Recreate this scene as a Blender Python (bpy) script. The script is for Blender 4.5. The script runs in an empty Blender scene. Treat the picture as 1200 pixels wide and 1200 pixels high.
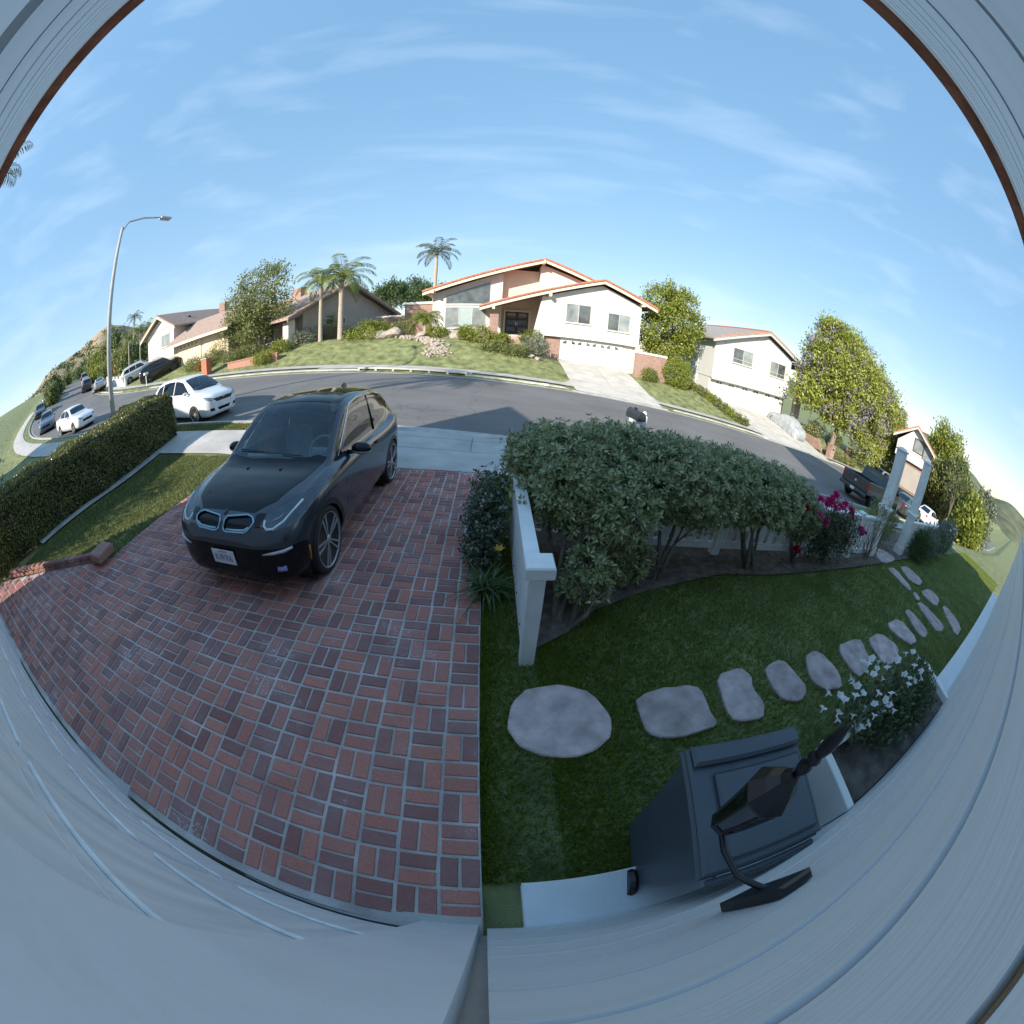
import bpy, bmesh, math, random
import numpy as np
from mathutils import Vector, Matrix, Euler
from mathutils.bvhtree import BVHTree
R = math.radians
random.seed(7)
RNG = np.random.default_rng(7)
SC = bpy.context.scene
COL = SC.collection

# ------------------------------------------------------------------ camera (wide security camera on the house wall)
CAM = np.array([0.02574465, -1.59583361, 2.25088896])
RW = np.array([[0.99714423, -0.04896596, 0.05749537],      # right
               [-0.02819661, 0.46487608, 0.88492665],      # up
               [0.07005951, 0.88402068, -0.46216783]])     # forward
FPX = 437.423                                              # equisolid focal length in photo pixels (1200 wide)
cd = bpy.data.cameras.new('camera')
cd.type = 'PANO'
cd.sensor_fit = 'HORIZONTAL'
cd.sensor_width = 36.0
cd.clip_start = 0.02
cd.clip_end = 5000
pset = cd.cycles if hasattr(cd, 'cycles') and hasattr(cd.cycles, 'panorama_type') else cd
pset.panorama_type = 'FISHEYE_EQUISOLID'
pset.fisheye_lens = FPX * 36.0 / 1200.0
pset.fisheye_fov = R(358)
co = bpy.data.objects.new('camera', cd)
COL.objects.link(co)
m = Matrix(((RW[0][0], RW[1][0], -RW[2][0]), (RW[0][1], RW[1][1], -RW[2][1]), (RW[0][2], RW[1][2], -RW[2][2])))
co.matrix_world = Matrix.Translation(Vector(CAM)) @ m.to_4x4()
SC.camera = co

# ------------------------------------------------------------------ sky, sun, exposure
SUN_AZ, SUN_EL = R(213.0), R(27.0)            # clockwise from +Y
world = bpy.data.worlds.new('World')
SC.world = world
world.use_nodes = True
wn, wl = world.node_tree.nodes, world.node_tree.links
wn.clear()
wo = wn.new('ShaderNodeOutputWorld')
bg = wn.new('ShaderNodeBackground')
sky = wn.new('ShaderNodeTexSky')
sky.sky_type = 'NISHITA'
sky.sun_disc = False
sky.sun_elevation = SUN_EL
sky.sun_rotation = SUN_AZ
sky.altitude = 250
sky.air_density = 1.0
sky.dust_density = 0.1
sky.ozone_density = 2.0
bg.inputs['Strength'].default_value = 0.15
# thin high cloud streaks, the same all round the dome
tc = wn.new('ShaderNodeTexCoord')
mp = wn.new('ShaderNodeMapping'); mp.inputs['Scale'].default_value = (1.0, 2.6, 7.0); mp.inputs['Rotation'].default_value = (0.25, 0.1, 0.5)
nz = wn.new('ShaderNodeTexNoise'); nz.inputs['Scale'].default_value = 1.7; nz.inputs['Detail'].default_value = 9; nz.inputs['Distortion'].default_value = 0.25
rp = wn.new('ShaderNodeValToRGB'); rp.color_ramp.elements[0].position = 0.50; rp.color_ramp.elements[1].position = 0.92
rp.color_ramp.elements[1].color = (0.15, 0.15, 0.15, 1)
mx = wn.new('ShaderNodeMix'); mx.data_type = 'RGBA'
mx.inputs['B'].default_value = (3.6, 3.8, 4.1, 1)
wl.new(tc.outputs['Generated'], mp.inputs['Vector']); wl.new(mp.outputs['Vector'], nz.inputs['Vector'])
wl.new(nz.outputs['Fac'], rp.inputs['Fac']); wl.new(rp.outputs['Color'], mx.inputs['Factor'])
gmm = wn.new('ShaderNodeGamma'); gmm.inputs['Gamma'].default_value = 0.27          # the camera's own soft tone curve, whole dome alike
hsv = wn.new('ShaderNodeHueSaturation'); hsv.inputs['Saturation'].default_value = 2.5; hsv.inputs['Value'].default_value = 1.28
wl.new(sky.outputs['Color'], gmm.inputs['Color']); wl.new(gmm.outputs['Color'], hsv.inputs['Color'])
wl.new(hsv.outputs['Color'], mx.inputs['A']); wl.new(mx.outputs['Result'], bg.inputs['Color'])
wl.new(bg.outputs['Background'], wo.inputs['Surface'])
sd = bpy.data.lights.new('sun', 'SUN')
sd.energy = 2.35
sd.angle = R(0.53)
sd.color = (1.0, 0.90, 0.76)
so = bpy.data.objects.new('sun', sd)
COL.objects.link(so)
sdir = Vector((math.sin(SUN_AZ) * math.cos(SUN_EL), math.cos(SUN_AZ) * math.cos(SUN_EL), math.sin(SUN_EL)))
so.rotation_euler = sdir.to_track_quat('Z', 'Y').to_euler()
SC.view_settings.view_transform = 'Standard'
SC.view_settings.look = 'None'
SC.view_settings.gamma = 1.0
SC.view_settings.use_curve_mapping = False
SC.view_settings.exposure = 1.82
SC.render.engine = 'CYCLES'
SC.cycles.max_bounces = 8
SC.cycles.transparent_max_bounces = 10
SC.cycles.use_denoising = True

# ------------------------------------------------------------------ photo pixel -> direction -> point on a known surface
def wray(u, v):
    x, y = u - 600.0, 600.0 - v
    r = math.hypot(x, y); th = 2 * math.asin(r / 2 / FPX); ph = math.atan2(y, x)
    q = np.array([math.sin(th) * math.cos(ph), math.sin(th) * math.sin(ph), math.cos(th)])
    return q @ RW
def hy(u, v, Y):
    d = wray(u, v); return CAM + d * ((Y - CAM[1]) / d[1])
def hx(u, v, X):
    d = wray(u, v); return CAM + d * ((X - CAM[0]) / d[0])
SX, SY = -0.04184998, -0.0465657              # slope of the front yard
def yard(x, y): return SX * x + SY * y
def onyard(u, v, h=0.0):
    d = wray(u, v); t = (h + SX * CAM[0] + SY * CAM[1] - CAM[2]) / (d[2] - SX * d[0] - SY * d[1]); return CAM + d * t

# ------------------------------------------------------------------ object helpers
def tag(o, label=None, cat=None, group=None, kind=None):
    if label: o['label'] = label
    if cat: o['category'] = cat
    if group: o['group'] = group
    if kind: o['kind'] = kind
    return o
def empty(name, loc=(0, 0, 0), rz=0.0, label=None, cat=None, group=None):
    o = bpy.data.objects.new(name, None); COL.objects.link(o)
    o.location = Vector(loc); o.rotation_euler = (0, 0, rz); o.empty_display_size = .2
    return tag(o, label, cat, group)
def link(name, me, mat=None, parent=None, smooth=False):
    if mat is not None and not me.materials: me.materials.append(mat)
    if smooth: me.shade_smooth()
    o = bpy.data.objects.new(name, me); COL.objects.link(o)
    if parent is not None: o.parent = parent
    return o
def np_mesh(name, V, F):
    """V (n,3); F list of arrays (k,3) or (k,4)"""
    me = bpy.data.meshes.new(name)
    V = np.asarray(V, np.float32)
    if not isinstance(F, (list, tuple)): F = [F]
    F = [np.asarray(f, np.int32) for f in F if len(f)]
    nl = sum(f.size for f in F); npol = sum(len(f) for f in F)
    me.vertices.add(len(V)); me.vertices.foreach_set('co', V.ravel())
    me.loops.add(nl); me.polygons.add(npol)
    me.loops.foreach_set('vertex_index', np.concatenate([f.ravel() for f in F]))
    tot = np.concatenate([np.full(len(f), f.shape[1], np.int32) for f in F])
    st = np.concatenate([[0], np.cumsum(tot)[:-1]]).astype(np.int32)
    me.polygons.foreach_set('loop_start', st)
    me.update(calc_edges=True); me.validate()
    return me
class MB:
    def __init__(s): s.v, s.f, s.n = [], [], 0
    def add(s, V, F):
        V = np.asarray(V, float).reshape(-1, 3); s.v.append(V)
        for f in F: s.f.append(tuple(int(i) + s.n for i in f))
        s.n += len(V); return s
    def box(s, x0, x1, y0, y1, z0, z1, c=0.0, M=None):
        if c <= 0:
            V = [(x0,y0,z0),(x1,y0,z0),(x1,y1,z0),(x0,y1,z0),(x0,y0,z1),(x1,y0,z1),(x1,y1,z1),(x0,y1,z1)]
            F = [(3,2,1,0),(4,5,6,7),(0,1,5,4),(1,2,6,5),(2,3,7,6),(3,0,4,7)]
        else:
            V = []
            for z, k in ((z0, c), (z0 + c, 0), (z1 - c, 0), (z1, c)):
                V += [(x0+k,y0+k,z),(x1-k,y0+k,z),(x1-k,y1-k,z),(x0+k,y1-k,z)]
            F = [(3,2,1,0),(12,13,14,15)]
            for r in range(3):
                for i in range(4):
                    a, b = r*4+i, r*4+(i+1)%4
                    F.append((a, b, b+4, a+4))
        V = np.array(V, float)
        if M is not None: V = np.array([M @ Vector(v) for v in V])
        return s.add(V, F)
    def prism(s, poly, a0, a1, axis='y'):
        """poly: list of 2D points; extruded along axis between a0, a1. axis y -> (x,z); x -> (y,z); z -> (x,y)"""
        n = len(poly)
        def mk(p, a):
            return (p[0], a, p[1]) if axis == 'y' else (a, p[0], p[1]) if axis == 'x' else (p[0], p[1], a)
        V = [mk(p, a0) for p in poly] + [mk(p, a1) for p in poly]
        F = [tuple(range(n)), tuple(range(2*n-1, n-1, -1))] + [(i, n+i, n+(i+1) % n, (i+1) % n) for i in range(n)]
        return s.add(V, F)
    def tube(s, path, rad, n=8, cap=True):
        path = [Vector(p) for p in path]; m = len(path)
        rad = [rad]*m if np.isscalar(rad) else list(rad)
        V, F = [], []
        up = Vector((0.13, 0.21, 1)).normalized()
        for i, p in enumerate(path):
            t = (path[min(i+1, m-1)] - path[max(i-1, 0)]).normalized()
            if abs(t.dot(up)) > .96: u_ = Vector((1, 0, 0))
            else: u_ = up
            a = t.cross(u_).normalized(); b = t.cross(a)
            for k in range(n):
                an = 2*math.pi*k/n; V.append(p + (a*math.cos(an) + b*math.sin(an))*rad[i])
        for i in range(m-1):
            for k in range(n):
                k2 = (k+1) % n; F.append((i*n+k, i*n+k2, (i+1)*n+k2, (i+1)*n+k))
        if cap: F += [tuple(range(n-1, -1, -1)), tuple((m-1)*n+k for k in range(n))]
        return s.add(V, F)
    def lathe(s, prof, n=16, M=None, cap=True):
        """prof list of (r,z) turned about z"""
        V, F = [], []; m = len(prof)
        for r, z in prof:
            for k in range(n):
                a = 2*math.pi*k/n; V.append((r*math.cos(a), r*math.sin(a), z))
        for i in range(m-1):
            for k in range(n):
                k2 = (k+1) % n; F.append((i*n+k, i*n+k2, (i+1)*n+k2, (i+1)*n+k))
        if cap:
            if prof[0][0] > 1e-4: F.append(tuple(range(n-1, -1, -1)))
            if prof[-1][0] > 1e-4: F.append(tuple((m-1)*n+k for k in range(n)))
        V = np.array(V)
        if M is not None: V = np.array([M @ Vector(v) for v in V])
        return s.add(V, F)
    def grid(s, P):
        """P (a,b,3) array of points"""
        P = np.asarray(P, float); a, b = P.shape[:2]
        F = [(i*b+j, i*b+j+1, (i+1)*b+j+1, (i+1)*b+j) for i in range(a-1) for j in range(b-1)]
        return s.add(P.reshape(-1, 3), F)
    def mesh(s, name):
        me = bpy.data.meshes.new(name); V = np.concatenate(s.v) if s.v else np.zeros((0, 3))
        me.from_pydata(V.tolist(), [], s.f); me.update(); return me
    def build(s, name, mat, parent=None, smooth=False):
        return link(name, s.mesh(name), mat, parent, smooth)
def BOX(name, mat, parent, x0, x1, y0, y1, z0, z1, c=0.0, M=None):
    return MB().box(x0, x1, y0, y1, z0, z1, c, M).build(name, mat, parent)
def copy_tree(o, parent=None):
    c = o.copy(); COL.objects.link(c); c.parent = parent
    for ch in o.children:
        copy_tree(ch, c)
    return c

# ------------------------------------------------------------------ materials
MATS = {}
def _nodes(name):
    m = bpy.data.materials.new(name); m.use_nodes = True
    nt = m.node_tree; return m, nt.nodes, nt.links, nt.nodes['Principled BSDF']
def pm(name, col, rough=.6, var=.12, scale=6.0, bump=0.0, bscale=40.0, metal=0.0, spec=.5, col2=None, detail=5, isl=0.0, coat=0.0, coords='Object', stretch=None):
    """Principled material: base colour broken up by noise, optional second colour, per-island variation, bump."""
    if name in MATS: return MATS[name]
    m, N, L, b = _nodes(name)
    b.inputs['Roughness'].default_value = rough
    b.inputs['Metallic'].default_value = metal
    b.inputs['Specular IOR Level'].default_value = spec
    b.inputs['Coat Weight'].default_value = coat
    b.inputs['Coat Roughness'].default_value = .04
    tcn = N.new('ShaderNodeTexCoord'); geo = N.new('ShaderNodeNewGeometry')
    src = geo.outputs['Position'] if coords == 'World' else tcn.outputs['Object']
    if stretch:
        mpn = N.new('ShaderNodeMapping'); mpn.inputs['Scale'].default_value = stretch
        L.new(src, mpn.inputs['Vector']); src = mpn.outputs['Vector']
    no = N.new('ShaderNodeTexNoise'); no.inputs['Scale'].default_value = scale; no.inputs['Detail'].default_value = detail
    L.new(src, no.inputs['Vector'])
    c1 = np.array(col[:3]); c2 = np.array(col2[:3]) if col2 is not None else c1
    ra = N.new('ShaderNodeValToRGB')
    lo, hi = np.clip(c1*(1-var), 0, 1), np.clip(c2*(1+var), 0, 1)
    ra.color_ramp.elements[0].position = .28; ra.color_ramp.elements[1].position = .72
    ra.color_ramp.elements[0].color = (*lo, 1); ra.color_ramp.elements[1].color = (*hi, 1)
    L.new(no.outputs['Fac'], ra.inputs['Fac'])
    out = ra.outputs['Color']
    if isl > 0:
        hs = N.new('ShaderNodeHueSaturation'); mr = N.new('ShaderNodeMapRange')
        oi = N.new('ShaderNodeObjectInfo'); ad = N.new('ShaderNodeMath'); ad.operation = 'ADD'
        fr = N.new('ShaderNodeMath'); fr.operation = 'FRACT'
        L.new(geo.outputs['Random Per Island'], ad.inputs[0]); L.new(oi.outputs['Random'], ad.inputs[1]); L.new(ad.outputs[0], fr.inputs[0])
        mr.inputs['To Min'].default_value = 1-isl; mr.inputs['To Max'].default_value = 1+isl
        L.new(fr.outputs[0], mr.inputs['Value']); L.new(mr.outputs['Result'], hs.inputs['Value']); L.new(out, hs.inputs['Color'])
        out = hs.outputs['Color']
    L.new(out, b.inputs['Base Color'])
    if bump > 0:
        n2 = N.new('ShaderNodeTexNoise'); n2.inputs['Scale'].default_value = bscale; n2.inputs['Detail'].default_value = 4
        L.new(src, n2.inputs['Vector'])
        bu = N.new('ShaderNodeBump'); bu.inputs['Strength'].default_value = bump; bu.inputs['Distance'].default_value = .02
        L.new(n2.outputs['Fac'], bu.inputs['Height']); L.new(bu.outputs['Normal'], b.inputs['Normal'])
    MATS[name] = m; return m
def leafmat(name, cols, rough=.45, trans=.25, hue=.02):
    """foliage: colour picked per leaf from a ramp, some light passes through"""
    if name in MATS: return MATS[name]
    m, N, L, b = _nodes(name)
    geo = N.new('ShaderNodeNewGeometry'); ra = N.new('ShaderNodeValToRGB')
    e = ra.color_ramp.elements
    while len(e) < len(cols): e.new(.5)
    for i, c in enumerate(cols):
        e[i].position = i/(len(cols)-1); e[i].color = (*c, 1)
    L.new(geo.outputs['Random Per Island'], ra.inputs['Fac'])
    b.inputs['Roughness'].default_value = rough
    L.new(ra.outputs['Color'], b.inputs['Base Color'])
    tr = N.new('ShaderNodeBsdfTranslucent'); ms = N.new('ShaderNodeMixShader'); ms.inputs[0].default_value = trans
    gm = N.new('ShaderNodeGamma'); gm.inputs['Gamma'].default_value = .85
    L.new(ra.outputs['Color'], gm.inputs['Color']); L.new(gm.outputs['Color'], tr.inputs['Color'])
    L.new(b.outputs[0], ms.inputs[1]); L.new(tr.outputs[0], ms.inputs[2])
    L.new(ms.outputs[0], N['Material Output'].inputs['Surface'])
    MATS[name] = m; return m
def glassmat(name, tint=(.55, .62, .62), refl=.10, rough=.02):
    if name in MATS: return MATS[name]
    m, N, L, b = _nodes(name)
    N.remove(b)
    tr = N.new('ShaderNodeBsdfTransparent'); tr.inputs['Color'].default_value = (*tint, 1)
    gl = N.new('ShaderNodeBsdfGlossy'); gl.inputs['Roughness'].default_value = rough; gl.inputs['Color'].default_value = (.9, .95, 1, 1)
    fr = N.new('ShaderNodeFresnel'); fr.inputs['IOR'].default_value = 1.5
    ad = N.new('ShaderNodeMath'); ad.operation = 'ADD'; ad.inputs[1].default_value = refl
    ms = N.new('ShaderNodeMixShader')
    L.new(fr.outputs[0], ad.inputs[0]); L.new(ad.outputs[0], ms.inputs[0]); L.new(tr.outputs[0], ms.inputs[1]); L.new(gl.outputs[0], ms.inputs[2])
    L.new(ms.outputs[0], N['Material Output'].inputs['Surface'])
    MATS[name] = m; return m
def emat(name, col):
    return pm(name, col, .4, .02)

WHITE = pm('white_paint', (.78, .78, .77), .5, .05, 3, .08, 30)
WHITE_OLD = pm('white_paint_worn', (.78, .785, .78), .5, .07, 5, .12, 25, col2=(.82, .82, .815))
CONC = pm('concrete', (.42, .41, .39), .85, .12, 1.6, .25, 60, col2=(.47, .455, .43), coords='World')
CONC_OLD = pm('concrete_weathered', (.36, .355, .34), .85, .16, 2.5, .3, 50, col2=(.44, .43, .405), coords='World')
BLACKM = pm('black_iron', (.012, .012, .014), .35, .1, 8)
BARK = pm('bark', (.16, .12, .09), .9, .3, 14, .6, 30, col2=(.24, .2, .16))
DARK = pm('dark_void', (.01, .01, .011), .8, .1)
BRICKW = None
# ================================================================== terrain
_XS = [-400, -150, -80, -45, -35, -25, -15, -8.5, -3.5, 0, 6, 15, 25, 37, 60, 120, 400]
_ZS = [24, 16, 8.6, 3.6, 2.4, 1.42, .73, .30, -.04, -.33, -.80, -1.54, -2.36, -3.4, -5.4, -9.5, -14]
def zs(x): return np.interp(x, _XS, _ZS)
def yo(x):
    """the street swings away from the house to the left"""
    x = np.asarray(x, float); d = np.clip(-28 - x, 0, None)
    return np.where(d < 22, d*d/98.0, 4.94 + .449*(d-22))
def sstep(a, b, x):
    t = np.clip((np.asarray(x, float)-a)/(b-a), 0, 1); return t*t*(3-2*t)
_RX = [-400, -60, -36, -30, -24, -19, -13, -7, -3, 0, 2.2, 3.6, 4.7, 10.3, 11.2, 13.5, 17, 19.2, 28.6, 30.5, 34, 60, 400]
_RZ = [1.5, 1.6, 1.0, 1.15, 1.45, 1.5, 1.72, 1.85, 1.95, 2.05, 1.95, 1.5, 1.28, 1.28, 1.4, 1.5, 1.45, 1.12, 1.12, 1.9, 1.5, 1.5, 1.5]
def gz(x, y):
    """ground height anywhere"""
    x = np.asarray(x, float); y = np.asarray(y, float) - yo(x)
    st = zs(x)
    ya = yard(np.clip(x, -14, 22), np.clip(y, -12, 6)) + np.where(x < -14, (zs(x)-zs(-14.)), 0) + np.where(x > 22, zs(x)-zs(22.), 0)
    indrive = sstep(-5.6, -5.2, x)*(1-sstep(.2, .6, x))
    w = np.where(indrive > .5, sstep(4.6, 7.25, y), sstep(2.6, 6.2, y))
    near = ya*(1-w) + (st + .13*(1-indrive))*w
    ri = np.interp(x, _RX, _RZ)
    indr = sstep(4.3, 4.9, x)*(1-sstep(10.2, 10.8, x)) + sstep(18.6, 19.3, x)*(1-sstep(28.4, 29.1, x))
    k = np.where(indr > .5, np.clip((y-18.6)/7.2, 0, 1), np.clip((y-20.7)/4.5, 0, 1))
    k = k - .06*np.sin(k*math.pi*2)*.5
    far = st + .14*(1-indr) + (ri - .14*(1-indr))*k + np.clip(y-34, 0, 200)*.02
    z = np.where(y < 7.2, near, np.where(y < 18.65, st-.07, far))
    return z
def nonuni(segs):
    o = []
    for a, b, s in segs: o += list(np.arange(a, b-1e-6, s))
    return np.array(o + [segs[-1][1]])
gxs = nonuni([(-900, -120, 40), (-120, -46, 3), (-46, -12, .8), (-12, 14, .4), (14, 46, .8), (46, 120, 3), (120, 900, 40)])
gys = nonuni([(-60, -12, 4), (-12, -2, .8), (-2, 7.0, .3), (7.0, 18.7, 1.0), (18.7, 27, .35), (27, 60, 1.5), (60, 160, 8), (160, 1400, 60)])
GX, GY = np.meshgrid(gxs, gys, indexing='ij')
# shear the rows so that they follow the street
GYs = GY + yo(GX)*np.clip(1-(GY-60)/100, 0, 1)*np.clip((GY+40)/30, 0, 1)
GZ = gz(GX, GYs)
# bricks, concrete and lawn sheets lie on top
na, nb = GX.shape
idx = np.arange(na*nb).reshape(na, nb)
GF = np.stack([idx[:-1, :-1], idx[1:, :-1], idx[1:, 1:], idx[:-1, 1:]], -1).reshape(-1, 4)
LAWN_DRY = pm('lawn_mown', (.125, .155, .055), .9, .36, 2.2, .9, 120, col2=(.21, .23, .10), detail=14, coords='World')
SOIL = pm('soil_mulch', (.085, .07, .06), .95, .35, 9, .8, 70, col2=(.15, .125, .105), coords='World')
SOIL_DRY = pm('soil_dry', (.12, .095, .07), .95, .3, 5, .6, 60, col2=(.17, .14, .10), coords='World')
ground = link('ground', np_mesh('ground', np.stack([GX, GYs, GZ], -1).reshape(-1, 3) - np.array([0, 0, .035]), GF), LAWN_DRY, smooth=True)
tag(ground, kind='structure')

def sheet(name, xs, ylo, yhi, ny, off, mat, zfun=gz, shear=True):
    """strip between ylo(x) and yhi(x) laid on zfun + off"""
    xs = np.asarray(xs, float)
    lo = np.array([ylo(x) if callable(ylo) else ylo for x in xs]); hi = np.array([yhi(x) if callable(yhi) else yhi for x in xs])
    t = np.linspace(0, 1, ny)
    X = np.repeat(xs[:, None], ny, 1); Y = lo[:, None]*(1-t) + hi[:, None]*t
    if shear: Y = Y + yo(X)
    Z = zfun(X, Y) + off
    n1, n2 = X.shape; id_ = np.arange(n1*n2).reshape(n1, n2)
    F = np.stack([id_[:-1, :-1], id_[1:, :-1], id_[1:, 1:], id_[:-1, 1:]], -1).reshape(-1, 4)
    o = link(name, np_mesh(name, np.stack([X, Y, Z], -1).reshape(-1, 3), F), mat, smooth=True)
    return tag(o, kind='structure')

# ------------------------------------------------------------------ street
def asphalt():
    m, N, L, b = _nodes('asphalt')
    geo = N.new('ShaderNodeNewGeometry')
    n1 = N.new('ShaderNodeTexNoise'); n1.inputs['Scale'].default_value = .35; n1.inputs['Detail'].default_value = 6
    n2 = N.new('ShaderNodeTexNoise'); n2.inputs['Scale'].default_value = 90; n2.inputs['Detail'].default_value = 3
    mp_ = N.new('ShaderNodeMapping'); mp_.inputs['Scale'].default_value = (.12, .9, 1)
    n3 = N.new('ShaderNodeTexNoise'); n3.inputs['Scale'].default_value = 1.6; n3.inputs['Detail'].default_value = 4
    vo = N.new('ShaderNodeTexVoronoi'); vo.feature = 'DISTANCE_TO_EDGE'; vo.inputs['Scale'].default_value = .17; vo.inputs['Randomness'].default_value = 1
    wv = N.new('ShaderNodeTexNoise'); wv.inputs['Scale'].default_value = 1.2; wv.inputs['Detail'].default_value = 5
    va = N.new('ShaderNodeMixRGB'); va.blend_type = 'LINEAR_LIGHT'; va.inputs[0].default_value = .55
    for n in (n1, n2, wv): L.new(geo.outputs['Position'], n.inputs['Vector'])
    L.new(geo.outputs['Position'], mp_.inputs['Vector']); L.new(mp_.outputs[0], n3.inputs['Vector'])
    L.new(geo.outputs['Position'], va.inputs[1]); L.new(wv.outputs['Color'], va.inputs[2]); L.new(va.outputs[0], vo.inputs['Vector'])
    r1 = N.new('ShaderNodeValToRGB'); r1.color_ramp.elements[0].color = (.132, .128, .130, 1); r1.color_ramp.elements[1].color = (.178, .174, .173, 1)
    r1.color_ramp.elements[0].position = .3; r1.color_ramp.elements[1].position = .7
    L.new(n1.outputs['Fac'], r1.inputs['Fac'])
    m1 = N.new('ShaderNodeMixRGB'); m1.blend_type = 'OVERLAY'; m1.inputs[0].default_value = .35
    L.new(r1.outputs[0], m1.inputs[1]); L.new(n2.outputs['Color'], m1.inputs[2])
    m2 = N.new('ShaderNodeMixRGB'); m2.blend_type = 'OVERLAY'; m2.inputs[0].default_value = .25
    bw = N.new('ShaderNodeRGBToBW'); L.new(n3.outputs['Color'], bw.inputs[0])
    L.new(m1.outputs[0], m2.inputs[1]); L.new(bw.outputs[0], m2.inputs[2])
    cr = N.new('ShaderNodeValToRGB'); cr.color_ramp.elements[0].position = .0; cr.color_ramp.elements[1].position = .006
    cr.color_ramp.elements[0].color = (.72, .72, .72, 1); cr.color_ramp.elements[1].color = (1, 1, 1, 1)
    L.new(vo.outputs['Distance'], cr.inputs['Fac'])
    m3 = N.new('ShaderNodeMixRGB'); m3.blend_type = 'MULTIPLY'; m3.inputs[0].default_value = 1
    L.new(m2.outputs[0], m3.inputs[1]); L.new(cr.outputs[0], m3.inputs[2]); L.new(m3.outputs[0], b.inputs['Base Color'])
    b.inputs['Roughness'].default_value = .82
    bu = N.new('ShaderNodeBump'); bu.inputs['Strength'].default_value = .35; bu.inputs['Distance'].default_value = .01
    L.new(n2.outputs['Fac'], bu.inputs['Height']); L.new(bu.outputs[0], b.inputs['Normal'])
    return m
ASPH = asphalt()
lx = nonuni([(-160, -46, 3), (-46, 46, .8), (46, 160, 4)])
sheet('street', lx, 7.25, 18.2, 12, 0.0, ASPH, zfun=lambda x, y: zs(x))
# ------------------------------------------------------------------ kerbs and gutters
def drv(x):  # 1 where the far kerb is lowered for a driveway
    return float(sstep(3.9, 4.6, x)*(1-sstep(10.6, 11.3, x)) + sstep(18.8, 19.6, x)*(1-sstep(28.6, 29.4, x)) + sstep(-33.5, -32.7, x)*(1-sstep(-28.0, -27.2, x)))
def ndrv(x):
    return float(sstep(-6.0, -5.4, x)*(1-sstep(.4, 1.0, x)))
def kerb(name, xs, prof, low):
    P = []
    for x in xs:
        l = low(x); row = []
        for (y, z, zl) in prof:
            row.append((x, y + float(yo(x)), float(zs(x)) + z*(1-l) + zl*l))
        P.append(row)
    mb = MB().grid(P); o = mb.build(name, CONC_OLD); return tag(o, kind='structure')
kx = nonuni([(-150, -46, 3), (-46, -8.01, .5), (-8.01, -7.99, .02)])
PROF_F = [(18.16, -.02, -.02), (18.16, .004, .004), (18.58, .012, .012), (18.60, .13, .03), (18.63, .145, .04), (18.78, .145, .05), (18.78, .0, .0)]
PROF_N = [(y_, z_, l_) for (y_, z_, l_) in [(7.08, .0, -.05), (7.08, .145, -.005), (7.2, .145, .0), (7.23, .13, .005), (7.25, .012, .008), (7.6, .004, .004), (7.6, -.02, -.02)]]
kerb('kerb_far', nonuni([(-150, -46, 3), (-46, -7.45, .5)]), PROF_F, drv)
kerb('kerb_far', nonuni([(-1.25, 46, .4), (46, 150, 4)]), PROF_F, drv)
kerb('gutter_far', nonuni([(-7.5, -1.2, .5)]), PROF_F[:3], drv)
kerb('kerb_near', nonuni([(-150, -46, 3), (-46, 46, .4), (46, 150, 4)]), PROF_N, ndrv)
# ------------------------------------------------------------------ far pavement, parkway strips, driveways
fx = nonuni([(-120, -46, 3), (-46, 46, .4), (46, 120, 4)])
sheet('sidewalk_far', fx, 19.45, 20.75, 4, .03, CONC)
sheet('sidewalk_far', nonuni([(-10.2, -1.0, .4)]), 18.76, 19.46, 3, .034, CONC)
DRV_C = pm('driveway_concrete', (.47, .45, .415), .85, .10, 1.2, .2, 60, col2=(.53, .505, .465), coords='World')
sheet('driveway_far', nonuni([(4.75, 10.25, .55)]), lambda x: 18.70, lambda x: 26.35, 22, .045, DRV_C)
sheet('driveway_far', nonuni([(19.3, 28.4, .7)]), lambda x: 18.70, lambda x: 26.6, 22, .045, DRV_C)
# expansion joints in the far driveway and pavement
JOINT = pm('joint_dark', (.10, .095, .09), .9, .1)  # dark tone of the joint strips
for (xa, xb, ys__, xs__) in ((4.75, 10.25, (20.9, 22.8, 24.6), (7.5,)), (19.3, 28.4, (20.9, 22.8, 24.7), (22.3, 25.4))):
    mbj = MB()
    for y_ in ys__: mbj.grid([[(x, y_, float(gz(x, y_))+.05), (x, y_+.02, float(gz(x, y_+.02))+.05)] for x in np.linspace(xa+.02, xb-.02, 12)])
    oj = mbj.build('expansion_joint', JOINT, [o for o in COL.objects if o.name.startswith('driveway_far')][0 if xa < 10 else 1]); tag(oj, kind='stuff')
    for x_ in xs__:
        oj = MB().grid([[(x_, y, float(gz(x_, y))+.052), (x_+.02, y, float(gz(x_, y))+.052)] for y in np.linspace(20.95, 26.2, 14)]).build('expansion_joint', JOINT, [o for o in COL.objects if o.name.startswith('driveway_far')][0 if xa < 10 else 1])
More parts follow.
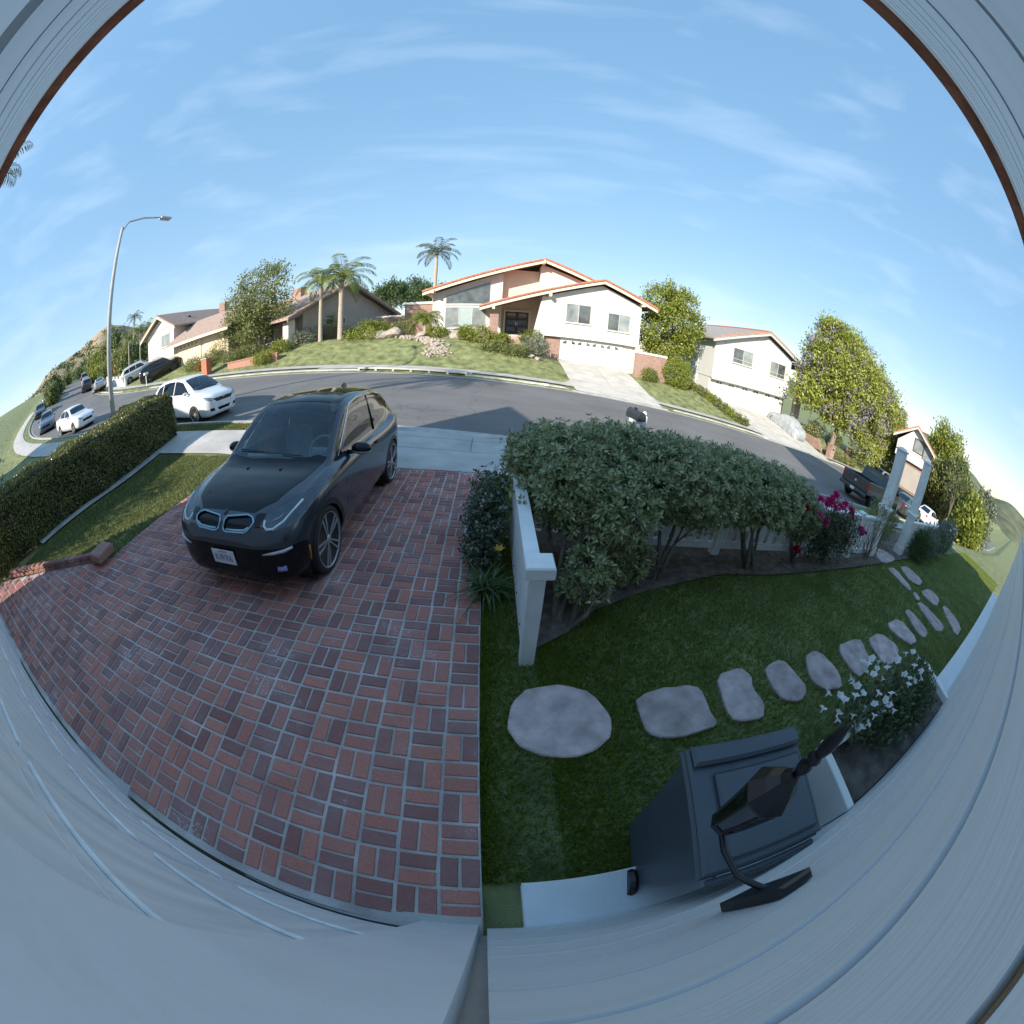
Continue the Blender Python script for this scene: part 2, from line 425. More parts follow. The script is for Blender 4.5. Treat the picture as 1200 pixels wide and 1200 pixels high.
# ------------------------------------------------------------------ near pavement and concrete apron
sheet('sidewalk_near', nonuni([(-60, -5.42, .6)]), 4.75, 6.25, 5, .012, CONC)
sheet('sidewalk_near', nonuni([(.45, 60, .6)]), 4.75, 6.25, 5, .012, CONC)
ap = sheet('driveway_apron', nonuni([(-5.42, .45, .25)]), 4.55, 7.10, 12, .012, CONC)
mb = MB()
for y_, a, b_ in ((5.9, -5.4, .44), (6.75, -5.4, .44)):
    xs_ = np.linspace(a, b_, 14); P = [[(x, y_, float(gz(x, y_))+.0155), (x, y_+.012, float(gz(x, y_+.012))+.0155)] for x in xs_]
    mb.grid(P)
for x_ in (-2.35, -.35):
    ys_ = np.linspace(5.95, 7.05, 6); P = [[(x_, y, float(gz(x_, y))+.0165), (x_+.012, y, float(gz(x_, y))+.0165)] for y in ys_]
    mb.grid(P)
mb.build('expansion_joint', JOINT, ap)
# ------------------------------------------------------------------ storm drain inlet in the far kerb
sdn = empty('storm_drain', (-4.4, 18.6, float(zs(-4.4))), 0, 'long concrete storm drain inlet with short posts cut into the far kerb', 'storm drain')
dx0, dx1 = -7.45, -1.25
P = []
def zrel(x): return float(zs(x)) - float(zs(-4.4))
for x in np.linspace(dx0, dx1, 12):
    z = zrel(x); P.append([(x+4.4, -.02, z+.17), (x+4.4, -.02, z+.26), (x+4.4, .55, z+.26), (x+4.4, .55, z+.1), (x+4.4, -.0, z+.17)])
MB().grid(P).build('lid_slab', CONC, sdn)
P = [[(x+4.4, .45, zrel(x)-.15), (x+4.4, .45, zrel(x)+.2), ] for x in np.linspace(dx0, dx1, 12)]
MB().grid(P).build('back_wall', DARK, sdn)
for k in range(7):
    x = dx0 + .05 + k*(dx1-dx0-.1)/6; z = zrel(x)
    MB().box(x+4.4-.06, x+4.4+.06, -.03, .12, z-.02, z+.19, .012).build('post', CONC_OLD, sdn)

# ================================================================== brick driveway
BS = .22
_vn = np.array([-0.04181338, -0.04643406, 0.99804585]); _vn /= np.linalg.norm(_vn)
_ex = np.array([1, 0, 0.]) - _vn[0]*_vn; _ex /= np.linalg.norm(_ex); _ey = np.cross(_vn, _ex)
DM = np.array([_ex, _ey, _vn])                 # driveway grid -> world
def dpt(gx, gy, gz_=0.0): return DM @ (np.array([gx, gy, gz_/BS])*BS)
DROT = Matrix([[DM[0][0], DM[0][1], DM[0][2]], [DM[1][0], DM[1][1], DM[1][2]], [DM[2][0], DM[2][1], DM[2][2]]]).to_4x4()
def brickmat(name, dust=1.0, red=(.42, .145, .105), red2=(.24, .085, .07)):
    m, N, L, b = _nodes(name)
    geo = N.new('ShaderNodeNewGeometry'); oi = N.new('ShaderNodeObjectInfo')
    ad = N.new('ShaderNodeMath'); ad.operation = 'ADD'; fr = N.new('ShaderNodeMath'); fr.operation = 'FRACT'
    L.new(geo.outputs['Random Per Island'], ad.inputs[0]); L.new(oi.outputs['Random'], ad.inputs[1]); L.new(ad.outputs[0], fr.inputs[0])
    ra = N.new('ShaderNodeValToRGB'); e = ra.color_ramp.elements
    e[0].color = (*red2, 1); e[1].color = (red[0]*1.2, red[1]*1.25, red[2]*1.25, 1); c = e.new(.55); c.color = (*red, 1); c = e.new(.3); c.color = (.27, .12, .11, 1)
    L.new(fr.outputs[0], ra.inputs['Fac'])
    n1 = N.new('ShaderNodeTexNoise'); n1.inputs['Scale'].default_value = 55; n1.inputs['Detail'].default_value = 6
    n2 = N.new('ShaderNodeTexNoise'); n2.inputs['Scale'].default_value = 1.5; n2.inputs['Detail'].default_value = 9; n2.inputs['Roughness'].default_value = .72
    n3 = N.new('ShaderNodeTexNoise'); n3.inputs['Scale'].default_value = 70; n3.inputs['Detail'].default_value = 2
    for n in (n1, n2, n3): L.new(geo.outputs['Position'], n.inputs['Vector'])
    ov = N.new('ShaderNodeMixRGB'); ov.blend_type = 'OVERLAY'; ov.inputs[0].default_value = .5
    bw = N.new('ShaderNodeRGBToBW'); L.new(n1.outputs['Color'], bw.inputs[0])
    L.new(ra.outputs[0], ov.inputs[1]); L.new(bw.outputs[0], ov.inputs[2])
    # grey dust film and white efflorescence
    r2 = N.new('ShaderNodeValToRGB'); r2.color_ramp.elements[0].position = .42; r2.color_ramp.elements[1].position = .72
    r2.color_ramp.elements[0].color = (.10*dust, .10*dust, .10*dust, 1); r2.color_ramp.elements[1].color = (.52*dust, .52*dust, .52*dust, 1)
    L.new(n2.outputs['Fac'], r2.inputs['Fac'])
    mxd = N.new('ShaderNodeMixRGB'); mxd.inputs[2].default_value = (.38, .28, .28, 1)
    L.new(r2.outputs[0], mxd.inputs[0]); L.new(ov.outputs[0], mxd.inputs[1])
    mu = N.new('ShaderNodeMath'); mu.operation = 'MULTIPLY'; mu2 = N.new('ShaderNodeMapRange'); mu2.inputs['From Min'].default_value = .555; mu2.inputs['From Max'].default_value = .66
    mu3 = N.new('ShaderNodeMapRange'); mu3.inputs['From Min'].default_value = .53; mu3.inputs['From Max'].default_value = .62
    L.new(n2.outputs['Fac'], mu2.inputs['Value']); L.new(n3.outputs['Fac'], mu3.inputs['Value'])
    L.new(mu2.outputs[0], mu.inputs[0]); L.new(mu3.outputs[0], mu.inputs[1])
    mw = N.new('ShaderNodeMixRGB'); mw.inputs[2].default_value = (.62, .62, .66, 1)
    L.new(mu.outputs[0], mw.inputs[0]); L.new(mxd.outputs[0], mw.inputs[1])
    L.new(mw.outputs[0], b.inputs['Base Color']); b.inputs['Roughness'].default_value = .85
    bu = N.new('ShaderNodeBump'); bu.inputs['Strength'].default_value = .4; bu.inputs['Distance'].default_value = .006
    L.new(n1.outputs['Fac'], bu.inputs['Height']); L.new(bu.outputs[0], b.inputs['Normal'])
    return m
BRICK = brickmat('paving_brick')
WALLBRICK = brickmat('wall_brick', .25, (.30, .13, .095), (.2, .085, .07))
def housebrick():
    m, N, L, b = _nodes('house_brick')
    tcn = N.new('ShaderNodeTexCoord'); sp = N.new('ShaderNodeSeparateXYZ'); ad = N.new('ShaderNodeMath'); cb = N.new('ShaderNodeCombineXYZ')
    L.new(tcn.outputs['Object'], sp.inputs[0]); L.new(sp.outputs['X'], ad.inputs[0]); L.new(sp.outputs['Y'], ad.inputs[1]); L.new(ad.outputs[0], cb.inputs['X']); L.new(sp.outputs['Z'], cb.inputs['Y'])
    t = N.new('ShaderNodeTexBrick'); t.inputs['Scale'].default_value = 1.0; t.inputs['Brick Width'].default_value = .215; t.inputs['Row Height'].default_value = .075; t.inputs['Mortar Size'].default_value = .008
    t.inputs['Color1'].default_value = (.23, .115, .085, 1); t.inputs['Color2'].default_value = (.33, .19, .15, 1); t.inputs['Mortar'].default_value = (.42, .37, .33, 1); t.inputs['Bias'].default_value = .1
    L.new(cb.outputs[0], t.inputs['Vector']); L.new(t.outputs['Color'], b.inputs['Base Color']); b.inputs['Roughness'].default_value = .9
    bu = N.new('ShaderNodeBump'); bu.inputs['Strength'].default_value = .5; bu.inputs['Distance'].default_value = .01; bu.invert = True
    L.new(t.outputs['Fac'], bu.inputs['Height']); L.new(bu.outputs[0], b.inputs['Normal'])
    return m
HBRICK = housebrick()
MORTAR = pm('mortar', (.40, .36, .345), .9, .22, 3, .5, 90, col2=(.53, .485, .465), coords='World')
# bed of mortar
def left_gx(gy):
    """left limit of the paving in grid units (the paving widens past the low brick border)"""
    y = gy*BS
    if y > .62: return -24.0
    return min(-24.0, (-5.35 - (.62-y)*1.8)/BS)
poly = []
bed = MB()
gys_ = [-8.25, -6, -4, -2, 0, 2, 2.7, 2.9, 20.65]
P = [[dpt(max(left_gx(g), -44), g), dpt(-24.0, g), dpt(-12, g), dpt(0.0, g)] for g in gys_]
bed.grid(P)
drive = bed.build('driveway', MORTAR); tag(drive, kind='structure')
def brick_mesh(seed):
    r = random.Random(seed); L_, W_, h, c = .0965, .0462, .0085, .0045
    def j(): return r.uniform(-.0018, .0018)
    b0 = [(-L_+j(), -W_+j()), (L_+j(), -W_+j()), (L_+j(), W_+j()), (-L_+j(), W_+j())]
    V = [(x, y, -.012) for x, y in b0] + [(x, y, h-c) for x, y in b0]
    V += [(x - math.copysign(c, x), y - math.copysign(c, y), h + r.uniform(-.0008, .0012)) for x, y in b0]
    F = [(0, 1, 5, 4), (1, 2, 6, 5), (2, 3, 7, 6), (3, 0, 4, 7), (4, 5, 9, 8), (5, 6, 10, 9), (6, 7, 11, 10), (7, 4, 8, 11), (8, 9, 10, 11)]
    return np.array(V), F
BM = []
for s in range(6):
    V, F = brick_mesh(s); me = MB().add(V, F).mesh('brick'); me.materials.append(BRICK); BM.append((V, F, me))
bricks = []
for jr in range(-8, 21):
    for c in range(0, 44):
        gx1, gy0 = -c-1, jr
        cx_, cy_ = -c-.5, jr+.5
        if cy_ > 20.65 or cx_-.5 < left_gx(cy_): continue
        vert = ((c + jr) % 2 != 0)
        for s_ in (-.25, .25):
            if vert: bricks.append((cx_+s_, cy_, True))
            else: bricks.append((cx_, cy_+s_, False))
def visd(b):
    p = dpt(b[0], b[1]); q = (p-CAM) @ RW.T
    th = math.atan2(math.hypot(q[0], q[1]), q[2]); ph = math.atan2(q[1], q[0]); r = 2*FPX*math.sin(th/2)
    u, v = 600+r*math.cos(ph), 600-r*math.sin(ph)
    d = np.linalg.norm(p-CAM)
    return d + (100 if not (60 < u < 1140 and v < 903) else 0) + (0 if not (205 < u < 400 and 560 < v < 672) else 50)
bricks.sort(key=visd)
rnd = random.Random(3)
bulk = MB()
for k, (bx, by, vert) in enumerate(bricks):
    V, F, me = BM[rnd.randrange(6)]
    ang = (math.pi/2 if vert else 0) + rnd.choice((0, math.pi)) + rnd.uniform(-.012, .012)
    loc = dpt(bx + rnd.uniform(-.006, .006), by + rnd.uniform(-.006, .006), rnd.uniform(-.0015, .0015))
    Rm = Matrix([[DM[0][0], DM[0][1], DM[0][2]], [DM[1][0], DM[1][1], DM[1][2]], [DM[2][0], DM[2][1], DM[2][2]]])
    Mx = Matrix.Translation(Vector(loc)) @ Rm.to_4x4() @ Matrix.Rotation(ang, 4, 'Z')
    if k < 300:
        o = bpy.data.objects.new('brick', me); COL.objects.link(o); o.parent = drive; o.matrix_local = Mx
    else:
        A = np.array(Mx); bulk.add(V @ A[:3, :3].T + A[:3, 3], F)
bo = bulk.build('brick_paving', BRICK, drive); tag(bo, kind='stuff')

# ------------------------------------------------------------------ low brick border at the left of the paving
bb = empty('brick_border', (-6.2, .1, float(yard(-6.2, .1))), 0, 'low red brick border edging the lawn beside the brick driveway', 'border')
a0, a1 = np.array([-8.6, -1.05]), np.array([-5.42, .55]); ln = np.linalg.norm(a1-a0); di = (a1-a0)/ln; angb = math.atan2(di[1], di[0])
nb_ = int(ln/.21)
bbm = MB().box(-.098, .098, -.05, .05, 0, .062, .006).mesh('brick'); bbm.materials.append(WALLBRICK)
core = MB()
for k in range(nb_):
    c = a0 + di*(k+.5)*.21
    for row in range(2):
        cc = c + (di*.105 if row else 0)
        z0 = float(yard(*cc)) + row*.07
        o = bpy.data.objects.new('brick', bbm); COL.objects.link(o); o.parent = bb
        o.location = (cc[0]+6.2, cc[1]-.1, z0 - float(yard(-6.2, .1))); o.rotation_euler = (0, 0, angb + rnd.uniform(-.02, .02))
BOX('pier_cap', pm('pink_stone_cap', (.34, .19, .15), .85, .15, 12, .4, 50), bb, .62, 1.0, .25, .62, .06-.03, .17, .02, Matrix.Translation((0, 0, -.02)))
# mow edge of concrete beside the hedge
sheet('mow_edge', nonuni([(0, 1, .25)]) if False else np.linspace(-8.95, -8.55, 3), .2, 4.8, 10, .02, CONC_OLD)

# ================================================================== planting bed along the fence
def bed_front(x):
    return float(np.interp(x, [.45, .75, 1.1, 1.7, 2.4, 3.0, 3.9, 5.0, 6.0, 8.2, 9.2, 14], [.42, .62, .95, 1.22, 1.42, 1.55, 1.5, 1.52, 1.55, 1.62, 1.7, 1.75]))
sheet('planting_bed', nonuni([(.45, 14, .15)]), bed_front, 4.7, 12, .001, SOIL)
# ================================================================== the house the camera hangs on
SIDING = pm('siding_paint', (.60, .63, .655), .6, .04, 1.3, .12, 14, col2=(.645, .67, .69), stretch=(.5, 1, 7), detail=7)
GDOOR = pm('garage_door_paint', (.68, .70, .72), .5, .09, 2.5, .3, 40, col2=(.76, .77, .78), stretch=(6, 1, .5), detail=9)
TRIM = pm('trim_paint', (.70, .73, .76), .5, .05, 4, .1, 30)
STUCCO_OWN = pm('own_stucco', (.55, .54, .52), .85, .08, 5, .3, 60)
ROOFT = pm('roof_tile_red', (.30, .115, .075), .8, .25, 5, .5, 30, col2=(.40, .17, .11))
WY = -1.80
own = empty('house', (0, WY, float(yard(0, WY))), 0, 'pale grey clapboard house wall with white garage door beside the brick driveway', 'house')
oz = float(yard(0, WY))
def OW(name, mat, x0, x1, y0, y1, z0, z1, c=0.0): return BOX(name, mat, own, x0, x1, y0-WY, y1-WY, z0-oz, z1-oz, c)
# body (behind the cladding)
OW('wall', STUCCO_OWN, -8.0, 13.5, -9.5, WY-.06, -1.2, 5.25)
# clapboards, exposure 0.21 m
sb = MB().add([(0, 0, .006), (1, 0, .006), (1, 0, .196), (0, 0, .196), (0, -.05, 0), (1, -.05, 0), (1, -.05, .202), (0, -.05, .202)],
              [(3, 2, 1, 0), (6, 7, 4, 5), (0, 1, 5, 4), (7, 6, 2, 3), (4, 7, 3, 0), (2, 6, 5, 1)]).mesh('siding_board')
sb.materials.append(SIDING)
k = 0
z = .13
while z < 5.2:
    for (xa, xb) in ((.02, 13.5), (-8.0, -5.72)):
        o = bpy.data.objects.new('siding_board', sb); COL.objects.link(o); o.parent = own
        o.location = (xa, 0.004*rnd.uniform(-1, 1), z-oz); o.scale = (xb-xa, 1, 1)
    if z > 2.5:
        o = bpy.data.objects.new('siding_board', sb); COL.objects.link(o); o.parent = own
        o.location = (-5.72, 0.0, z-oz); o.scale = (5.74, 1, 1)
    z += .21
# water-table ledge below the clapboards on the right
OW('ledge', SIDING, .2, 13.5, WY-.02, -1.515, -.75, .085, .012)
OW('ledge_nosing', TRIM, .2, 13.5, WY-.02, -1.50, .09, .125, .01)
OW('ledge_band', DARK, .25, 13.5, WY-.02, -1.495, -.78, -.42)  # dark band along the foot of the ledge
# garage door
OW('door_jamb', TRIM, -.30, -.02, WY-.05, WY+.02, .05, 2.35, .01)
OW('door_jamb', TRIM, -5.72, -5.44, WY-.05, WY+.02, .2, 2.35, .01)
OW('door_head', TRIM, -5.72, -.02, WY-.05, WY+.03, 2.35, 2.55, .01)
gd = OW('garage_door', GDOOR, -5.44, -.30, WY-.08, WY-.045, .13, 2.35)
for r_ in range(4):
    for c_ in range(8):
        x0 = -5.40 + c_*.635; z0 = .36 + r_*.5
        BOX('panel', GDOOR, gd, x0+.04, x0+.595, -.047, -.03, z0-oz+.02, z0-oz+.44, .012)
OW('door_foot_strip', pm('strip_black', (.012, .012, .013), .7, .1), -5.44, -.30, WY-.08, WY-.035, .02, .14)  # black strip for the gap below the door
OW('door_sill', CONC, -5.75, .0, WY-.12, WY+.075, -.1, .105, .006)
# stepped sill follows the slope on the left
OW('door_sill', CONC, -5.75, -2.4, WY-.12, WY+.072, .1, .19, .006)
# roof: low hip over the whole house, unseen wedge and upper block added to shade the road
rf_ = MB().prism([(-10.2, 5.25), (-1.62, 5.25), (-1.62, 5.42), (-5.6, 6.2), (-10.2, 5.42)], -8.2, 13.7, 'x').build('roof', ROOFT, own)
rf_.location = (0, -WY, -oz)
ge_ = MB().prism([(-8.05, 5.2), (-8.05, 7.85), (-5.2, 5.95), (-4.2, 5.2)], -2.5, -1.95, 'y').build('shadow_wedge', STUCCO_OWN, own); ge_.location = (0, -WY, -oz)
OW('shadow_block', STUCCO_OWN, 7.6, 11.6, -8.5, -2.2, 5.2, 10.3)
# no wing is built here; the added block above casts that road shadow
own2 = None
# ------------------------------------------------------------------ wall lantern below the camera
lan = empty('wall_lantern', (.62, WY, 1.35), 0, 'black wall lantern with turned finial on the clapboard wall', 'lantern')
LS = .55
Mx = Matrix.Translation((0, .29, 0)) @ Matrix.Diagonal((LS, LS, LS, 1))
GLASSL = glassmat('lantern_glass', (.8, .8, .78), .08, .05)
MB().lathe([(.012, .54), (.02, .56), (.034, .585), (.036, .605), (.02, .63), (.03, .645), (.036, .66), (.022, .685), (.017, .70)], 14, Mx).build('collar', BLACKM, lan, True)
MB().lathe([(.016, .665), (.030, .71), (.034, .745), (.026, .80), (.012, .85), (.003, .875)], 14, Mx).build('finial', BLACKM, lan, True)
MB().lathe([(.13, .36), (.135, .38), (.09, .45), (.05, .50), (.03, .545)], 8, Mx).build('hood', BLACKM, lan)
MB().lathe([(.085, .04), (.12, .36)], 8, Mx, False).build('pane', GLASSL, lan)
for a in range(8):
    an = a*math.pi/4
    MB().tube([Mx @ Vector((.086*math.cos(an), .086*math.sin(an), .04)), Mx @ Vector((.121*math.cos(an), .121*math.sin(an), .36))], .005, 5).build('bar', BLACKM, lan)
MB().lathe([(.02, -.06), (.05, -.03), (.09, .0), (.09, .04)], 8, Mx).build('base', BLACKM, lan)
MB().tube([(0, .03, .08), (0, .10, -.02), (0, .20, -.05), (0, .29, -.03)], .010, 8).build('bracket', BLACKM, lan, True)
MB().box(-.05, .05, .002, .035, -.06, .2, .01).build('back_plate', BLACKM, lan)
# ------------------------------------------------------------------ wheeled bin
BINM = pm('bin_plastic', (.065, .08, .10), .45, .1, 6, .05, 80)
bn = empty('wheeled_bin', (1.04, -1.44, float(yard(1.04, -1.44))-.03), R(-8), 'dark grey wheeled rubbish bin with ribbed lid against the house wall', 'bin')
MB().add(*(lambda a, b, h: ([(-a, -a, .04), (a, -a, .04), (a, a, .04), (-a, a, .04), (-b, -b, h), (b, -b, h), (b, b, h), (-b, b, h)],
      [(3, 2, 1, 0), (0, 1, 5, 4), (1, 2, 6, 5), (2, 3, 7, 6), (3, 0, 4, 7), (4, 5, 6, 7)]))(.22, .275, .93)).build('body', BINM, bn)
MB().box(-.30, .30, -.29, .31, .93, .965, .012).build('rim', BINM, bn)
ld = MB().box(-.295, .295, -.28, .30, .966, 1.0, .012).build('lid', BINM, bn)
MB().box(-.285, .285, .20, .295, 1.001, 1.035, .014).build('lid_ridge', BINM, ld)
MB().box(-.20, .26, -.24, .16, 1.001, 1.02, .012).build('lid_panel', BINM, ld)
MB().tube([(-.26, -.31, .95), (.26, -.31, .95)], .016, 8).build('handle', BINM, bn)
for s_ in (-1, 1):
    MB().lathe([(.03, -.025), (.09, -.025), (.10, 0), (.09, .025), (.03, .025)], 16, Matrix.Translation((s_*.25, -.2, .10)) @ Matrix.Rotation(R(90), 4, 'Y')).build('wheel', BLACKM, bn)
# ================================================================== cars
# every body is a lofted skin; glass, lamps, trims are cut out of that skin along their outlines
def cr(P, t):
    """Catmull-Rom through rows P (n,k) at parameters t in [0,n-1]"""
    P = np.asarray(P, float); n = len(P)
    i = np.clip(np.floor(t).astype(int), 0, n-2); f = (t-i)[:, None]
    p0, p1, p2, p3 = P[np.clip(i-1, 0, n-1)], P[i], P[i+1], P[np.clip(i+2, 0, n-1)]
    return .5*((2*p1) + (-p0+p2)*f + (2*p0-5*p1+4*p2-p3)*f*f + (-p0+3*p1-3*p2+p3)*f**3)
def sect(zb, ys, wm, zm, wsh, zsh, yb, zbelt, yc, zc, zt):
    return [(0, zb), (ys*.8, zb), (ys, zb+.05), (wm*.985, zb+(zm-zb)*.5), (wm, zm), (wsh, zsh), (yb, zbelt),
            ((yb+yc)/2+.012, (zbelt+zc)/2), (yc, zc), (yc*.62, zc+(zt-zc)*.72), (0, zt)]
class Skin:
    def __init__(s, table, mseg=7, mrow=5):
        st = sorted(table.items()); xs = np.array([a for a, _ in st]); S = np.array([sect(*b) for _, b in st])
        t = np.linspace(0, len(xs)-1, (len(xs)-1)*mseg+1)
        X = cr(xs[:, None], t)[:, 0]; X = np.maximum.accumulate(X)
        rows = S.shape[1]
        G = np.stack([cr(S[:, r], t) for r in range(rows)], 1)              # (nx, rows, 2)
        tr_ = np.linspace(0, rows-1, (rows-1)*mrow+1)
        H = np.stack([cr(G[i], tr_) for i in range(len(t))], 0)             # (nx, nr, 2)
        H[:, :, 0] = np.clip(H[:, :, 0], 0, None); H[:, 0, 0] = 0; H[:, -1, 0] = 0
        bm = bmesh.new(); nx, nr = H.shape[:2]
        vt = {}
        for i in range(nx):
            for j in range(nr):
                y, z = H[i, j]
                a = bm.verts.new((X[i], y, z)); vt[i, j, 1] = a
                vt[i, j, -1] = a if j in (0, nr-1) else bm.verts.new((X[i], -y, z))
        for sg in (1, -1):
            for i in range(nx-1):
                for j in range(nr-1):
                    q = [vt[i, j, sg], vt[i+1, j, sg], vt[i+1, j+1, sg], vt[i, j+1, sg]]
                    q = [v for k, v in enumerate(q) if v not in q[:k]]
                    if len(q) < 3: continue
                    if sg > 0: q = q[::-1]
                    try: bm.faces.new(q)
                    except ValueError: pass
        for i in (0, nx-1):
            loop = [vt[i, j, 1] for j in range(nr)] + [vt[i, j, -1] for j in range(nr-2, 0, -1)]
            try: bm.faces.new(loop if i else loop[::-1])
            except ValueError: pass
        bmesh.ops.recalc_face_normals(bm, faces=bm.faces[:])
        for f in bm.faces: f.normal_update()
        bmesh.ops.triangulate(bm, faces=[f for f in bm.faces if len(f.verts) > 4])
        s.bm = bm
        s.bvh = BVHTree.FromBMesh(bm)
    def hit(s, o, d):
        r = s.bvh.ray_cast(Vector(o), Vector(d)); return r[0], r[1]
    def cut(s, poly, axis, keep=None):
        """take the skin inside convex poly (seen along axis) out of the body; returns new bmesh"""
        ax = {'x': (1, 2), 'y': (0, 2), 'z': (0, 1)}[axis]
        bm = s.bm; P = [Vector((p[0], p[1])) for p in poly]
        area = sum(P[i].x*P[(i+1) % len(P)].y - P[(i+1) % len(P)].x*P[i].y for i in range(len(P)))
        if area < 0: P = P[::-1]
        lo = (min(p.x for p in P)-.03, min(p.y for p in P)-.03); hi = (max(p.x for p in P)+.03, max(p.y for p in P)+.03)
        def near():
            o = []
            for f in bm.faces:
                c = f.calc_center_median()
                if keep and not keep(c, f.normal): continue
                us = [v.co[ax[0]] for v in f.verts]; vs = [v.co[ax[1]] for v in f.verts]
                if max(us) < lo[0] or min(us) > hi[0] or max(vs) < lo[1] or min(vs) > hi[1]: continue
                o.append(f)
            return o
        fs = near()
        for i in range(len(P)):
            a, b = P[i], P[(i+1) % len(P)]; d = b-a; n2 = Vector((d.y, -d.x))
            co_ = [0, 0, 0]; no = [0, 0, 0]; co_[ax[0]], co_[ax[1]] = a; no[ax[0]], no[ax[1]] = n2
            ge = set(fs)
            for f in fs: ge.update(f.edges); ge.update(f.verts)
            res = bmesh.ops.bisect_plane(bm, geom=list(ge), plane_co=co_, plane_no=no, dist=1e-5)
            fs = [g for g in res['geom'] if isinstance(g, bmesh.types.BMFace)]
            # drop what lies wholly outside this edge: it can never be inside the outline
            fs = [f for f in fs if (Vector((f.calc_center_median()[ax[0]], f.calc_center_median()[ax[1]]))-a).dot(n2) < 1e-4]
        ins = []
        for f in fs:
            c = f.calc_center_median(); p = Vector((c[ax[0]], c[ax[1]]))
            if keep and not keep(c, f.normal): continue
            if all((P[(i+1) % len(P)]-P[i]).cross(p-P[i]) >= -1e-6 for i in range(len(P))): ins.append(f)
        nb = bmesh.new(); mp_ = {}
        for f in ins:
            vs = []
            for v in f.verts:
                if v not in mp_: mp_[v] = nb.verts.new(v.co)
                vs.append(mp_[v])
            try: nb.faces.new(vs)
            except ValueError: pass
        bmesh.ops.delete(bm, geom=ins, context='FACES')
        return nb
    def project(s, pts, axis, out=.004):
        """drop outline points (2D) onto the skin from outside; returns 3D points pushed out a little"""
        o = []
        for p in pts:
            if axis == 'x': h, n = s.hit((-3, p[0], p[1]), (1, 0, 0))
            elif axis == 'z': h, n = s.hit((p[0], p[1], 5), (0, 0, -1))
            elif axis == 'y': h, n = s.hit((p[0], 3, p[1]), (0, -1, 0))
            else: h, n = s.hit((p[0], -3, p[1]), (0, 1, 0))
            if h is None: continue
            if n.dot(Vector({'x': (-1, 0, 0), 'z': (0, 0, 1), 'y': (0, 1, 0), '-y': (0, -1, 0)}[axis])) < 0: n = -n
            o.append(h + n*out)
        return o
def bm_obj(name, bm, mat, parent, smooth=True, offset=0.0, thick=0.0):
    if offset:
        bm.normal_update()
        mv = {v: v.co + v.normal*offset for v in bm.verts}
        for v, c in mv.items(): v.co = c
    if thick:
        bmesh.ops.recalc_face_normals(bm, faces=bm.faces[:])
    me = bpy.data.meshes.new(name); bm.to_mesh(me); bm.free()
    return link(name, me, mat, parent, smooth)
def circ(cx, cz, r, n=28, f=1.0): return [(cx + r*math.cos(2*math.pi*k/n), cz + f*r*math.sin(2*math.pi*k/n)) for k in range(n)]
def rrect(x0, x1, z0, z1, r, n=4):
    o = []
    for (cx, cz, a) in ((x1-r, z1-r, 0), (x0+r, z1-r, 90), (x0+r, z0+r, 180), (x1-r, z0+r, 270)):
        for k in range(n+1):
            t = R(a + 90*k/n); o.append((cx + r*math.cos(t), cz + r*math.sin(t)))
    return o
TYRE = pm('tyre_rubber', (.018, .018, .019), .75, .15, 20, .2, 60)
RIMS = pm('rim_silver', (.42, .43, .45), .32, .06, 10, metal=.35)
RIMD = pm('rim_dark', (.02, .02, .022), .4, .1, 10)
CHROME = pm('chrome', (.7, .71, .73), .12, .03, 10, metal=1)
BLKGL = pm('gloss_black', (.006, .0065, .008), .14, .1, 10, coat=.0, spec=.35)
BLKMT = pm('black_plastic', (.016, .016, .018), .5, .15, 20)
CGLASS = glassmat('car_glass', (.74, .90, .92), .03, .01)
CGLASS_D = glassmat('car_glass_dark', (.10, .115, .12), .02, .01)
LAMPG = glassmat('lamp_glass', (.85, .9, .95), .06, .02)
REDL = pm('tail_lamp_red', (.35, .01, .012), .2, .1, 20, coat=.4)
AMBER = pm('amber_reflector', (.75, .22, .03), .3, .1, 40)
SEATM = pm('seat_fabric', (.36, .36, .35), .8, .2, 8, .3, 80)
DASHM = pm('dash_panel', (.42, .40, .36), .6, .1, 8)
INTD = pm('car_interior', (.12, .13, .135), .8, .2, 8)
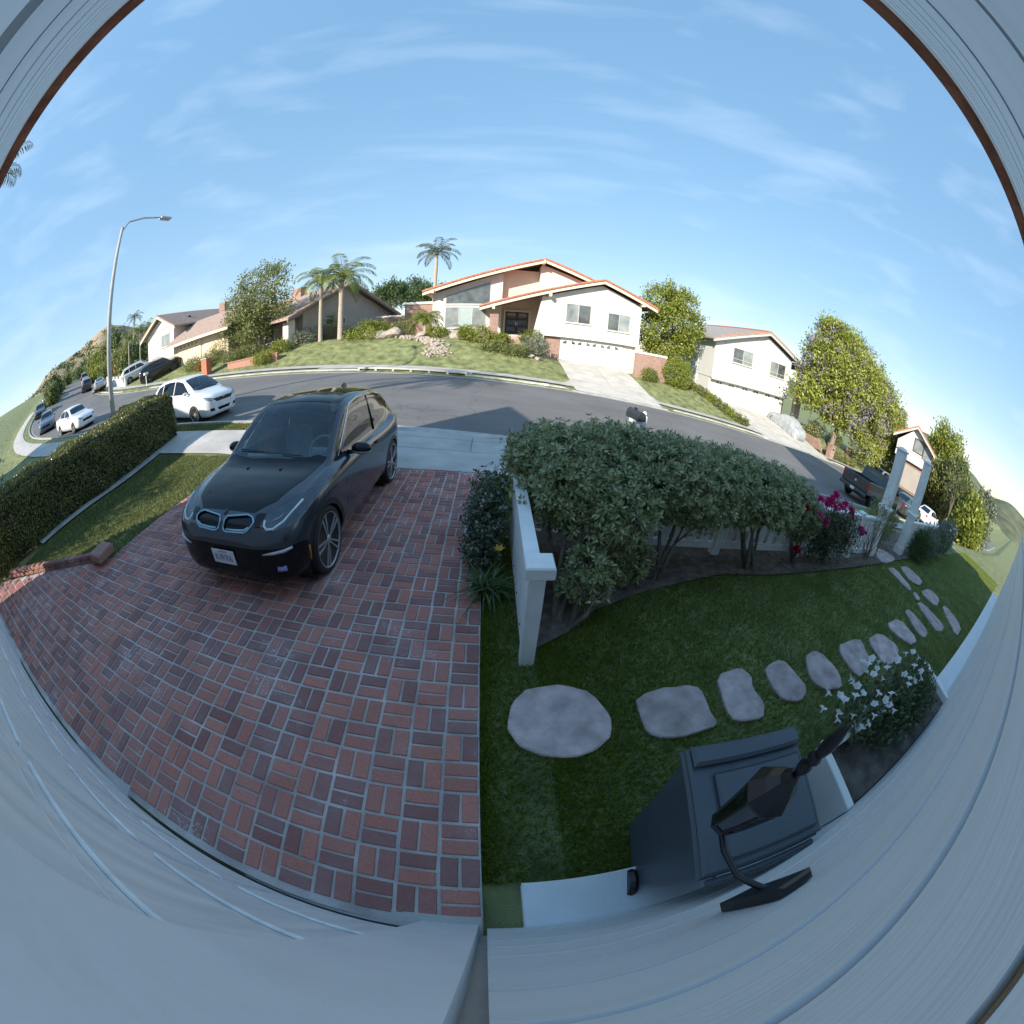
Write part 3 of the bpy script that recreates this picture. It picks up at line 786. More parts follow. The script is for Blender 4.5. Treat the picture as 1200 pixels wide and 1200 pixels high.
def wheel(parent, x, y, r, w, style, tilt=0):
    """axle along y; outer face away from the car centre"""
    sg = 1 if y > 0 else -1
    M = Matrix.Translation((x, y, r)) @ Matrix.Rotation(R(-90*sg), 4, 'X')
    wo_ = MB().lathe([(r*.78, -w/2), (r*.92, -w/2), (r*.985, -w*.38), (r, -w*.15), (r, w*.15), (r*.985, w*.38), (r*.93, w/2), (r*.82, w/2), (r*.79, w*.42)], 36, M).build('wheel', TYRE, parent, True)
    MB().lathe([(r*.78, -w*.4), (r*.78, w*.40), (r*.785, w*.50), (r*.815, w*.51)], 36, M, False).build('rim', RIMS, wo_, True)
    MB().lathe([(0.01, w*.10), (r*.78, w*.02)], 36, M, False).build('rim_well', RIMD, wo_)
    if style == 'double5':
        for k in range(5):
            a = 2*math.pi*k/5 + .35 + tilt
            for e in (-1, 1):
                mb = MB(); T = M @ Matrix.Rotation(a, 4, 'Z')
                V = []
                for (rr, off, hw) in ((r*.10, .010, .008), (r*.45, .026, .0085), (r*.79, .038, .011)):
                    zz = w*.42 if rr < r*.3 else w*.50
                    for (dy, dz) in ((-hw, -.012), (hw, -.012), (hw, 0), (-hw, 0)): V.append(T @ Vector((rr, e*off+dy, zz+dz)))
                F = [(0, 1, 2, 3)[::-1], (8, 9, 10, 11)]
                for q in range(2):
                    for i in range(4): F.append((q*4+i, q*4+(i+1) % 4, q*4+4+(i+1) % 4, q*4+4+i))
                mb.add(V, F).build('spoke', RIMS, wo_)
        MB().lathe([(.001, w*.47), (r*.13, w*.46), (r*.15, w*.36)], 16, M).build('hub_cap', RIMS, wo_, True)
    else:
        mb = MB(); ns = 10 if style == 'multi' else 6
        for k in range(ns):
            a = 2*math.pi*k/ns; T = M @ Matrix.Rotation(a, 4, 'Z'); h_ = r*(.05 if ns == 10 else .09)
            mb.box(r*.1, r*.79, -h_, h_, w*.33, w*.42, .004, T)
        mb.lathe([(.001, w*.46), (r*.16, w*.44), (r*.2, w*.3)], 14, M)
        mb.build('spokes', RIMS, wo_)
    return wo_
def arch_and_well(sk, root, cx, r, wy, rtrim=None, trimmat=None, keepx=None):
    """open the wheel arches; returns nothing"""
    for sg in (1, -1):
        k = (lambda c, n, sg=sg: c.y*sg > wy*.45)
        nb = sk.cut(circ(cx, r*.93, r*1.10), 'y', k); nb.free()
        if rtrim:
            nb = sk.cut(circ(cx, r*.93, rtrim), 'y', k); bm_obj('arch_trim', nb, trimmat, root)
    for sg in (1, -1):
        M = Matrix.Translation((cx, sg*wy*.62, r*.93)) @ Matrix.Rotation(R(-90), 4, 'X')
        MB().lathe([(.01, -wy*.30), (r*1.12, -wy*.30), (r*1.12, wy*.30)] if sg > 0 else [(r*1.12, -wy*.30), (r*1.12, wy*.30), (.01, wy*.30)], 24, M, False).build('wheel_well', BLKMT, root)
def plate(root, text, top, x, z, sgn=-1, col=(.08, .10, .35), lean=0.0, w=.305, h=.155, slope=0.0, y=0.0):
    """number plate facing -x (front, sgn=-1) or +x (rear)"""
    p = MB().box(-.006, .0, -w/2, w/2, -h/2, h/2, .003).build('number_plate', pm('plate_white', (.74, .75, .76), .4, .05, 8), root)
    p.location = (x, y, z); p.rotation_euler = (0, lean, 0 if sgn < 0 else math.pi)
    def txt(s, size, zz, mat, sx=1.0):
        cu = bpy.data.curves.new('txt', 'FONT'); cu.body = s; cu.align_x = 'CENTER'; cu.align_y = 'CENTER'; cu.size = size; cu.extrude = .0008; cu.resolution_u = 2
        o = bpy.data.objects.new('tmp', cu); COL.objects.link(o)
        dg = bpy.context.evaluated_depsgraph_get(); me = bpy.data.meshes.new_from_object(o.evaluated_get(dg)); bpy.data.objects.remove(o)
        me.materials.clear()
        t = link('plate_text', me, mat, p)
        t.matrix_local = Matrix.Translation((-.0075, 0, zz)) @ Matrix(((0, 0, -1, 0), (-1, 0, 0, 0), (0, 1, 0, 0), (0, 0, 0, 1))) @ Matrix.Diagonal((sx, 1, 1, 1))
        return t
    if text: txt(text, .105, -.012, pm('plate_blue', col, .5, .05), .68)
    if top: txt(top, .030, .058, pm('plate_red', (.55, .05, .05), .5, .05), 1.0)
    return p
def placed(root, x, y, z, heading, nrm=None, pitch=0.0):
    """car local: +x = backwards from the nose, y = car's left, z up. heading = world direction (angle) the nose points to"""
    h = heading; f = Vector((math.cos(h), math.sin(h), 0))
    n = Vector(nrm) if nrm is not None else Vector((0, 0, 1))
    f = (f - n*f.dot(n)).normalized(); l = n.cross(f)
    b = -f
    Mx = Matrix(((b.x, l.x, n.x, x), (b.y, l.y, n.y, y), (b.z, l.z, n.z, z), (0, 0, 0, 1)))
    # b x l = -n  -> mirrored frame would flip; rebuild right-handed with y = car's right
    Mx = Matrix(((b.x, -l.x, n.x, x), (b.y, -l.y, n.y, y), (b.z, -l.z, n.z, z), (0, 0, 0, 1)))
    root.matrix_world = Mx
    return root
def strip(name, pts, r, mat, root, n=6):
    if len(pts) < 2: return None
    return MB().tube(pts, r, n).build(name, mat, root, True)
# ------------------------------------------------------------------ the grey hatchback in the drive (y = car's right)
I3 = {
 0.00: (.32, .40, .44, .46, .42, .585, .39, .625, .25, .65, .655),
 0.04: (.25, .56, .61, .47, .59, .625, .54, .675, .34, .71, .715),
 0.12: (.21, .68, .745, .49, .725, .675, .67, .745, .43, .79, .80),
 0.28: (.19, .75, .83, .51, .81, .74, .745, .82, .50, .868, .882),
 0.50: (.18, .79, .868, .53, .85, .80, .78, .885, .56, .925, .937),
 0.74: (.18, .80, .884, .55, .868, .845, .79, .93, .60, .962, .970),
 1.00: (.18, .80, .8875, .56, .872, .87, .79, .962, .66, .993, 1.00),
 1.20: (.18, .80, .8875, .57, .868, .885, .785, .975, .70, 1.05, 1.10),
 1.55: (.18, .80, .885, .57, .86, .90, .775, .985, .655, 1.295, 1.345),
 1.90: (.18, .80, .88, .58, .855, .91, .765, .985, .61, 1.475, 1.535),
 2.30: (.18, .80, .88, .58, .852, .915, .755, .985, .59, 1.525, 1.592),
 2.80: (.18, .80, .885, .60, .855, .925, .75, .99, .58, 1.515, 1.59),
 3.30: (.19, .79, .885, .65, .86, .955, .75, 1.03, .565, 1.475, 1.555),
 3.65: (.22, .76, .86, .70, .83, 1.0, .73, 1.09, .54, 1.40, 1.48),
 3.88: (.27, .70, .80, .72, .76, 1.0, .68, 1.07, .49, 1.25, 1.30),
 3.97: (.33, .60, .70, .72, .66, .95, .58, 1.0, .41, 1.08, 1.10),
 4.00: (.38, .45, .55, .70, .50, .88, .45, .92, .3, .96, .97)}
def make_i3():
    root = empty('parked_car', label='dark grey compact hatchback with black bonnet and ring-shaped blue-edged grilles parked on brick driveway', cat='car')
    PAINT = pm('grey_metallic', (.065, .072, .085), .16, .05, 40, metal=.45, coat=.5, detail=2)
    BLUE = pm('grille_blue', (.34, .54, .66), .25, .05, 10, metal=.4)
    HOOD = pm('bonnet_black', (.004, .005, .007), .07, .08, 10, coat=.0, spec=.30)
    sk = Skin(I3, 8, 6)
    ra_, fa, ba = .35, .72, 3.29
    for cx in (fa, ba): arch_and_well(sk, root, cx, ra_, .88, .445, BLKMT)
    # glass
    ws = sk.cut([(1.115, -.28), (1.115, .28), (1.16, .52), (1.235, .675), (1.86, .585), (1.915, .40), (1.915, -.40), (1.86, -.585), (1.235, -.675), (1.16, -.52)], 'z', lambda c, n: c.z > .92)
    bm_obj('windscreen', ws, CGLASS, root, offset=-.003)
    for sg in (1, -1):
        kk = lambda c, n, sg=sg: c.y*sg > .4 and c.z > .9
        g1 = sk.cut([(1.50, 1.005), (2.06, 1.462), (2.36, 1.495), (2.71, 1.49), (2.70, 1.0)], 'y', kk); bm_obj('side_window', g1, CGLASS_D, root, offset=-.003)
        g2 = sk.cut([(2.745, .995), (2.755, 1.49), (3.10, 1.475), (3.36, 1.41), (3.62, 1.25), (3.36, 1.07), (3.05, .995)], 'y', kk); bm_obj('side_window', g2, CGLASS_D, root, offset=-.003)
        q = sk.cut([(1.33, 1.0), (1.47, 1.005), (1.62, 1.13)], 'y', kk); bm_obj('quarter_window', q, CGLASS_D, root, offset=-.003)
        strip('window_trim', sk.project([(1.36, 1.01), (1.60, 1.17), (1.84, 1.345), (2.05, 1.478), (2.36, 1.512), (2.72, 1.507), (3.08, 1.495), (3.37, 1.43), (3.64, 1.26)], 'y' if sg > 0 else '-y', .004), .007, CHROME, root)
        strip('pillar_trim', sk.project([(2.725, 1.0), (2.735, 1.25), (2.735, 1.49)], 'y' if sg > 0 else '-y', .002), .012, BLKGL, root)
    rg = sk.cut([(-.52, 1.02), (.52, 1.02), (.46, 1.42), (-.46, 1.42)], 'x', lambda c, n: c.x > 3.5); bm_obj('rear_window', rg, CGLASS_D, root)
    # black bonnet / roof / front apron
    hd = sk.cut([(.20, -.36), (.20, .36), (.36, .53), (.75, .645), (1.20, .705), (1.20, -.705), (.75, -.645), (.36, -.53)], 'z', lambda c, n: c.z > .75); bm_obj('bonnet', hd, HOOD, root, offset=.002)
    rf = sk.cut([(1.90, -.56), (1.90, .56), (2.4, .555), (3.2, .53), (3.75, .45), (3.75, -.45), (3.2, -.53), (2.4, -.555)], 'z', lambda c, n: c.z > 1.3); bm_obj('roof_panel', rf, HOOD, root, offset=.001)
    # kidneys
    for sg in (1, -1):
        out = [(sg*y, z) for y, z in ((0.03, 0.742), (0.03, 0.79), (0.055, 0.813), (0.3, 0.83), (0.365, 0.818), (0.395, 0.796), (0.385, 0.772), (0.34, 0.734), (0.305, 0.719), (0.08, 0.711), (0.045, 0.72))]
        kn = sk.cut(out, 'x', lambda c, n: c.x < .5); bm_obj('grille', kn, BLKGL, root, offset=-.012)
        pr = sk.project(out, 'x', .008)
        strip('grille_surround', pr + pr[:1], .0085, BLUE, root, 8)
        low = sk.project([(sg*y, z) for y, z in ((0.07, 0.73), (0.18, 0.73), (0.3, 0.736), (0.35, 0.758))], 'x', .003); strip('grille_lip', low, .011, BLUE, root, 8)
        # black mask between grille and lamp
        mk = sk.cut([(sg*y, z) for y, z in ((.40, .80), (.415, .765), (.465, .755), (.50, .84), (.44, .845), (.385, .835))], 'x', lambda c, n: c.x < .6); bm_obj('lamp_mask', mk, BLKGL, root)
        # headlamp
        hl = [(sg*y, z) for y, z in ((0.465, 0.76), (0.52, 0.725), (0.61, 0.728), (0.71, 0.775), (0.785, 0.86), (0.81, 0.92), (0.755, 0.925), (0.62, 0.89), (0.5, 0.86))]
        hb = sk.cut(hl, 'x', lambda c, n: c.x < .95)
        b2 = hb.copy(); bm_obj('headlamp', hb, pm('lamp_housing', (.035, .037, .04), .3, .2, 10, metal=.3), root, offset=-.02)
        bm_obj('headlamp_lens', b2, LAMPG, root, offset=.001)
        u_ = [(sg*y, z) for y, z in ((0.505, 0.805), (0.512, 0.772), (0.545, 0.75), (0.61, 0.755), (0.69, 0.795), (0.745, 0.86), (0.765, 0.885))]
        strip('lamp_ring', sk.project(u_, 'x', -.004), .012, pm('lamp_led', (.72, .74, .76), .3, .03), root, 8)
        strip('lamp_ring', sk.project([(sg*y, z) for y, z in ((0.56, 0.855), (0.535, 0.82), (0.575, 0.8), (0.64, 0.82), (0.69, 0.875))], 'x', -.008), .006, CHROME, root, 6)
    ap_ = sk.cut([(-.2, .10), (.46, .10), (.40, .45), (.31, .575), (.20, .595), (-.2, .595)], 'y', lambda c, n: c.x < .7)
    bm_obj('front_apron', ap_, BLKGL, root)
    sp = sk.cut([(.9, .10), (3.1, .10), (3.1, .235), (.9, .235)], 'y', None); bm_obj('sill', sp, BLKMT, root)
    for sg in (1, -1):
        fg = [(sg*y, z) for y, z in ((.49, .525), (.55, .515), (.74, .535), (.775, .565), (.74, .575), (.60, .555))]
        strip('fog_lamp', sk.project([(sg*.50, .545), (sg*.60, .557), (sg*.70, .568), (sg*.765, .580)], 'x', .004), [.006, .014, .017, .012], pm('fog_silver', (.55, .57, .60), .3, .05, metal=.5), root, 8)
        strip('reflector', sk.project([(.335, .36), (.325, .51)], 'y' if sg > 0 else '-y', .004), .009, AMBER, root, 6)
        # mirror
        mr = MB(); M = Matrix.Translation((1.62, sg*.955, 1.035)) @ Matrix.Diagonal((.085, .125, .072, 1))
        mr.lathe([(.001, -1), (.5, -.87), (.8, -.6), (.97, -.25), (1, 0), (.97, .25), (.8, .6), (.5, .87), (.001, 1)], 18, M)
        mo = mr.build('mirror', BLKGL, root, True)
        MB().lathe([(.001, -1.03), (.5, -.9), (.82, -.62), (.99, -.32)], 18, M).build('mirror_base', RIMS, mo, True)
        MB().tube([(1.60, sg*.78, .985), (1.61, sg*.88, 1.0)], [.03, .022], 8).build('mirror_arm', BLKGL, mo, True)
        strip('door_handle', sk.project([(2.42, .885), (2.60, .89)], 'y' if sg > 0 else '-y', .012), .012, BLKGL, root, 8)
        # shut lines
        d_ = 'y' if sg > 0 else '-y'
        for ln in ([(1.36, .99), (1.30, .80), (1.28, .5), (1.34, .26)], [(2.72, .98), (2.70, .7), (2.66, .4), (2.6, .26)], [(1.28, .93), (.95, .92), (.60, .87), (.40, .815)]):
            strip('shut_line', sk.project(ln, d_, .0005), .0028, DARK, root, 5)
    # front number plate, badge, sticker, wipers, antenna fin
    plate(root, 'KVR906', 'California', -.012, .475, lean=R(-4))
    st_ = sk.project([(-.62, .40), (-.66, .395), (-.70, .40)], 'x', .003)
    strip('sticker', st_, [.026, .022, .028], pm('sticker_violet', (.28, .26, .52), .5, .1), root, 10)
    bg_, bn_ = sk.hit((.18, 0, 3), (0, 0, -1))
    if bg_:
        MB().lathe([(.001, .006), (.028, .005), (.034, .0)], 16, Matrix.Translation(bg_) @ bn_.to_track_quat('Z', 'Y').to_matrix().to_4x4()).build('badge', RIMD, root, True)
    for (a, b) in (((1.165, -.02), (1.24, .55)), ((1.15, -.42), (1.17, .08))):
        pts = sk.project([(a[0]+(b[0]-a[0])*t, a[1]+(b[1]-a[1])*t) for t in np.linspace(0, 1, 6)], 'z', .014); strip('wiper', pts, .006, BLKMT, root)
    for y in (-.25, .22):
        h, n = sk.hit((.93, y, 3), (0, 0, -1)); MB().box(-.02, .02, -.012, .012, 0, .012, .003, Matrix.Translation(h)).build('washer_jet', BLKMT, root)
    h, n = sk.hit((3.35, 0, 3), (0, 0, -1))
    MB().add([(-.10, -.022, -.01), (.08, -.03, -.01), (.08, .03, -.01), (-.10, .022, -.01), (.03, -.006, .065), (.07, -.008, .06), (.07, .008, .06), (.03, .006, .065)],
             [(0, 1, 5, 4), (1, 2, 6, 5), (2, 3, 7, 6), (3, 0, 4, 7), (4, 5, 6, 7)]).build('antenna_fin', BLKGL, root).location = h
    # interior
    BOX('floor_pan', INTD, root, .9, 3.9, -.76, .76, .26, .34)
    MB().prism([(1.18, .5), (1.18, .965), (1.38, .985), (1.62, .90), (1.66, .5)], -.68, .68, 'y').build('dashboard', INTD, root)
    MB().prism([(1.40, .975), (1.44, 1.0), (1.60, .93), (1.56, .905)], .02, .60, 'y').build('dash_trim', DASHM, root)
    sw = MB(); M = Matrix.Translation((1.80, -.36, .93)) @ Matrix.Rotation(R(-66), 4, 'Y')
    pts = [M @ Vector((.19*math.cos(a), .19*math.sin(a), 0)) for a in np.linspace(0, 2*math.pi, 25)]
    sw.tube(pts, .016, 8); sw.box(-.05, .05, -.17, .17, -.02, .0, .005, M)
    sw.build('steering_wheel', pm('wheel_grey', (.28, .28, .29), .5, .1), root, True)
    for (sx_, y) in ((2.25, -.37), (2.25, .37), (3.05, -.37), (3.05, .37)):
        MB().box(sx_-.24, sx_+.26, y-.25, y+.25, .36, .58, .06).box(sx_+.20, sx_+.34, y-.24, y+.24, .5, 1.12, .05).box(sx_+.22, sx_+.33, y-.13, y+.13, 1.14, 1.34, .04).build('seat', SEATM, root, False)
    mrr = MB().box(-.02, .02, -.11, .11, -.03, .03, .01).build('rear_view_mirror', BLKMT, root); mrr.location = (1.86, 0, 1.40)
    for (cx, cy) in ((fa, .79), (fa, -.79), (ba, .79), (ba, -.79)):
        wheel(root, cx, cy, ra_, .165, 'double5', .2 if cy < 0 else 0)
    bm_obj('body', sk.bm, PAINT, root)
    # rear
    for sg in (1, -1): MB().box(3.90, 4.0, sg*.52-.16, sg*.52+.16, .82, .97, .03).build('tail_lamp', REDL, root)
    return root
i3 = make_i3()
placed(i3, -2.43, .615, float(yard(-2.43, .615)), R(-90.8), (DM @ np.array([0, 0, 1.0])))

# ------------------------------------------------------------------ other cars: one builder, different sections
def simple_car(name, table, L, paint, label, win, ws, rw, wheels, r=.31, w=.2, style='multi', grille=None, lamps=None, tails=None, group=None, roofrail=False, hubw=None, txt='', mirror=None, dark=True):
    root = empty(name, label=label, cat='car', group=group)
    sk = Skin(table, 6, 4)
    hw = max(v[2] for v in table.values())
    for cx in wheels: arch_and_well(sk, root, cx, r, hw)
    gl = CGLASS_D if dark else CGLASS
    if ws: bm_obj('windscreen', sk.cut(ws, 'z', lambda c, n: c.z > .75 and c.x < L*.6), CGLASS, root, offset=-.003)
    if rw: bm_obj('rear_window', sk.cut(rw, 'x', lambda c, n: c.x > L*.72), CGLASS_D, root, offset=-.003)
    for sg in (1, -1):
        for pl in win:
            bm_obj('side_window', sk.cut(pl, 'y', lambda c, n, sg=sg: c.y*sg > .3 and c.z > .8), gl, root, offset=-.003)
        if lamps:
            b = sk.cut([(sg*y, z) for y, z in lamps], 'x', lambda c, n: c.x < L*.3); bm_obj('headlamp', b, pm('headlamp_clear', (.22, .24, .27), .12, .4, 14, metal=.3, coat=.8), root, offset=.003)
        if tails:
            b = sk.cut([(sg*y, z) for y, z in tails], 'x', lambda c, n: c.x > L*.7); bm_obj('tail_lamp', b, REDL, root, offset=.003)
        if mirror:
            M = Matrix.Translation((mirror[0], sg*(hw+.06), mirror[1])) @ Matrix.Diagonal((.07, .11, .065, 1))
            MB().lathe([(.001, -1), (.6, -.8), (.95, -.3), (1, 0), (.95, .3), (.6, .8), (.001, 1)], 12, M).build('mirror', paint, root, True)
        d_ = 'y' if sg > 0 else '-y'
        for xx in [win[0][0][0]+.03] + [p[0][0]-.02 for p in win[1:]]:
            strip('shut_line', sk.project([(xx, .90), (xx-.03, .62), (xx, .3)], d_, .0005), .004, DARK, root, 4)
    if grille:
        for g_ in grille:
            bm_obj('grille', sk.cut(g_, 'x', lambda c, n: c.x < L*.25), BLKGL, root, offset=-.002)
    BOX('floor_pan', INTD, root, L*.15, L*.95, -hw*.8, hw*.8, .25, .5)
    for y in (-.36, .36):
        for f in (.45, .66):
            MB().box(L*f, L*f+.16, y-.22, y+.22, .5, 1.05, .04).build('seat', SEATM, root)
    MB().box(L*.26, L*.34, -hw*.8, hw*.8, .5, .93, .03).build('dashboard', INTD, root)
    for cx in wheels:
        for sg in (1, -1): wheel(root, cx, sg*(hw-w*.62), r, w, style)
    bm_obj('body', sk.bm, paint, root)
    return root, sk
FIT = {
 0.00: (.28, .42, .46, .45, .44, .60, .40, .66, .25, .70, .71),
 0.05: (.22, .58, .63, .46, .61, .66, .55, .72, .34, .77, .78),
 0.18: (.18, .70, .76, .48, .74, .74, .66, .81, .42, .87, .88),
 0.40: (.17, .75, .83, .50, .81, .81, .72, .88, .48, .93, .945),
 0.70: (.17, .77, .845, .55, .83, .86, .74, .935, .54, .985, 1.0),
 0.86: (.17, .77, .847, .56, .835, .88, .75, .955, .66, 1.02, 1.045),
 1.25: (.17, .77, .847, .58, .835, .91, .745, .98, .62, 1.24, 1.28),
 1.75: (.17, .77, .847, .58, .835, .93, .74, .995, .57, 1.43, 1.475),
 2.30: (.17, .77, .847, .58, .835, .95, .735, 1.01, .56, 1.465, 1.52),
 3.00: (.18, .77, .847, .60, .835, .98, .73, 1.04, .55, 1.44, 1.505),
 3.55: (.20, .75, .83, .62, .82, 1.0, .72, 1.07, .53, 1.37, 1.44),
 3.90: (.24, .70, .78, .64, .77, .98, .69, 1.06, .49, 1.2, 1.25),
 4.04: (.30, .6, .68, .66, .66, .92, .60, .98, .42, 1.05, 1.07),
 4.08: (.36, .45, .52, .65, .5, .85, .44, .9, .3, .94, .95)}
WHITEC = pm('white_car_paint', (.74, .75, .77), .25, .03, 10, coat=.8)
fit, sk = simple_car('parked_car', FIT, 4.08, WHITEC, 'white compact hatchback with black grille parked at the kerb behind the clipped hedge',
    [[(1.16, .985), (1.68, 1.365), (1.95, 1.42), (2.24, 1.44), (2.26, .985)], [(2.30, .99), (2.28, 1.44), (2.75, 1.435), (3.14, 1.39), (3.14, 1.03)], [(3.18, 1.045), (3.18, 1.38), (3.56, 1.27), (3.68, 1.10)]],
    [(.88, -.40), (.88, .40), (.98, .64), (1.66, .545), (1.70, .30), (1.70, -.30), (1.66, -.545), (.98, -.64)],
    [(-.46, 1.08), (.46, 1.08), (.40, 1.36), (-.40, 1.36)], (.80, 3.33), .305, .185, 'six',
    grille=[[(-.36, .64), (.36, .64), (.46, .72), (.44, .775), (-.44, .775), (-.46, .72)], [(-.26, .34), (.26, .34), (.32, .44), (-.32, .44)], [(.44, .36), (.62, .36), (.66, .46), (.48, .46)], [(-.44, .36), (-.62, .36), (-.66, .46), (-.48, .46)]],
    lamps=[(.47, .71), (.60, .68), (.73, .75), (.755, .85), (.62, .82), (.46, .78)], mirror=(1.22, 1.03))
strip('grille_bar', sk.project([(y, .757) for y in np.linspace(-.5, .5, 9)], 'x', .012), .012, CHROME, fit)
bg_, bn_ = sk.hit((-3, 0, .755), (1, 0, 0))
MB().lathe([(.001, .012), (.045, .010), (.05, 0)], 14, Matrix.Translation(bg_ + Vector((-.014, 0, 0))) @ Matrix.Rotation(R(-90), 4, 'Y')).build('badge', CHROME, fit)
plate(fit, '', '', -.014, .52)
for (a, b) in (((.93, -.05), (1.0, .52)), ((.92, -.45), (.94, .0))):
    strip('wiper', sk.project([(a[0]+(b[0]-a[0])*t, a[1]+(b[1]-a[1])*t) for t in np.linspace(0, 1, 5)], 'z', .012), .007, BLKMT, fit)
placed(fit, -8.80, 8.24, .30, R(-6.1), (.0795, 0, 1))
# ================================================================== houses across the street
STUC_W = pm('stucco_white', (.60, .575, .53), .85, .04, 1.5, .25, 90, col2=(.63, .605, .56))
STUC_C = pm('stucco_cream', (.62, .54, .43), .85, .05, 1.5, .25, 90)
STUC_T = pm('stucco_taupe', (.36, .325, .29), .85, .06, 1.2, .3, 90)
STUC_R = pm('stucco_cool_white', (.60, .60, .59), .8, .03, 1.5, .15, 90)
FASC = pm('fascia_cream', (.70, .62, .46), .6, .05, 4)
TILE = pm('clay_tile', (.34, .13, .085), .8, .28, 9, .6, 14, col2=(.46, .20, .13))
SHING = pm('shingle_roof', (.30, .215, .18), .9, .18, 7, .5, 30, col2=(.38, .28, .235))
SHING_G = pm('shingle_grey', (.26, .24, .225), .9, .16, 7, .5, 30, col2=(.33, .30, .28))
WGLASS = pm('window_pane', (.17, .20, .21), .06, .2, 1.2, coat=.6, spec=.8, col2=(.27, .30, .30))
WGLASS_D = pm('window_pane_dark', (.045, .055, .06), .06, .3, 1.5, coat=.6, spec=.8, col2=(.10, .115, .12))
WFRAME = pm('window_frame', (.50, .50, .48), .5, .04)
DOORW = pm('garage_door_white', (.64, .63, .60), .5, .03, 2)
TANW = pm('garage_door_cream', (.70, .58, .42), .5, .04, 2)
BRWN = pm('dark_brown_wood', (.07, .05, .04), .6, .2, 6)
def ring(mb, x0, x1, z0, z1, t, y0, y1):
    o = [(x0, z0), (x1, z0), (x1, z1), (x0, z1)]; i = [(x0+t, z0+t), (x1-t, z0+t), (x1-t, z1-t), (x0+t, z1-t)]
    V = [(x, y0, z) for x, z in o] + [(x, y0, z) for x, z in i] + [(x, y1, z) for x, z in o] + [(x, y1, z) for x, z in i]
    F = []
    for k in range(4):
        n = (k+1) % 4
        F += [(k, n, 4+n, 4+k), (8+n, 8+k, 12+k, 12+n), (n, k, 8+k, 8+n), (4+k, 4+n, 12+n, 12+k)]
    return mb.add(V, F)
class House:
    """builder that takes coordinates in the house frame: x along the front, y back from the front, z up (absolute)"""
    def __init__(s, name, loc, label, cat='house', rz=0.0, group=None):
        s.o = empty(name, loc, rz, label, cat, group); s.loc = loc
    def box(s, name, mat, x0, x1, y0, y1, z0, z1, c=0.0, parent=None):
        l = s.loc; return BOX(name, mat, parent or s.o, x0-l[0], x1-l[0], y0-l[1], y1-l[1], z0-l[2], z1-l[2], c)
    def prism(s, name, mat, poly, a0, a1, axis='y', parent=None):
        l = s.loc
        if axis == 'y': P = [(p[0]-l[0], p[1]-l[2]) for p in poly]; k = l[1]
        elif axis == 'x': P = [(p[0]-l[1], p[1]-l[2]) for p in poly]; k = l[0]
        else: P = [(p[0]-l[0], p[1]-l[1]) for p in poly]; k = l[2]
        return MB().prism(P, a0-k, a1-k, axis).build(name, mat, parent or s.o)
    def window(s, x0, x1, z0, z1, y, panes=2, glass=None, fm=None, t=.06, parent=None, rail=None):
        l = s.loc; x0, x1, z0, z1, y = x0-l[0], x1-l[0], z0-l[2], z1-l[2], y-l[1]
        w = ring(MB(), x0, x1, z0, z1, t, y-.05, y+.03).build('window', fm or WFRAME, parent or s.o)
        n = panes; g = glass or WGLASS
        for k in range(n):
            a = x0+t+(x1-x0-2*t)*k/n; b = x0+t+(x1-x0-2*t)*(k+1)/n
            gl_ = g[k] if isinstance(g, (list, tuple)) else g
            BOX('pane', gl_, w, a+.012, b-.012, y-.015, y+.01, z0+t, z1-t)
            if k: BOX('mullion', fm or WFRAME, w, a-.022, a+.022, y-.04, y+.02, z0+t, z1-t)
        if rail: BOX('mullion', fm or WFRAME, w, x0+t, x1-t, y-.042, y+.018, z0+rail, z0+rail+.04)
        BOX('sill', fm or WFRAME, w, x0-.05, x1+.05, y-.10, y+.0, z0-.06, z0-.002)
        return w
    def gable(s, name, mat, le, pk, re, t, y0, y1):
        """roof slab over a gable facing the street: left eave, peak, right eave (x,z)"""
        return s.prism(name, mat, [le, pk, re, (re[0], re[1]-t), (pk[0], pk[1]-t), (le[0], le[1]-t)], y0, y1)
def fan_windows(H, door, xs, z, y, w=.30, h=.24):
    l = H.loc
    for k, x in enumerate(xs):
        n = 6; s_ = 1 if k % 2 else -1
        pts = [(x - s_*w/2, z)] + [(x - s_*w/2 + s_*w*math.sin(a), z + h*math.cos(a)) for a in np.linspace(0, math.pi/2, n)]
        P = [(p[0]-l[0], p[1]-l[2]) for p in pts]
        if s_ < 0: P = P[::-1]
        MB().prism(P, y-.012-l[1], y+.02-l[1], 'y').build('pane', WGLASS_D, door)
def garage_door(H, x0, x1, z0, z1, y, mat, fans, rows=4, cols=6):
    d = H.box('garage_door', mat, x0, x1, y, y+.06, z0, z1)
    rh = (z1-z0)/rows
    for r_ in range(rows-1):
        for c in range(cols):
            cw = (x1-x0)/cols; a = x0+c*cw
            H.box('panel', mat, a+cw*.10, a+cw*.90, y-.016, y+.02, z0+r_*rh+rh*.14, z0+r_*rh+rh*.86, .012, d)
    if fans: fan_windows(H, d, fans, z0+(rows-1)*rh+rh*.28, y)
    return d
def half_tiles(H, name, pts, r=.11, n=26):
    """row of overlapping rounded tiles along a roof edge"""
    mb = MB(); l = Vector(H.loc)
    a, b = Vector(pts[0])-l, Vector(pts[1])-l
    m_ = max(3, int((b-a).length/.34))
    for k in range(m_):
        p, q = a+(b-a)*(k/m_), a+(b-a)*((k+1.12)/m_)
        mb.tube([p, q], [r, r*.82], 6, True)
    o = mb.build(name, TILE, H.o); tag(o, kind='stuff'); return o

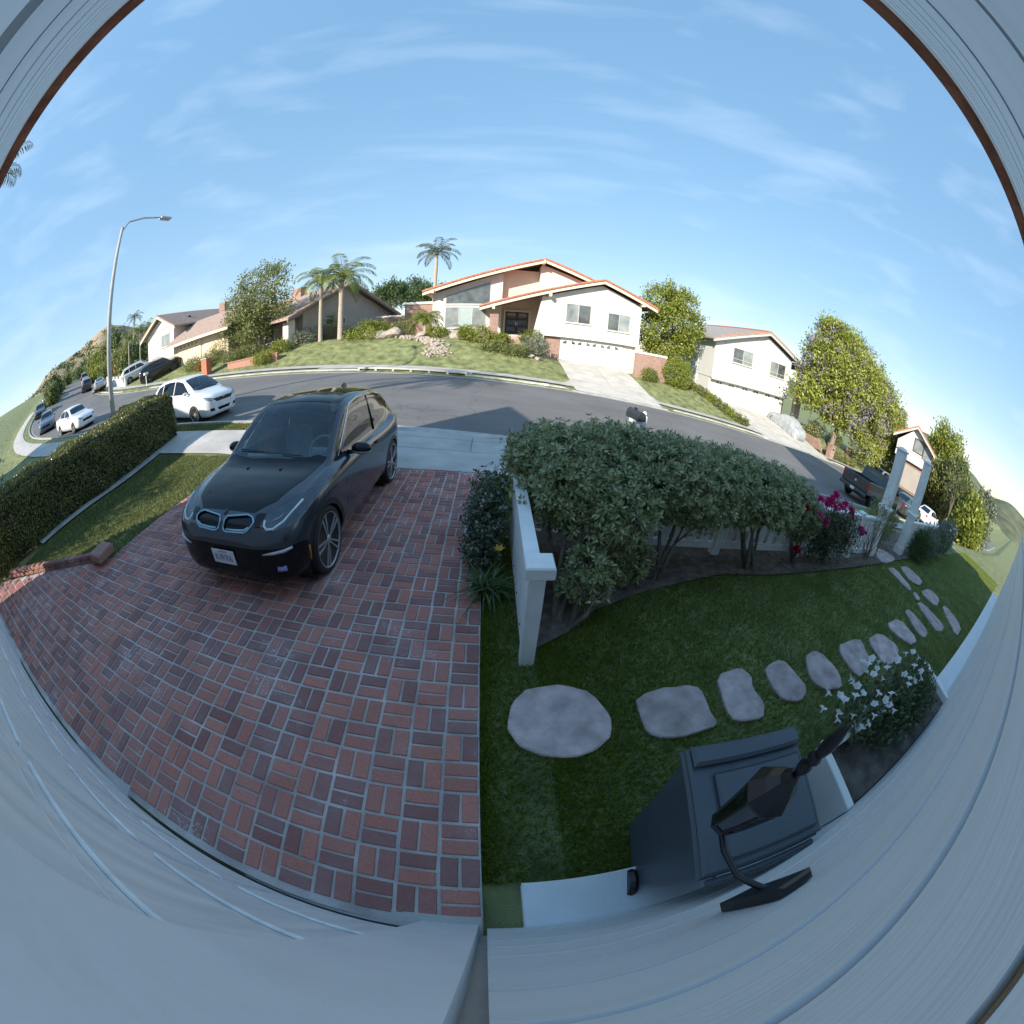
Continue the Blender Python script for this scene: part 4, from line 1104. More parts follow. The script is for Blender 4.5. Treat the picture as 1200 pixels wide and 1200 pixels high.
# ------------------------------------------------------------------ white split-level house (front block, raised main block)
FY = 26.0
HC = House('house', (5.0, FY, float(gz(5., FY))), 'white split-level house with red tile roof edges and overhanging storey above a double garage')
zf = .38
HC.prism('wall', STUC_W, [(3.68, 2.32), (11.06, 2.32), (11.06, 5.62), (7.82, 6.78), (3.68, 5.42)], FY, FY+8.5)
HC.box('lower_wall', STUC_W, 4.0, 11.0, FY+.42, FY+8, zf-1.2, 2.32)
HC.box('brick_panel', HBRICK, 3.86, 4.94, FY+.34, FY+.46, zf-1.0, 2.30)
HC.box('garage_frame', WFRAME, 4.94, 9.92, FY+.36, FY+.44, 2.16, 2.30)
garage_door(HC, 5.0, 9.84, zf, 2.16, FY+.36, DOORW, [5.38+.0 + k*.57 + (.06 if k % 2 else -.06) for k in range(8)], 4, 8)
HC.box('garage_frame', WFRAME, 9.84, 9.94, FY+.34, FY+.44, zf-.1, 2.2)
HC.box('side_door', DOORW, 10.02, 10.82, FY+.36, FY+.44, zf-.02, 1.98, .01)
HC.box('post', WFRAME, 10.86, 11.02, FY+.02, FY+.3, zf-.5, 2.32, .01)
for xx in (7.5, 7.86, 10.4):
    HC.box('batten', STUC_W, xx-.05, xx+.05, FY-.02, FY+.02, 2.4, 6.78-abs(xx-7.82)*.335-.12)
HC.window(5.18, 7.08, 3.50, 5.02, FY, 2, [WGLASS, WGLASS_D])
HC.window(8.38, 10.2, 3.30, 4.72, FY, 2, [WGLASS_D, WGLASS])
HC.gable('roof_front', TILE, (-1.05, 4.28), (7.82, 7.20), (12.22, 5.70), .12, FY-.62, FY+5)
HC.gable('fascia', FASC, (-1.02, 4.155), (7.82, 7.075), (12.19, 5.575), .20, FY-.60, FY-.50)
half_tiles(HC, 'rake_tiles', [(-1.05, FY-.60, 4.26), (7.82, FY-.60, 7.19)], .10)
half_tiles(HC, 'rake_tiles', [(12.22, FY-.60, 5.69), (7.82, FY-.60, 7.19)], .10)
for xx, zz in ((-.05, 4.2), (3.9, 5.45), (11.0, 5.75)):
    HC.box('beam_end', FASC, xx-.09, xx+.09, FY-.7, FY+.3, zz-.12, zz+.14)
# flared fin wall left of the overhanging storey
HC.prism('fin_wall', STUC_W, [(2.72, 1.5), (3.70, 1.5), (3.70, 5.45), (3.42, 5.36)], FY-.02, FY+.24)
# entry recess, doors, brick column
HC.box('entry_wall', STUC_C, .50, 4.6, FY+4.2, FY+4.5, 1.6, 8.0)
dr = HC.box('entry_door', BRWN, .94, 2.86, FY+4.10, FY+4.2, 2.28, 4.22)
for c in range(2):
    for r_ in range(3):
        HC.box('pane', WGLASS_D, 1.10+c*.92, 1.78+c*.92, FY+4.07, FY+4.12, 2.48+r_*.6, 2.90+r_*.6, .01, dr)
    HC.box('handle', CHROME, 1.80+c*.12, 1.84+c*.12, FY+4.04, FY+4.1, 3.0, 3.4, .005, dr)
HC.box('door_frame', FASC, .80, .94, FY+4.06, FY+4.2, 2.28, 4.36); HC.box('door_frame', FASC, 2.86, 3.0, FY+4.06, FY+4.2, 2.28, 4.36); HC.box('door_frame', FASC, .80, 3.0, FY+4.05, FY+4.2, 4.22, 4.38)
HC.box('brick_column', HBRICK, -.28, .34, FY-.25, FY+.35, 1.2, 3.72)
HC.box('lantern', BLACKM, .42, .54, FY+4.05, FY+4.2, 3.5, 3.85, .02)
HC.box('porch_slab', CONC, .2, 3.7, FY+.6, FY+4.2, 1.4, 2.22)
for k in range(4):
    HC.box('step', pm('step_pink', (.42, .29, .23), .85, .1, 4), .4+k*.12, 3.2, FY-.9+k*.38, FY-.5+k*.38, 1.0, 1.62+k*.15)
# main block
MY = FY+3.2
HC.prism('wall_main', STUC_W, [(-5.0, 1.4), (.58, 1.4), (.58, 7.55), (-5.0, 5.60)], MY+.2, MY+9)
HC.prism('wall_main', STUC_W, [(3.55, 3.2), (10.0, 3.2), (10.0, 6.5), (3.81, 8.5), (3.55, 8.4)], MY+.2, MY+8.9)
HC.gable('roof_main', TILE, (-5.75, 5.78), (3.81, 8.92), (11.4, 6.3), .13, MY-.75, MY+9.5)
HC.gable('fascia', FASC, (-5.72, 5.645), (3.81, 8.785), (11.4, 6.17), .22, MY-.73, MY-.62)
half_tiles(HC, 'rake_tiles', [(-5.75, MY-.72, 5.76), (3.81, MY-.72, 8.90)], .11)
half_tiles(HC, 'rake_tiles', [(11.4, MY-.72, 6.29), (3.81, MY-.72, 8.90)], .11)
for xx, zz in ((-4.9, 5.75), (3.7, 8.65)): HC.box('beam_end', FASC, xx-.09, xx+.09, MY-.85, MY+.3, zz-.15, zz+.15)
HC.window(-3.95, -.62, 2.62, 4.46, MY+.2, 3, [WGLASS, pm('window_blind', (.36, .44, .44), .15, .06, 3, coat=.5), WGLASS])
HC.prism('upper_pane', WGLASS_D, [(-3.9, 4.75), (-.42, 4.75), (-.42, 6.75), (-3.9, 5.42)], MY+.15, MY+.25)
HC.prism('upper_frame', WFRAME, [(-4.02, 4.63), (-.30, 4.63), (-.30, 4.75), (-4.02, 4.75)], MY+.12, MY+.24)
HC.prism('upper_frame', WFRAME, [(-4.02, 5.38), (-.30, 6.76), (-.30, 6.90), (-4.02, 5.50)], MY+.12, MY+.24)
HC.box('brick_base', HBRICK, -.9, -.0, MY+.05, MY+.28, 1.2, 2.62)
# low brick wing with a flat white parapet to the left
HC.box('wing_wall', HBRICK, -7.6, -5.02, MY+1.4, MY+8, 1.4, 4.86)
HC.box('wing_cap', WHITE, -7.75, -4.95, MY+1.3, MY+8, 4.86, 5.06)
HC.box('wing_wall', HBRICK, -10.6, -7.6, MY+3, MY+3.3, 1.4, 3.9); HC.box('wing_cap', WHITE, -10.7, -7.55, MY+2.95, MY+3.35, 3.9, 4.05)
# brick garden wall at the right of the garage
bw_ = House('garden_wall', (11.8, 25.0, 0), 'red brick garden wall with white coping between garage and round clipped hedge', 'wall')
bw_.box('wall', HBRICK, 10.52, 13.05, 24.9, 25.15, -.6, 1.88); bw_.box('coping', WHITE, 10.46, 13.12, 24.84, 25.21, 1.88, 2.03, .01); bw_.box('end_pier', HBRICK, 12.75, 13.1, 24.83, 25.2, -.6, 1.875)

# ------------------------------------------------------------------ white house with three garage doors
HR = House('house', (23., 26., float(gz(23., 26.))), 'white two-storey house with three single garage doors and a red rake tile roof')
zr_ = -.98
HR.prism('wall', STUC_R, [(18.25, 1.12), (28.05, 1.12), (28.05, 4.95), (24.15, 6.42), (18.25, 4.62)], 26.0, 37.0)
HR.box('lower_wall', STUC_R, 18.3, 28.0, 26.45, 36.9, zr_-1.2, 1.12)
HR.prism('wall_panel', STUC_R, [(19.35, 1.5), (22.9, 1.5), (22.9, 5.9), (19.35, 4.8)], 25.975, 26.0)
HR.box('batten', STUC_R, 23.0, 23.14, 25.93, 26.0, 1.2, 5.95); HR.box('batten', STUC_R, 24.2, 24.34, 25.93, 26.0, 1.2, 6.2)
HR.box('belt_trim', WFRAME, 18.2, 28.1, 25.9, 26.02, 1.0, 1.16)
HR.box('downpipe', STUC_R, 18.18, 18.27, 28.6, 28.7, -.8, 4.5)
HR.window(20.2, 22.65, 2.92, 4.32, 25.955, 2, [WGLASS_D, WGLASS], rail=.36)
HR.window(25.0, 27.25, 2.78, 4.22, 26.0, 2, [WGLASS, WGLASS_D], rail=.36)
for k in range(3):
    a = 18.75 + k*3.12
    garage_door(HR, a, a+2.75, zr_, 1.02, 26.4, DOORW, [a+.45, a+.85, a+1.9, a+2.3], 4, 4)
    HR.box('garage_post', WFRAME, a-.33, a-.03, 26.36, 26.46, zr_-.2, 1.1)
HR.gable('roof', SHING_G, (17.55, 4.60), (24.15, 6.82), (28.75, 5.12), .14, 25.35, 37.4)
HR.gable('rake_board', WFRAME, (17.6, 4.46), (24.15, 6.675), (28.7, 4.975), .20, 25.37, 25.46)
half_tiles(HR, 'rake_tiles', [(17.9, 25.42, 4.73), (24.15, 25.42, 6.84)], .09)
half_tiles(HR, 'rake_tiles', [(28.75, 25.42, 5.12), (24.15, 25.42, 6.84)], .09)
half_tiles(HR, 'ridge_tiles', [(24.15, 25.42, 6.86), (24.15, 37.3, 6.86)], .09)
HR.box('entry_wall', HBRICK, 28.05, 28.9, 27.2, 36, -1.5, 4.6)
HR.box('entry_pier', STUC_T, 29.0, 29.9, 25.4, 25.9, -1.6, 4.4)
HR.gable('entry_roof', SHING_G, (28.3, 4.75), (31.5, 5.2), (33.5, 4.6), .14, 25.2, 36)

# ------------------------------------------------------------------ taupe ranch house with a gable end towards the drive
aA = R(68)
HA = House('house', (-12.44, 30.0, float(gz(-12.44, 30.))), 'taupe single-storey house with brown shingle gable roof behind two palms', rz=aA-R(90))
_l = HA.loc
def A(name, mat, x0, x1, t0, t1, z0, z1, c=0): return BOX(name, mat, HA.o, x0, x1, t0, t1, z0-_l[2], z1-_l[2], c)
# local: +x out of the gable end, y along the gable end (left = -y = towards the street), z up
HA.o.rotation_euler = (0, 0, aA - R(90))
def AP(name, mat, poly, a0, a1): return MB().prism([(p[0], p[1]-_l[2]) for p in poly], a0, a1, 'x').build(name, mat, HA.o)
AP('wall', STUC_T, [(-5.2, 1.6), (6.3, 1.6), (6.3, 4.55), (0, 7.05), (-5.2, 5.0)], -12.0, -.35)
AP('wall', STUC_T, [(-6.2, 1.6), (-5.2, 1.6), (-5.2, 4.9), (-6.2, 4.5)], -12.0, -3.2)
AP('roof', SHING, [(-7.3, 4.42), (0, 7.42), (7.3, 4.42), (7.3, 4.24), (0, 7.24), (-7.3, 4.24)], -13.0, .35)
AP('rake_board', pm('rake_brown', (.16, .13, .11), .7, .1), [(-7.3, 4.25), (0, 7.25), (7.3, 4.25), (7.3, 4.02), (0, 7.02), (-7.3, 4.02)], .22, .36)
A('pillar', STUC_W, -1.3, -.55, -6.6, -5.9, 1.6, 4.3, .03); A('pillar', STUC_W, -6.3, -5.7, -6.6, -6.0, 1.6, 4.3, .03)
A('chimney', HBRICK, -7.4, -6.0, -1.0, -.2, 6.3, 8.05, .02)
for k, t0 in enumerate((-2.75, -1.25)):
    w_ = ring(MB(), 0, .95, 0, .62, .07, -.05, .03).build('window', WFRAME, HA.o); w_.location = (-.33, t0, 3.55-_l[2]); w_.rotation_euler = (0, 0, R(90))
    BOX('pane', WGLASS_D, w_, .07, .88, -.01, .01, .07, .55)
A('brick_planter', HBRICK, -.4, .1, -3.2, .2, 1.6, 3.35, .02)
for x0 in (-9.2, -4.6):
    w_ = ring(MB(), 0, 1.6, 0, 1.4, .07, -.05, .03).build('window', WFRAME, HA.o); w_.location = (x0, -6.24, 2.7-_l[2])
    BOX('pane', WGLASS_D, w_, .07, 1.53, -.01, .01, .07, 1.33)
A('patio_beam', BRWN, -12, -.4, -6.9, -6.7, 4.1, 4.3)

# ------------------------------------------------------------------ two-storey house further up the street
HZ = House('house', (-27., 24., float(gz(-27., 24.))), 'cream two-storey house with pinkish shingle roof and wide garage up the street')
HZ.box('garage_wall', STUC_C, -30.0, -22.0, 24.2, 31, 2.0, 4.95)
garage_door(HZ, -29.1, -25.6, 2.95, 4.72, 24.14, TANW, [-28.7, -28.1, -27.5, -26.9, -26.3], 4, 5); garage_door(HZ, -25.2, -22.4, 2.95, 4.72, 24.14, TANW, None, 4, 4)
HZ.prism('garage_roof', SHING, [(23.2, 4.95), (28.0, 7.1), (32.5, 5.1), (32.5, 4.95), (28.0, 6.93), (23.2, 4.8)], -30.6, -21.2, 'x')
HZ.box('garage_fascia', FASC, -30.6, -21.2, 23.15, 23.25, 4.70, 4.93)
HZ.box('wall', STUC_W, -36.0, -30.9, 25.0, 37.5, 2.2, 7.25)
HZ.prism('gable_wall', STUC_W, [(-36.0, 7.2), (-30.9, 7.2), (-33.4, 8.5)], 25.0, 37.5)
HZ.gable('roof', SHING, (-36.9, 6.95), (-33.4, 8.95), (-30.0, 7.05), .16, 24.3, 38.2)
HZ.gable('fascia', FASC, (-36.9, 6.79), (-33.4, 8.79), (-30.0, 6.89), .2, 24.32, 24.42)
w_ = ring(MB(), 0, 2.6, 0, 1.5, .08, -.05, .03).build('window', BRWN, HZ.o); w_.location = (-30.88+27, 30.0-24, 5.6-HZ.loc[2]); w_.rotation_euler = (0, 0, R(90))
for k in range(3): BOX('pane', WGLASS, w_, .1+k*.82, .1+k*.82+.76, -.01, .01, .1, 1.4)
HZ.window(-35.2, -33.6, 3.2, 4.6, 25.0, 2); HZ.window(-33.2, -31.6, 5.3, 6.6, 25.0, 2)
HZ.box('chimney', HBRICK, -32.0, -31.0, 34, 35, 8.0, 9.3)
HZ.box('roof_vent', DARK, -31.9, -31.5, 28.0, 28.3, 7.9, 8.1)

# ------------------------------------------------------------------ white house far down the street on the right
azr = R(71); dirr = np.array([math.sin(azr), math.cos(azr), 0]); P0 = CAM + dirr*46
def hpl(u, v):
    d = wray(u, v); t = ((P0-CAM) @ dirr)/(d @ dirr); p = CAM + d*t
    return float((p-P0) @ np.array([math.cos(azr), -math.sin(azr), 0])), float(p[2])
pk = hpl(1077, 499); re = hpl(1096.5, 534); lb = hpl(1061, 534); rb = hpl(1079, 553); wr = hpl(1090.5, 535)
HB = House('house', (float(P0[0]), float(P0[1]), -6.0), 'white gabled two-storey house with red roof edge far down the street', rz=-azr)
def BP(name, mat, poly, y0, y1): return MB().prism([(p[0], p[1]+6.0) for p in poly], y0, y1, 'y').build(name, mat, HB.o)
wl_ = pk[0]*2-wr[0]; le_ = (2*pk[0]-re[0], re[1])
fb = (lb[1]+rb[1])/2
BP('wall', STUC_R, [(wl_, fb), (wr[0], fb), (wr[0], wr[1]-.1), (pk[0], pk[1]-.35), (wl_, wr[1]-.1)], 0, 10)
BP('lower_wall', HBRICK, [(wl_+.2, fb-3.2), (wr[0]-.2, fb-3.2), (wr[0]-.2, fb), (wl_+.2, fb)], .5, 10)
BP('roof', TILE, [le_, pk, re, (re[0], re[1]-.16), (pk[0], pk[1]-.16), (le_[0], le_[1]-.16)], -.7, 10.5)
BP('rake_board', WFRAME, [(le_[0], le_[1]-.17), (pk[0], pk[1]-.17), (re[0], re[1]-.17), (re[0], re[1]-.42), (pk[0], pk[1]-.42), (le_[0], le_[1]-.42)], -.68, -.55)
for (a, b) in ((hpl(1069, 522), hpl(1074, 531)), (hpl(1080, 530), hpl(1086, 541))):
    w_ = ring(MB(), 0, 1.5, 0, 1.5, .09, -.06, .03).build('window', BRWN, HB.o); w_.location = (a[0]+.2, 0, min(a[1], b[1])+6.0)
    BOX('pane', WGLASS, w_, .1, 1.4, -.01, .01, .1, 1.4)
BP('belt_trim', WFRAME, [(wl_, fb+1.0), (wr[0], fb+1.0), (wr[0], fb+1.15), (wl_, fb+1.15)], -.06, 0)
garx = (wl_+wr[0])/2
BOX('garage_door', STUC_T, HB.o, garx-2.2, garx+2.6, .42, .5, fb-3.0+6, fb-.5+6)

# ------------------------------------------------------------------ neighbour's house to the left, unseen, placed to shade the white car and road
HN = House('house', (-22., -9., float(gz(-22., -9.))), 'unseen neighbouring two-storey stucco house beyond the clipped hedge, placed for its shadow')
HN.box('wall', STUC_C, -32, -19.2, -14, -2.8, -.5, 7.4)
HN.prism('roof', SHING, [(-14.6, 7.4), (-2.2, 7.4), (-2.2, 7.55), (-8, 9.7), (-14.6, 7.55)], -32.5, -18.7, 'x')
# ================================================================== things along the street
def gzf(x, y): return float(gz(x, y))
# street lamp on the near side, beyond the hedge
lp = empty('street_lamp', (-14.6, 6.75, gzf(-14.6, 6.75)), 0, 'tall pale concrete street lamp post beyond the clipped hedge', 'street lamp')
LAMPC = pm('lamp_concrete', (.40, .40, .385), .8, .10, 6, .2, 60)
MB().tube([(0, 0, -.3), (0, 0, 4), (0, 0, 8.6)], [.125, .105, .075], 14).build('post', LAMPC, lp, True)
MB().lathe([(.2, -.1), (.2, .08), (.14, .12)], 14).build('base', LAMPC, lp)
MB().tube([(0, 0, 8.4), (.05, .3, 8.85), (.12, 1.2, 9.05), (.2, 2.3, 9.1)], [.05, .045, .04, .035], 8).build('arm', RIMS, lp, True)
MB().box(.08, .36, 2.2, 2.9, 9.0, 9.14, .04).build('lamp_head', RIMS, lp)
# mailbox at the near kerb
mbx = empty('mailbox', (3.62, 6.45, gzf(3.62, 6.45)), R(12), 'dark grey domed mailbox on a white post with ball finial at the kerb', 'mailbox')
MBM = pm('mailbox_paint', (.03, .036, .045), .55, .1, 6)
prof = [(-.1, .0), (.1, .0)] + [(.1*math.cos(a), .12+.1*math.sin(a)) for a in np.linspace(0, math.pi, 9)]
bx_ = MB().prism(prof, -.26, .26, 'y').build('box', MBM, mbx); bx_.location = (-.17, .10, 1.05)
d_ = MB().prism([(x*1.06, z*1.04) for x, z in prof], .262, .285, 'y').build('door', MBM, mbx); d_.location = (-.17, .10, 1.05)
BOX('flag', pm('flag_dark', (.03, .03, .035), .5, .1), bx_, -.02, .02, .0, .10, .20, .27)
MB().box(-.055, .055, -.055, .055, -.4, 1.16, .012).build('post', WHITE, mbx)
MB().lathe([(.02, 1.16), (.05, 1.18), (.055, 1.22), (.035, 1.26), (.001, 1.275)], 14).build('finial', WHITE, mbx, True)
BOX('arm', WHITE, mbx, -.28, .0, -.06, .22, .97, 1.05)
# brick mailbox pillar across the street
bp = empty('mailbox_pillar', (30.0, 20.0, gzf(30., 20.)), 0, 'square red brick mailbox pillar on the far pavement beside a concrete driveway', 'pillar')
MB().box(-.34, .34, -.3, .3, -.2, 1.2, .01).build('pillar', HBRICK, bp); MB().box(-.39, .39, -.35, .35, 1.2, 1.3, .015).build('cap', HBRICK, bp)
BOX('mail_slot', DARK, bp, -.12, .14, -.32, -.29, .85, 1.0)
# low brick garden walls at the same lot
for k, (x, y, l_, a, lb_) in enumerate(((29.4, 22.6, 3.6, R(92), 'low stepped red brick wall edging the three-garage driveway'), (40.0, 24.2, 3.0, R(10), 'short red brick wall on the lawn beyond the flowering tree'))):
    w_ = empty('brick_wall', (x, y, gzf(x, y)), a, lb_, 'wall')
    for r_ in range(3):
        MB().box(-l_/2 + r_*.25, l_/2, -.12+r_*.01, .12-r_*.01, -.3+r_*.3, 0+r_*.3, .01).build('course', HBRICK, w_)
# brick piers and posts near the houses on the left
pr = empty('brick_pier', (-21.8, 20.9, gzf(-21.8, 20.9)), 0, 'small orange brick pier on the far pavement behind the white hatchback', 'pier')
MB().box(-.32, .32, -.32, .32, -.2, 1.25, .01).build('pier', pm('brick_orange', (.42, .16, .09), .85, .2, 12, .4, 40), pr); MB().box(-.37, .37, -.37, .37, 1.25, 1.33, .015).build('cap', CONC, pr)
mp2 = empty('mailbox', (-29.3, 19.6, gzf(-29.3, 19.6)), 0, 'small white mailbox on a thin post at the far kerb behind the black car', 'mailbox')
MB().box(-.03, .03, -.03, .03, -.2, 1.0).build('post', WHITE, mp2); MB().prism([(-.1, 1.0), (.1, 1.0), (.1, 1.14), (.05, 1.22), (-.05, 1.22), (-.1, 1.14)], -.24, .24, 'y').build('box', WHITE, mp2)
pl_ = empty('planter_wall', (-17.6, 22.0, gzf(-17.6, 22.)), R(8), 'long low pink brick planter wall below the tree in front of the taupe house', 'planter')
MB().box(-2.3, 2.3, -.18, .18, -.5, .42, .01).build('wall', pm('brick_pink', (.42, .22, .16), .85, .2, 12, .4, 40), pl_); MB().box(-2.35, 2.35, -.23, .23, .42, .5, .01).build('coping', pm('brick_pink', (.42, .22, .16)), pl_)
gw = empty('garden_wall', (-41.0, 21.0+float(yo(-41.)), gzf(-41., 21.0+float(yo(-41.)))), 0, 'low white garden wall with posts along the far pavement up the street', 'wall')
for k in range(7):
    x = -37.0-k*1.5; y = 21.0+float(yo(x)); z = gzf(x, y)-gw.location.z
    MB().box(x+41-.16, x+41+.16, y-gw.location.y-.16, y-gw.location.y+.16, z-.3, z+1.05, .02).build('post', WHITE, gw)
    if k < 6:
        x2 = x-1.5; y2 = 21.0+float(yo(x2)); z2 = gzf(x2, y2)-gw.location.z
        V = []
        for (a, b, c) in ((x+41-.16, y-gw.location.y, z), (x2+41+.16, y2-gw.location.y, z2)): V += [(a, b-.07, c-.3), (a, b+.07, c-.3), (a, b+.07, c+.75), (a, b-.07, c+.75)]
        MB().add(V, [(0, 1, 2, 3), (7, 6, 5, 4), (0, 4, 5, 1), (1, 5, 6, 2), (2, 6, 7, 3), (3, 7, 4, 0)]).build('wall_panel', WHITE, gw)
# house number painted on the far kerb
kn = empty('kerb_number', (2.45, 18.598, float(zs(2.45))), 0, 'white painted house number block on the far kerb face', 'sign')
BOX('paint_block', WHITE, kn, -.72, .72, -.012, .0, .02, .125)
cu = bpy.data.curves.new('txt', 'FONT'); cu.body = '13474'; cu.align_x = 'CENTER'; cu.align_y = 'CENTER'; cu.size = .105; cu.extrude = .001
o = bpy.data.objects.new('tmp', cu); COL.objects.link(o)
me = bpy.data.meshes.new_from_object(o.evaluated_get(bpy.context.evaluated_depsgraph_get())); bpy.data.objects.remove(o); me.materials.clear()
t_ = link('digits', me, BLACKM, kn); tag(t_, kind='stuff'); t_.rotation_euler = (R(90), 0, 0); t_.location = (0, -.015, .072); t_.scale = (1.6, 1, 1)
# handrail at the entry steps
hr = empty('handrail', (2.4, 24.6, 1.5), 0, 'thin black iron handrail beside the entry steps', 'handrail')
MB().tube([(-1.2, -.5, .75), (-.2, 0, .95), (.9, .9, 1.2)], .022, 6).build('rail', BLACKM, hr)
for p in ((-1.2, -.5, .75), (-.2, 0, .95), (.9, .9, 1.2)): MB().tube([(p[0], p[1], -.2), p], .016, 6).build('post', BLACKM, hr)

# ------------------------------------------------------------------ vehicles
SEDAN = {
 0.0: (.30, .45, .5, .45, .48, .58, .44, .62, .28, .65, .655), .06: (.22, .62, .68, .46, .66, .64, .6, .69, .38, .73, .735), .25: (.18, .74, .82, .48, .80, .70, .72, .78, .48, .82, .83),
 .7: (.17, .80, .89, .52, .87, .78, .78, .87, .55, .91, .925), 1.2: (.17, .80, .90, .55, .885, .83, .80, .91, .65, .955, .97), 1.4: (.17, .80, .90, .56, .885, .85, .80, .93, .68, 1.0, 1.03),
 2.0: (.17, .80, .90, .58, .885, .88, .79, .95, .60, 1.32, 1.37), 2.6: (.17, .80, .90, .58, .885, .89, .78, .96, .57, 1.39, 1.45), 3.3: (.18, .80, .90, .6, .885, .91, .78, .98, .56, 1.36, 1.42),
 3.9: (.19, .79, .89, .62, .875, .93, .77, .99, .62, 1.12, 1.16), 4.2: (.20, .77, .88, .63, .86, .92, .75, .985, .60, 1.02, 1.035), 4.6: (.23, .72, .83, .64, .81, .88, .70, .95, .52, .985, .99), 4.74: (.30, .58, .66, .62, .63, .8, .56, .86, .4, .9, .905), 4.78: (.36, .45, .5, .6, .48, .75, .42, .8, .3, .83, .835)}
SUV = {
 0.0: (.36, .5, .55, .55, .53, .78, .48, .84, .32, .88, .885), .06: (.28, .66, .72, .56, .70, .84, .64, .90, .42, .94, .945), .25: (.24, .78, .86, .58, .84, .90, .76, .97, .52, 1.01, 1.02),
 .7: (.23, .84, .93, .62, .91, .96, .82, 1.04, .58, 1.08, 1.09), 1.15: (.23, .84, .945, .65, .925, 1.0, .84, 1.08, .68, 1.12, 1.14), 1.5: (.23, .84, .945, .66, .925, 1.03, .83, 1.11, .68, 1.38, 1.42),
 2.0: (.23, .84, .945, .68, .925, 1.04, .82, 1.12, .64, 1.62, 1.68), 2.7: (.23, .84, .945, .68, .925, 1.05, .81, 1.13, .63, 1.68, 1.74), 3.6: (.24, .84, .945, .7, .925, 1.06, .81, 1.14, .62, 1.67, 1.73),
 4.3: (.26, .82, .93, .72, .91, 1.07, .80, 1.15, .61, 1.6, 1.67), 4.65: (.30, .76, .87, .74, .85, 1.06, .76, 1.14, .57, 1.4, 1.46), 4.76: (.36, .66, .76, .74, .74, 1.0, .66, 1.06, .5, 1.15, 1.18), 4.8: (.42, .5, .58, .72, .56, .92, .5, .97, .38, 1.02, 1.03)}
SW = [[(1.62, .98), (2.0, 1.22), (2.45, 1.35), (2.70, 1.36), (2.70, .985)], [(2.76, .99), (2.76, 1.36), (3.25, 1.33), (3.62, 1.2), (3.78, 1.02)]]
SWS = [(1.42, -.45), (1.42, .45), (1.52, .66), (1.98, .57), (2.02, .3), (2.02, -.3), (1.98, -.57), (1.52, -.66)]
UW = [[(1.62, 1.14), (1.98, 1.45), (2.2, 1.58), (2.75, 1.62), (2.75, 1.15)], [(2.82, 1.15), (2.82, 1.62), (3.62, 1.61), (3.62, 1.16)], [(3.69, 1.17), (3.69, 1.6), (4.3, 1.53), (4.42, 1.22)]]
UWS = [(1.18, -.5), (1.18, .5), (1.28, .70), (1.92, .60), (1.96, .3), (1.96, -.3), (1.92, -.60), (1.28, -.70)]
SL = [(.42, .66), (.62, .64), (.74, .72), (.72, .78), (.46, .72)]; UL = [(.46, .84), (.7, .82), (.80, .92), (.76, .96), (.48, .92)]
ST = [(.46, .74), (.66, .72), (.74, .86), (.48, .88)]; UT = [(.58, .9), (.8, .9), (.82, 1.12), (.62, 1.1)]
def paint(n, c): return pm(n, c, .28, .04, 10, coat=.8, metal=.2)
PROTO = {}
def park(kind, pcol, x, y, head, label, group=None):
    if kind not in PROTO:
        if kind == 'sedan': o, s = simple_car('parked_car', SEDAN, 4.78, pcol, label, SW, SWS, [(-.5, 1.0), (.5, 1.0), (.44, 1.34), (-.44, 1.34)], (.92, 3.72), .325, .2, 'multi', [[(-.4, .46), (.4, .46), (.42, .60), (-.42, .60)]], SL, ST, group, mirror=(1.6, .98))
        else: o, s = simple_car('parked_car', SUV, 4.8, pcol, label, UW, UWS, [(-.55, 1.2), (.55, 1.2), (.48, 1.58), (-.48, 1.58)], (.95, 3.75), .37, .23, 'six', [[(-.45, .66), (.45, .66), (.5, .86), (-.5, .86)]], UL, UT, group, mirror=(1.6, 1.2))
        PROTO[kind] = o
    else:
        o = copy_tree(PROTO[kind])
        if 'group' in o: del o['group']
        tag(o, label, 'car', group)
    for c in o.children:
        if c.name.split('.')[0] in ('body', 'mirror'):
            c.material_slots[0].link = 'OBJECT'; c.material_slots[0].material = pcol
    e = .6; f = lambda a, b: float(zs(a)) if 7.25 < b-float(yo(a)) < 18.6 else gzf(a, b)
    z0 = f(x, y)
    nx = -(f(x+e, y)-f(x-e, y))/(2*e); ny = -(f(x, y+e)-f(x, y-e))/(2*e) if not (7.0 < y-float(yo(x)) < 19) else 0
    cx = x + math.cos(head)*2.39; cy = y + math.sin(head)*2.39; zc = z0 - nx*(cx-x) - ny*(cy-y)
    placed(o, cx, cy, zc, head, Vector((nx, ny, 1)).normalized()); return o
park('suv', paint('black_paint', (.014, .015, .017)), -30.6, 22.6, R(58), 'black sports utility car parked nose-up in the driveway of the cream two-storey house')
park('suv', paint('silver_white_paint', (.50, .52, .54)), -36.4, 23.9, R(52), 'silver white utility car parked beside tall thin palms up the street')
park('sedan', WHITEC, -24.6, 8.75, R(2), 'white sedan parked at the near kerb up the street past the hedge')
park('sedan', paint('silver_paint', (.42, .44, .46)), -43.4, 19.4+float(yo(-43.4))-.6, R(158), 'silver sedan parked at the far kerb up the street')
park('sedan', paint('blue_grey_paint', (.10, .13, .18)), -34.5, 9.1+float(yo(-34.5)), R(-22), 'dark blue sedan parked behind the white sedan up the street')
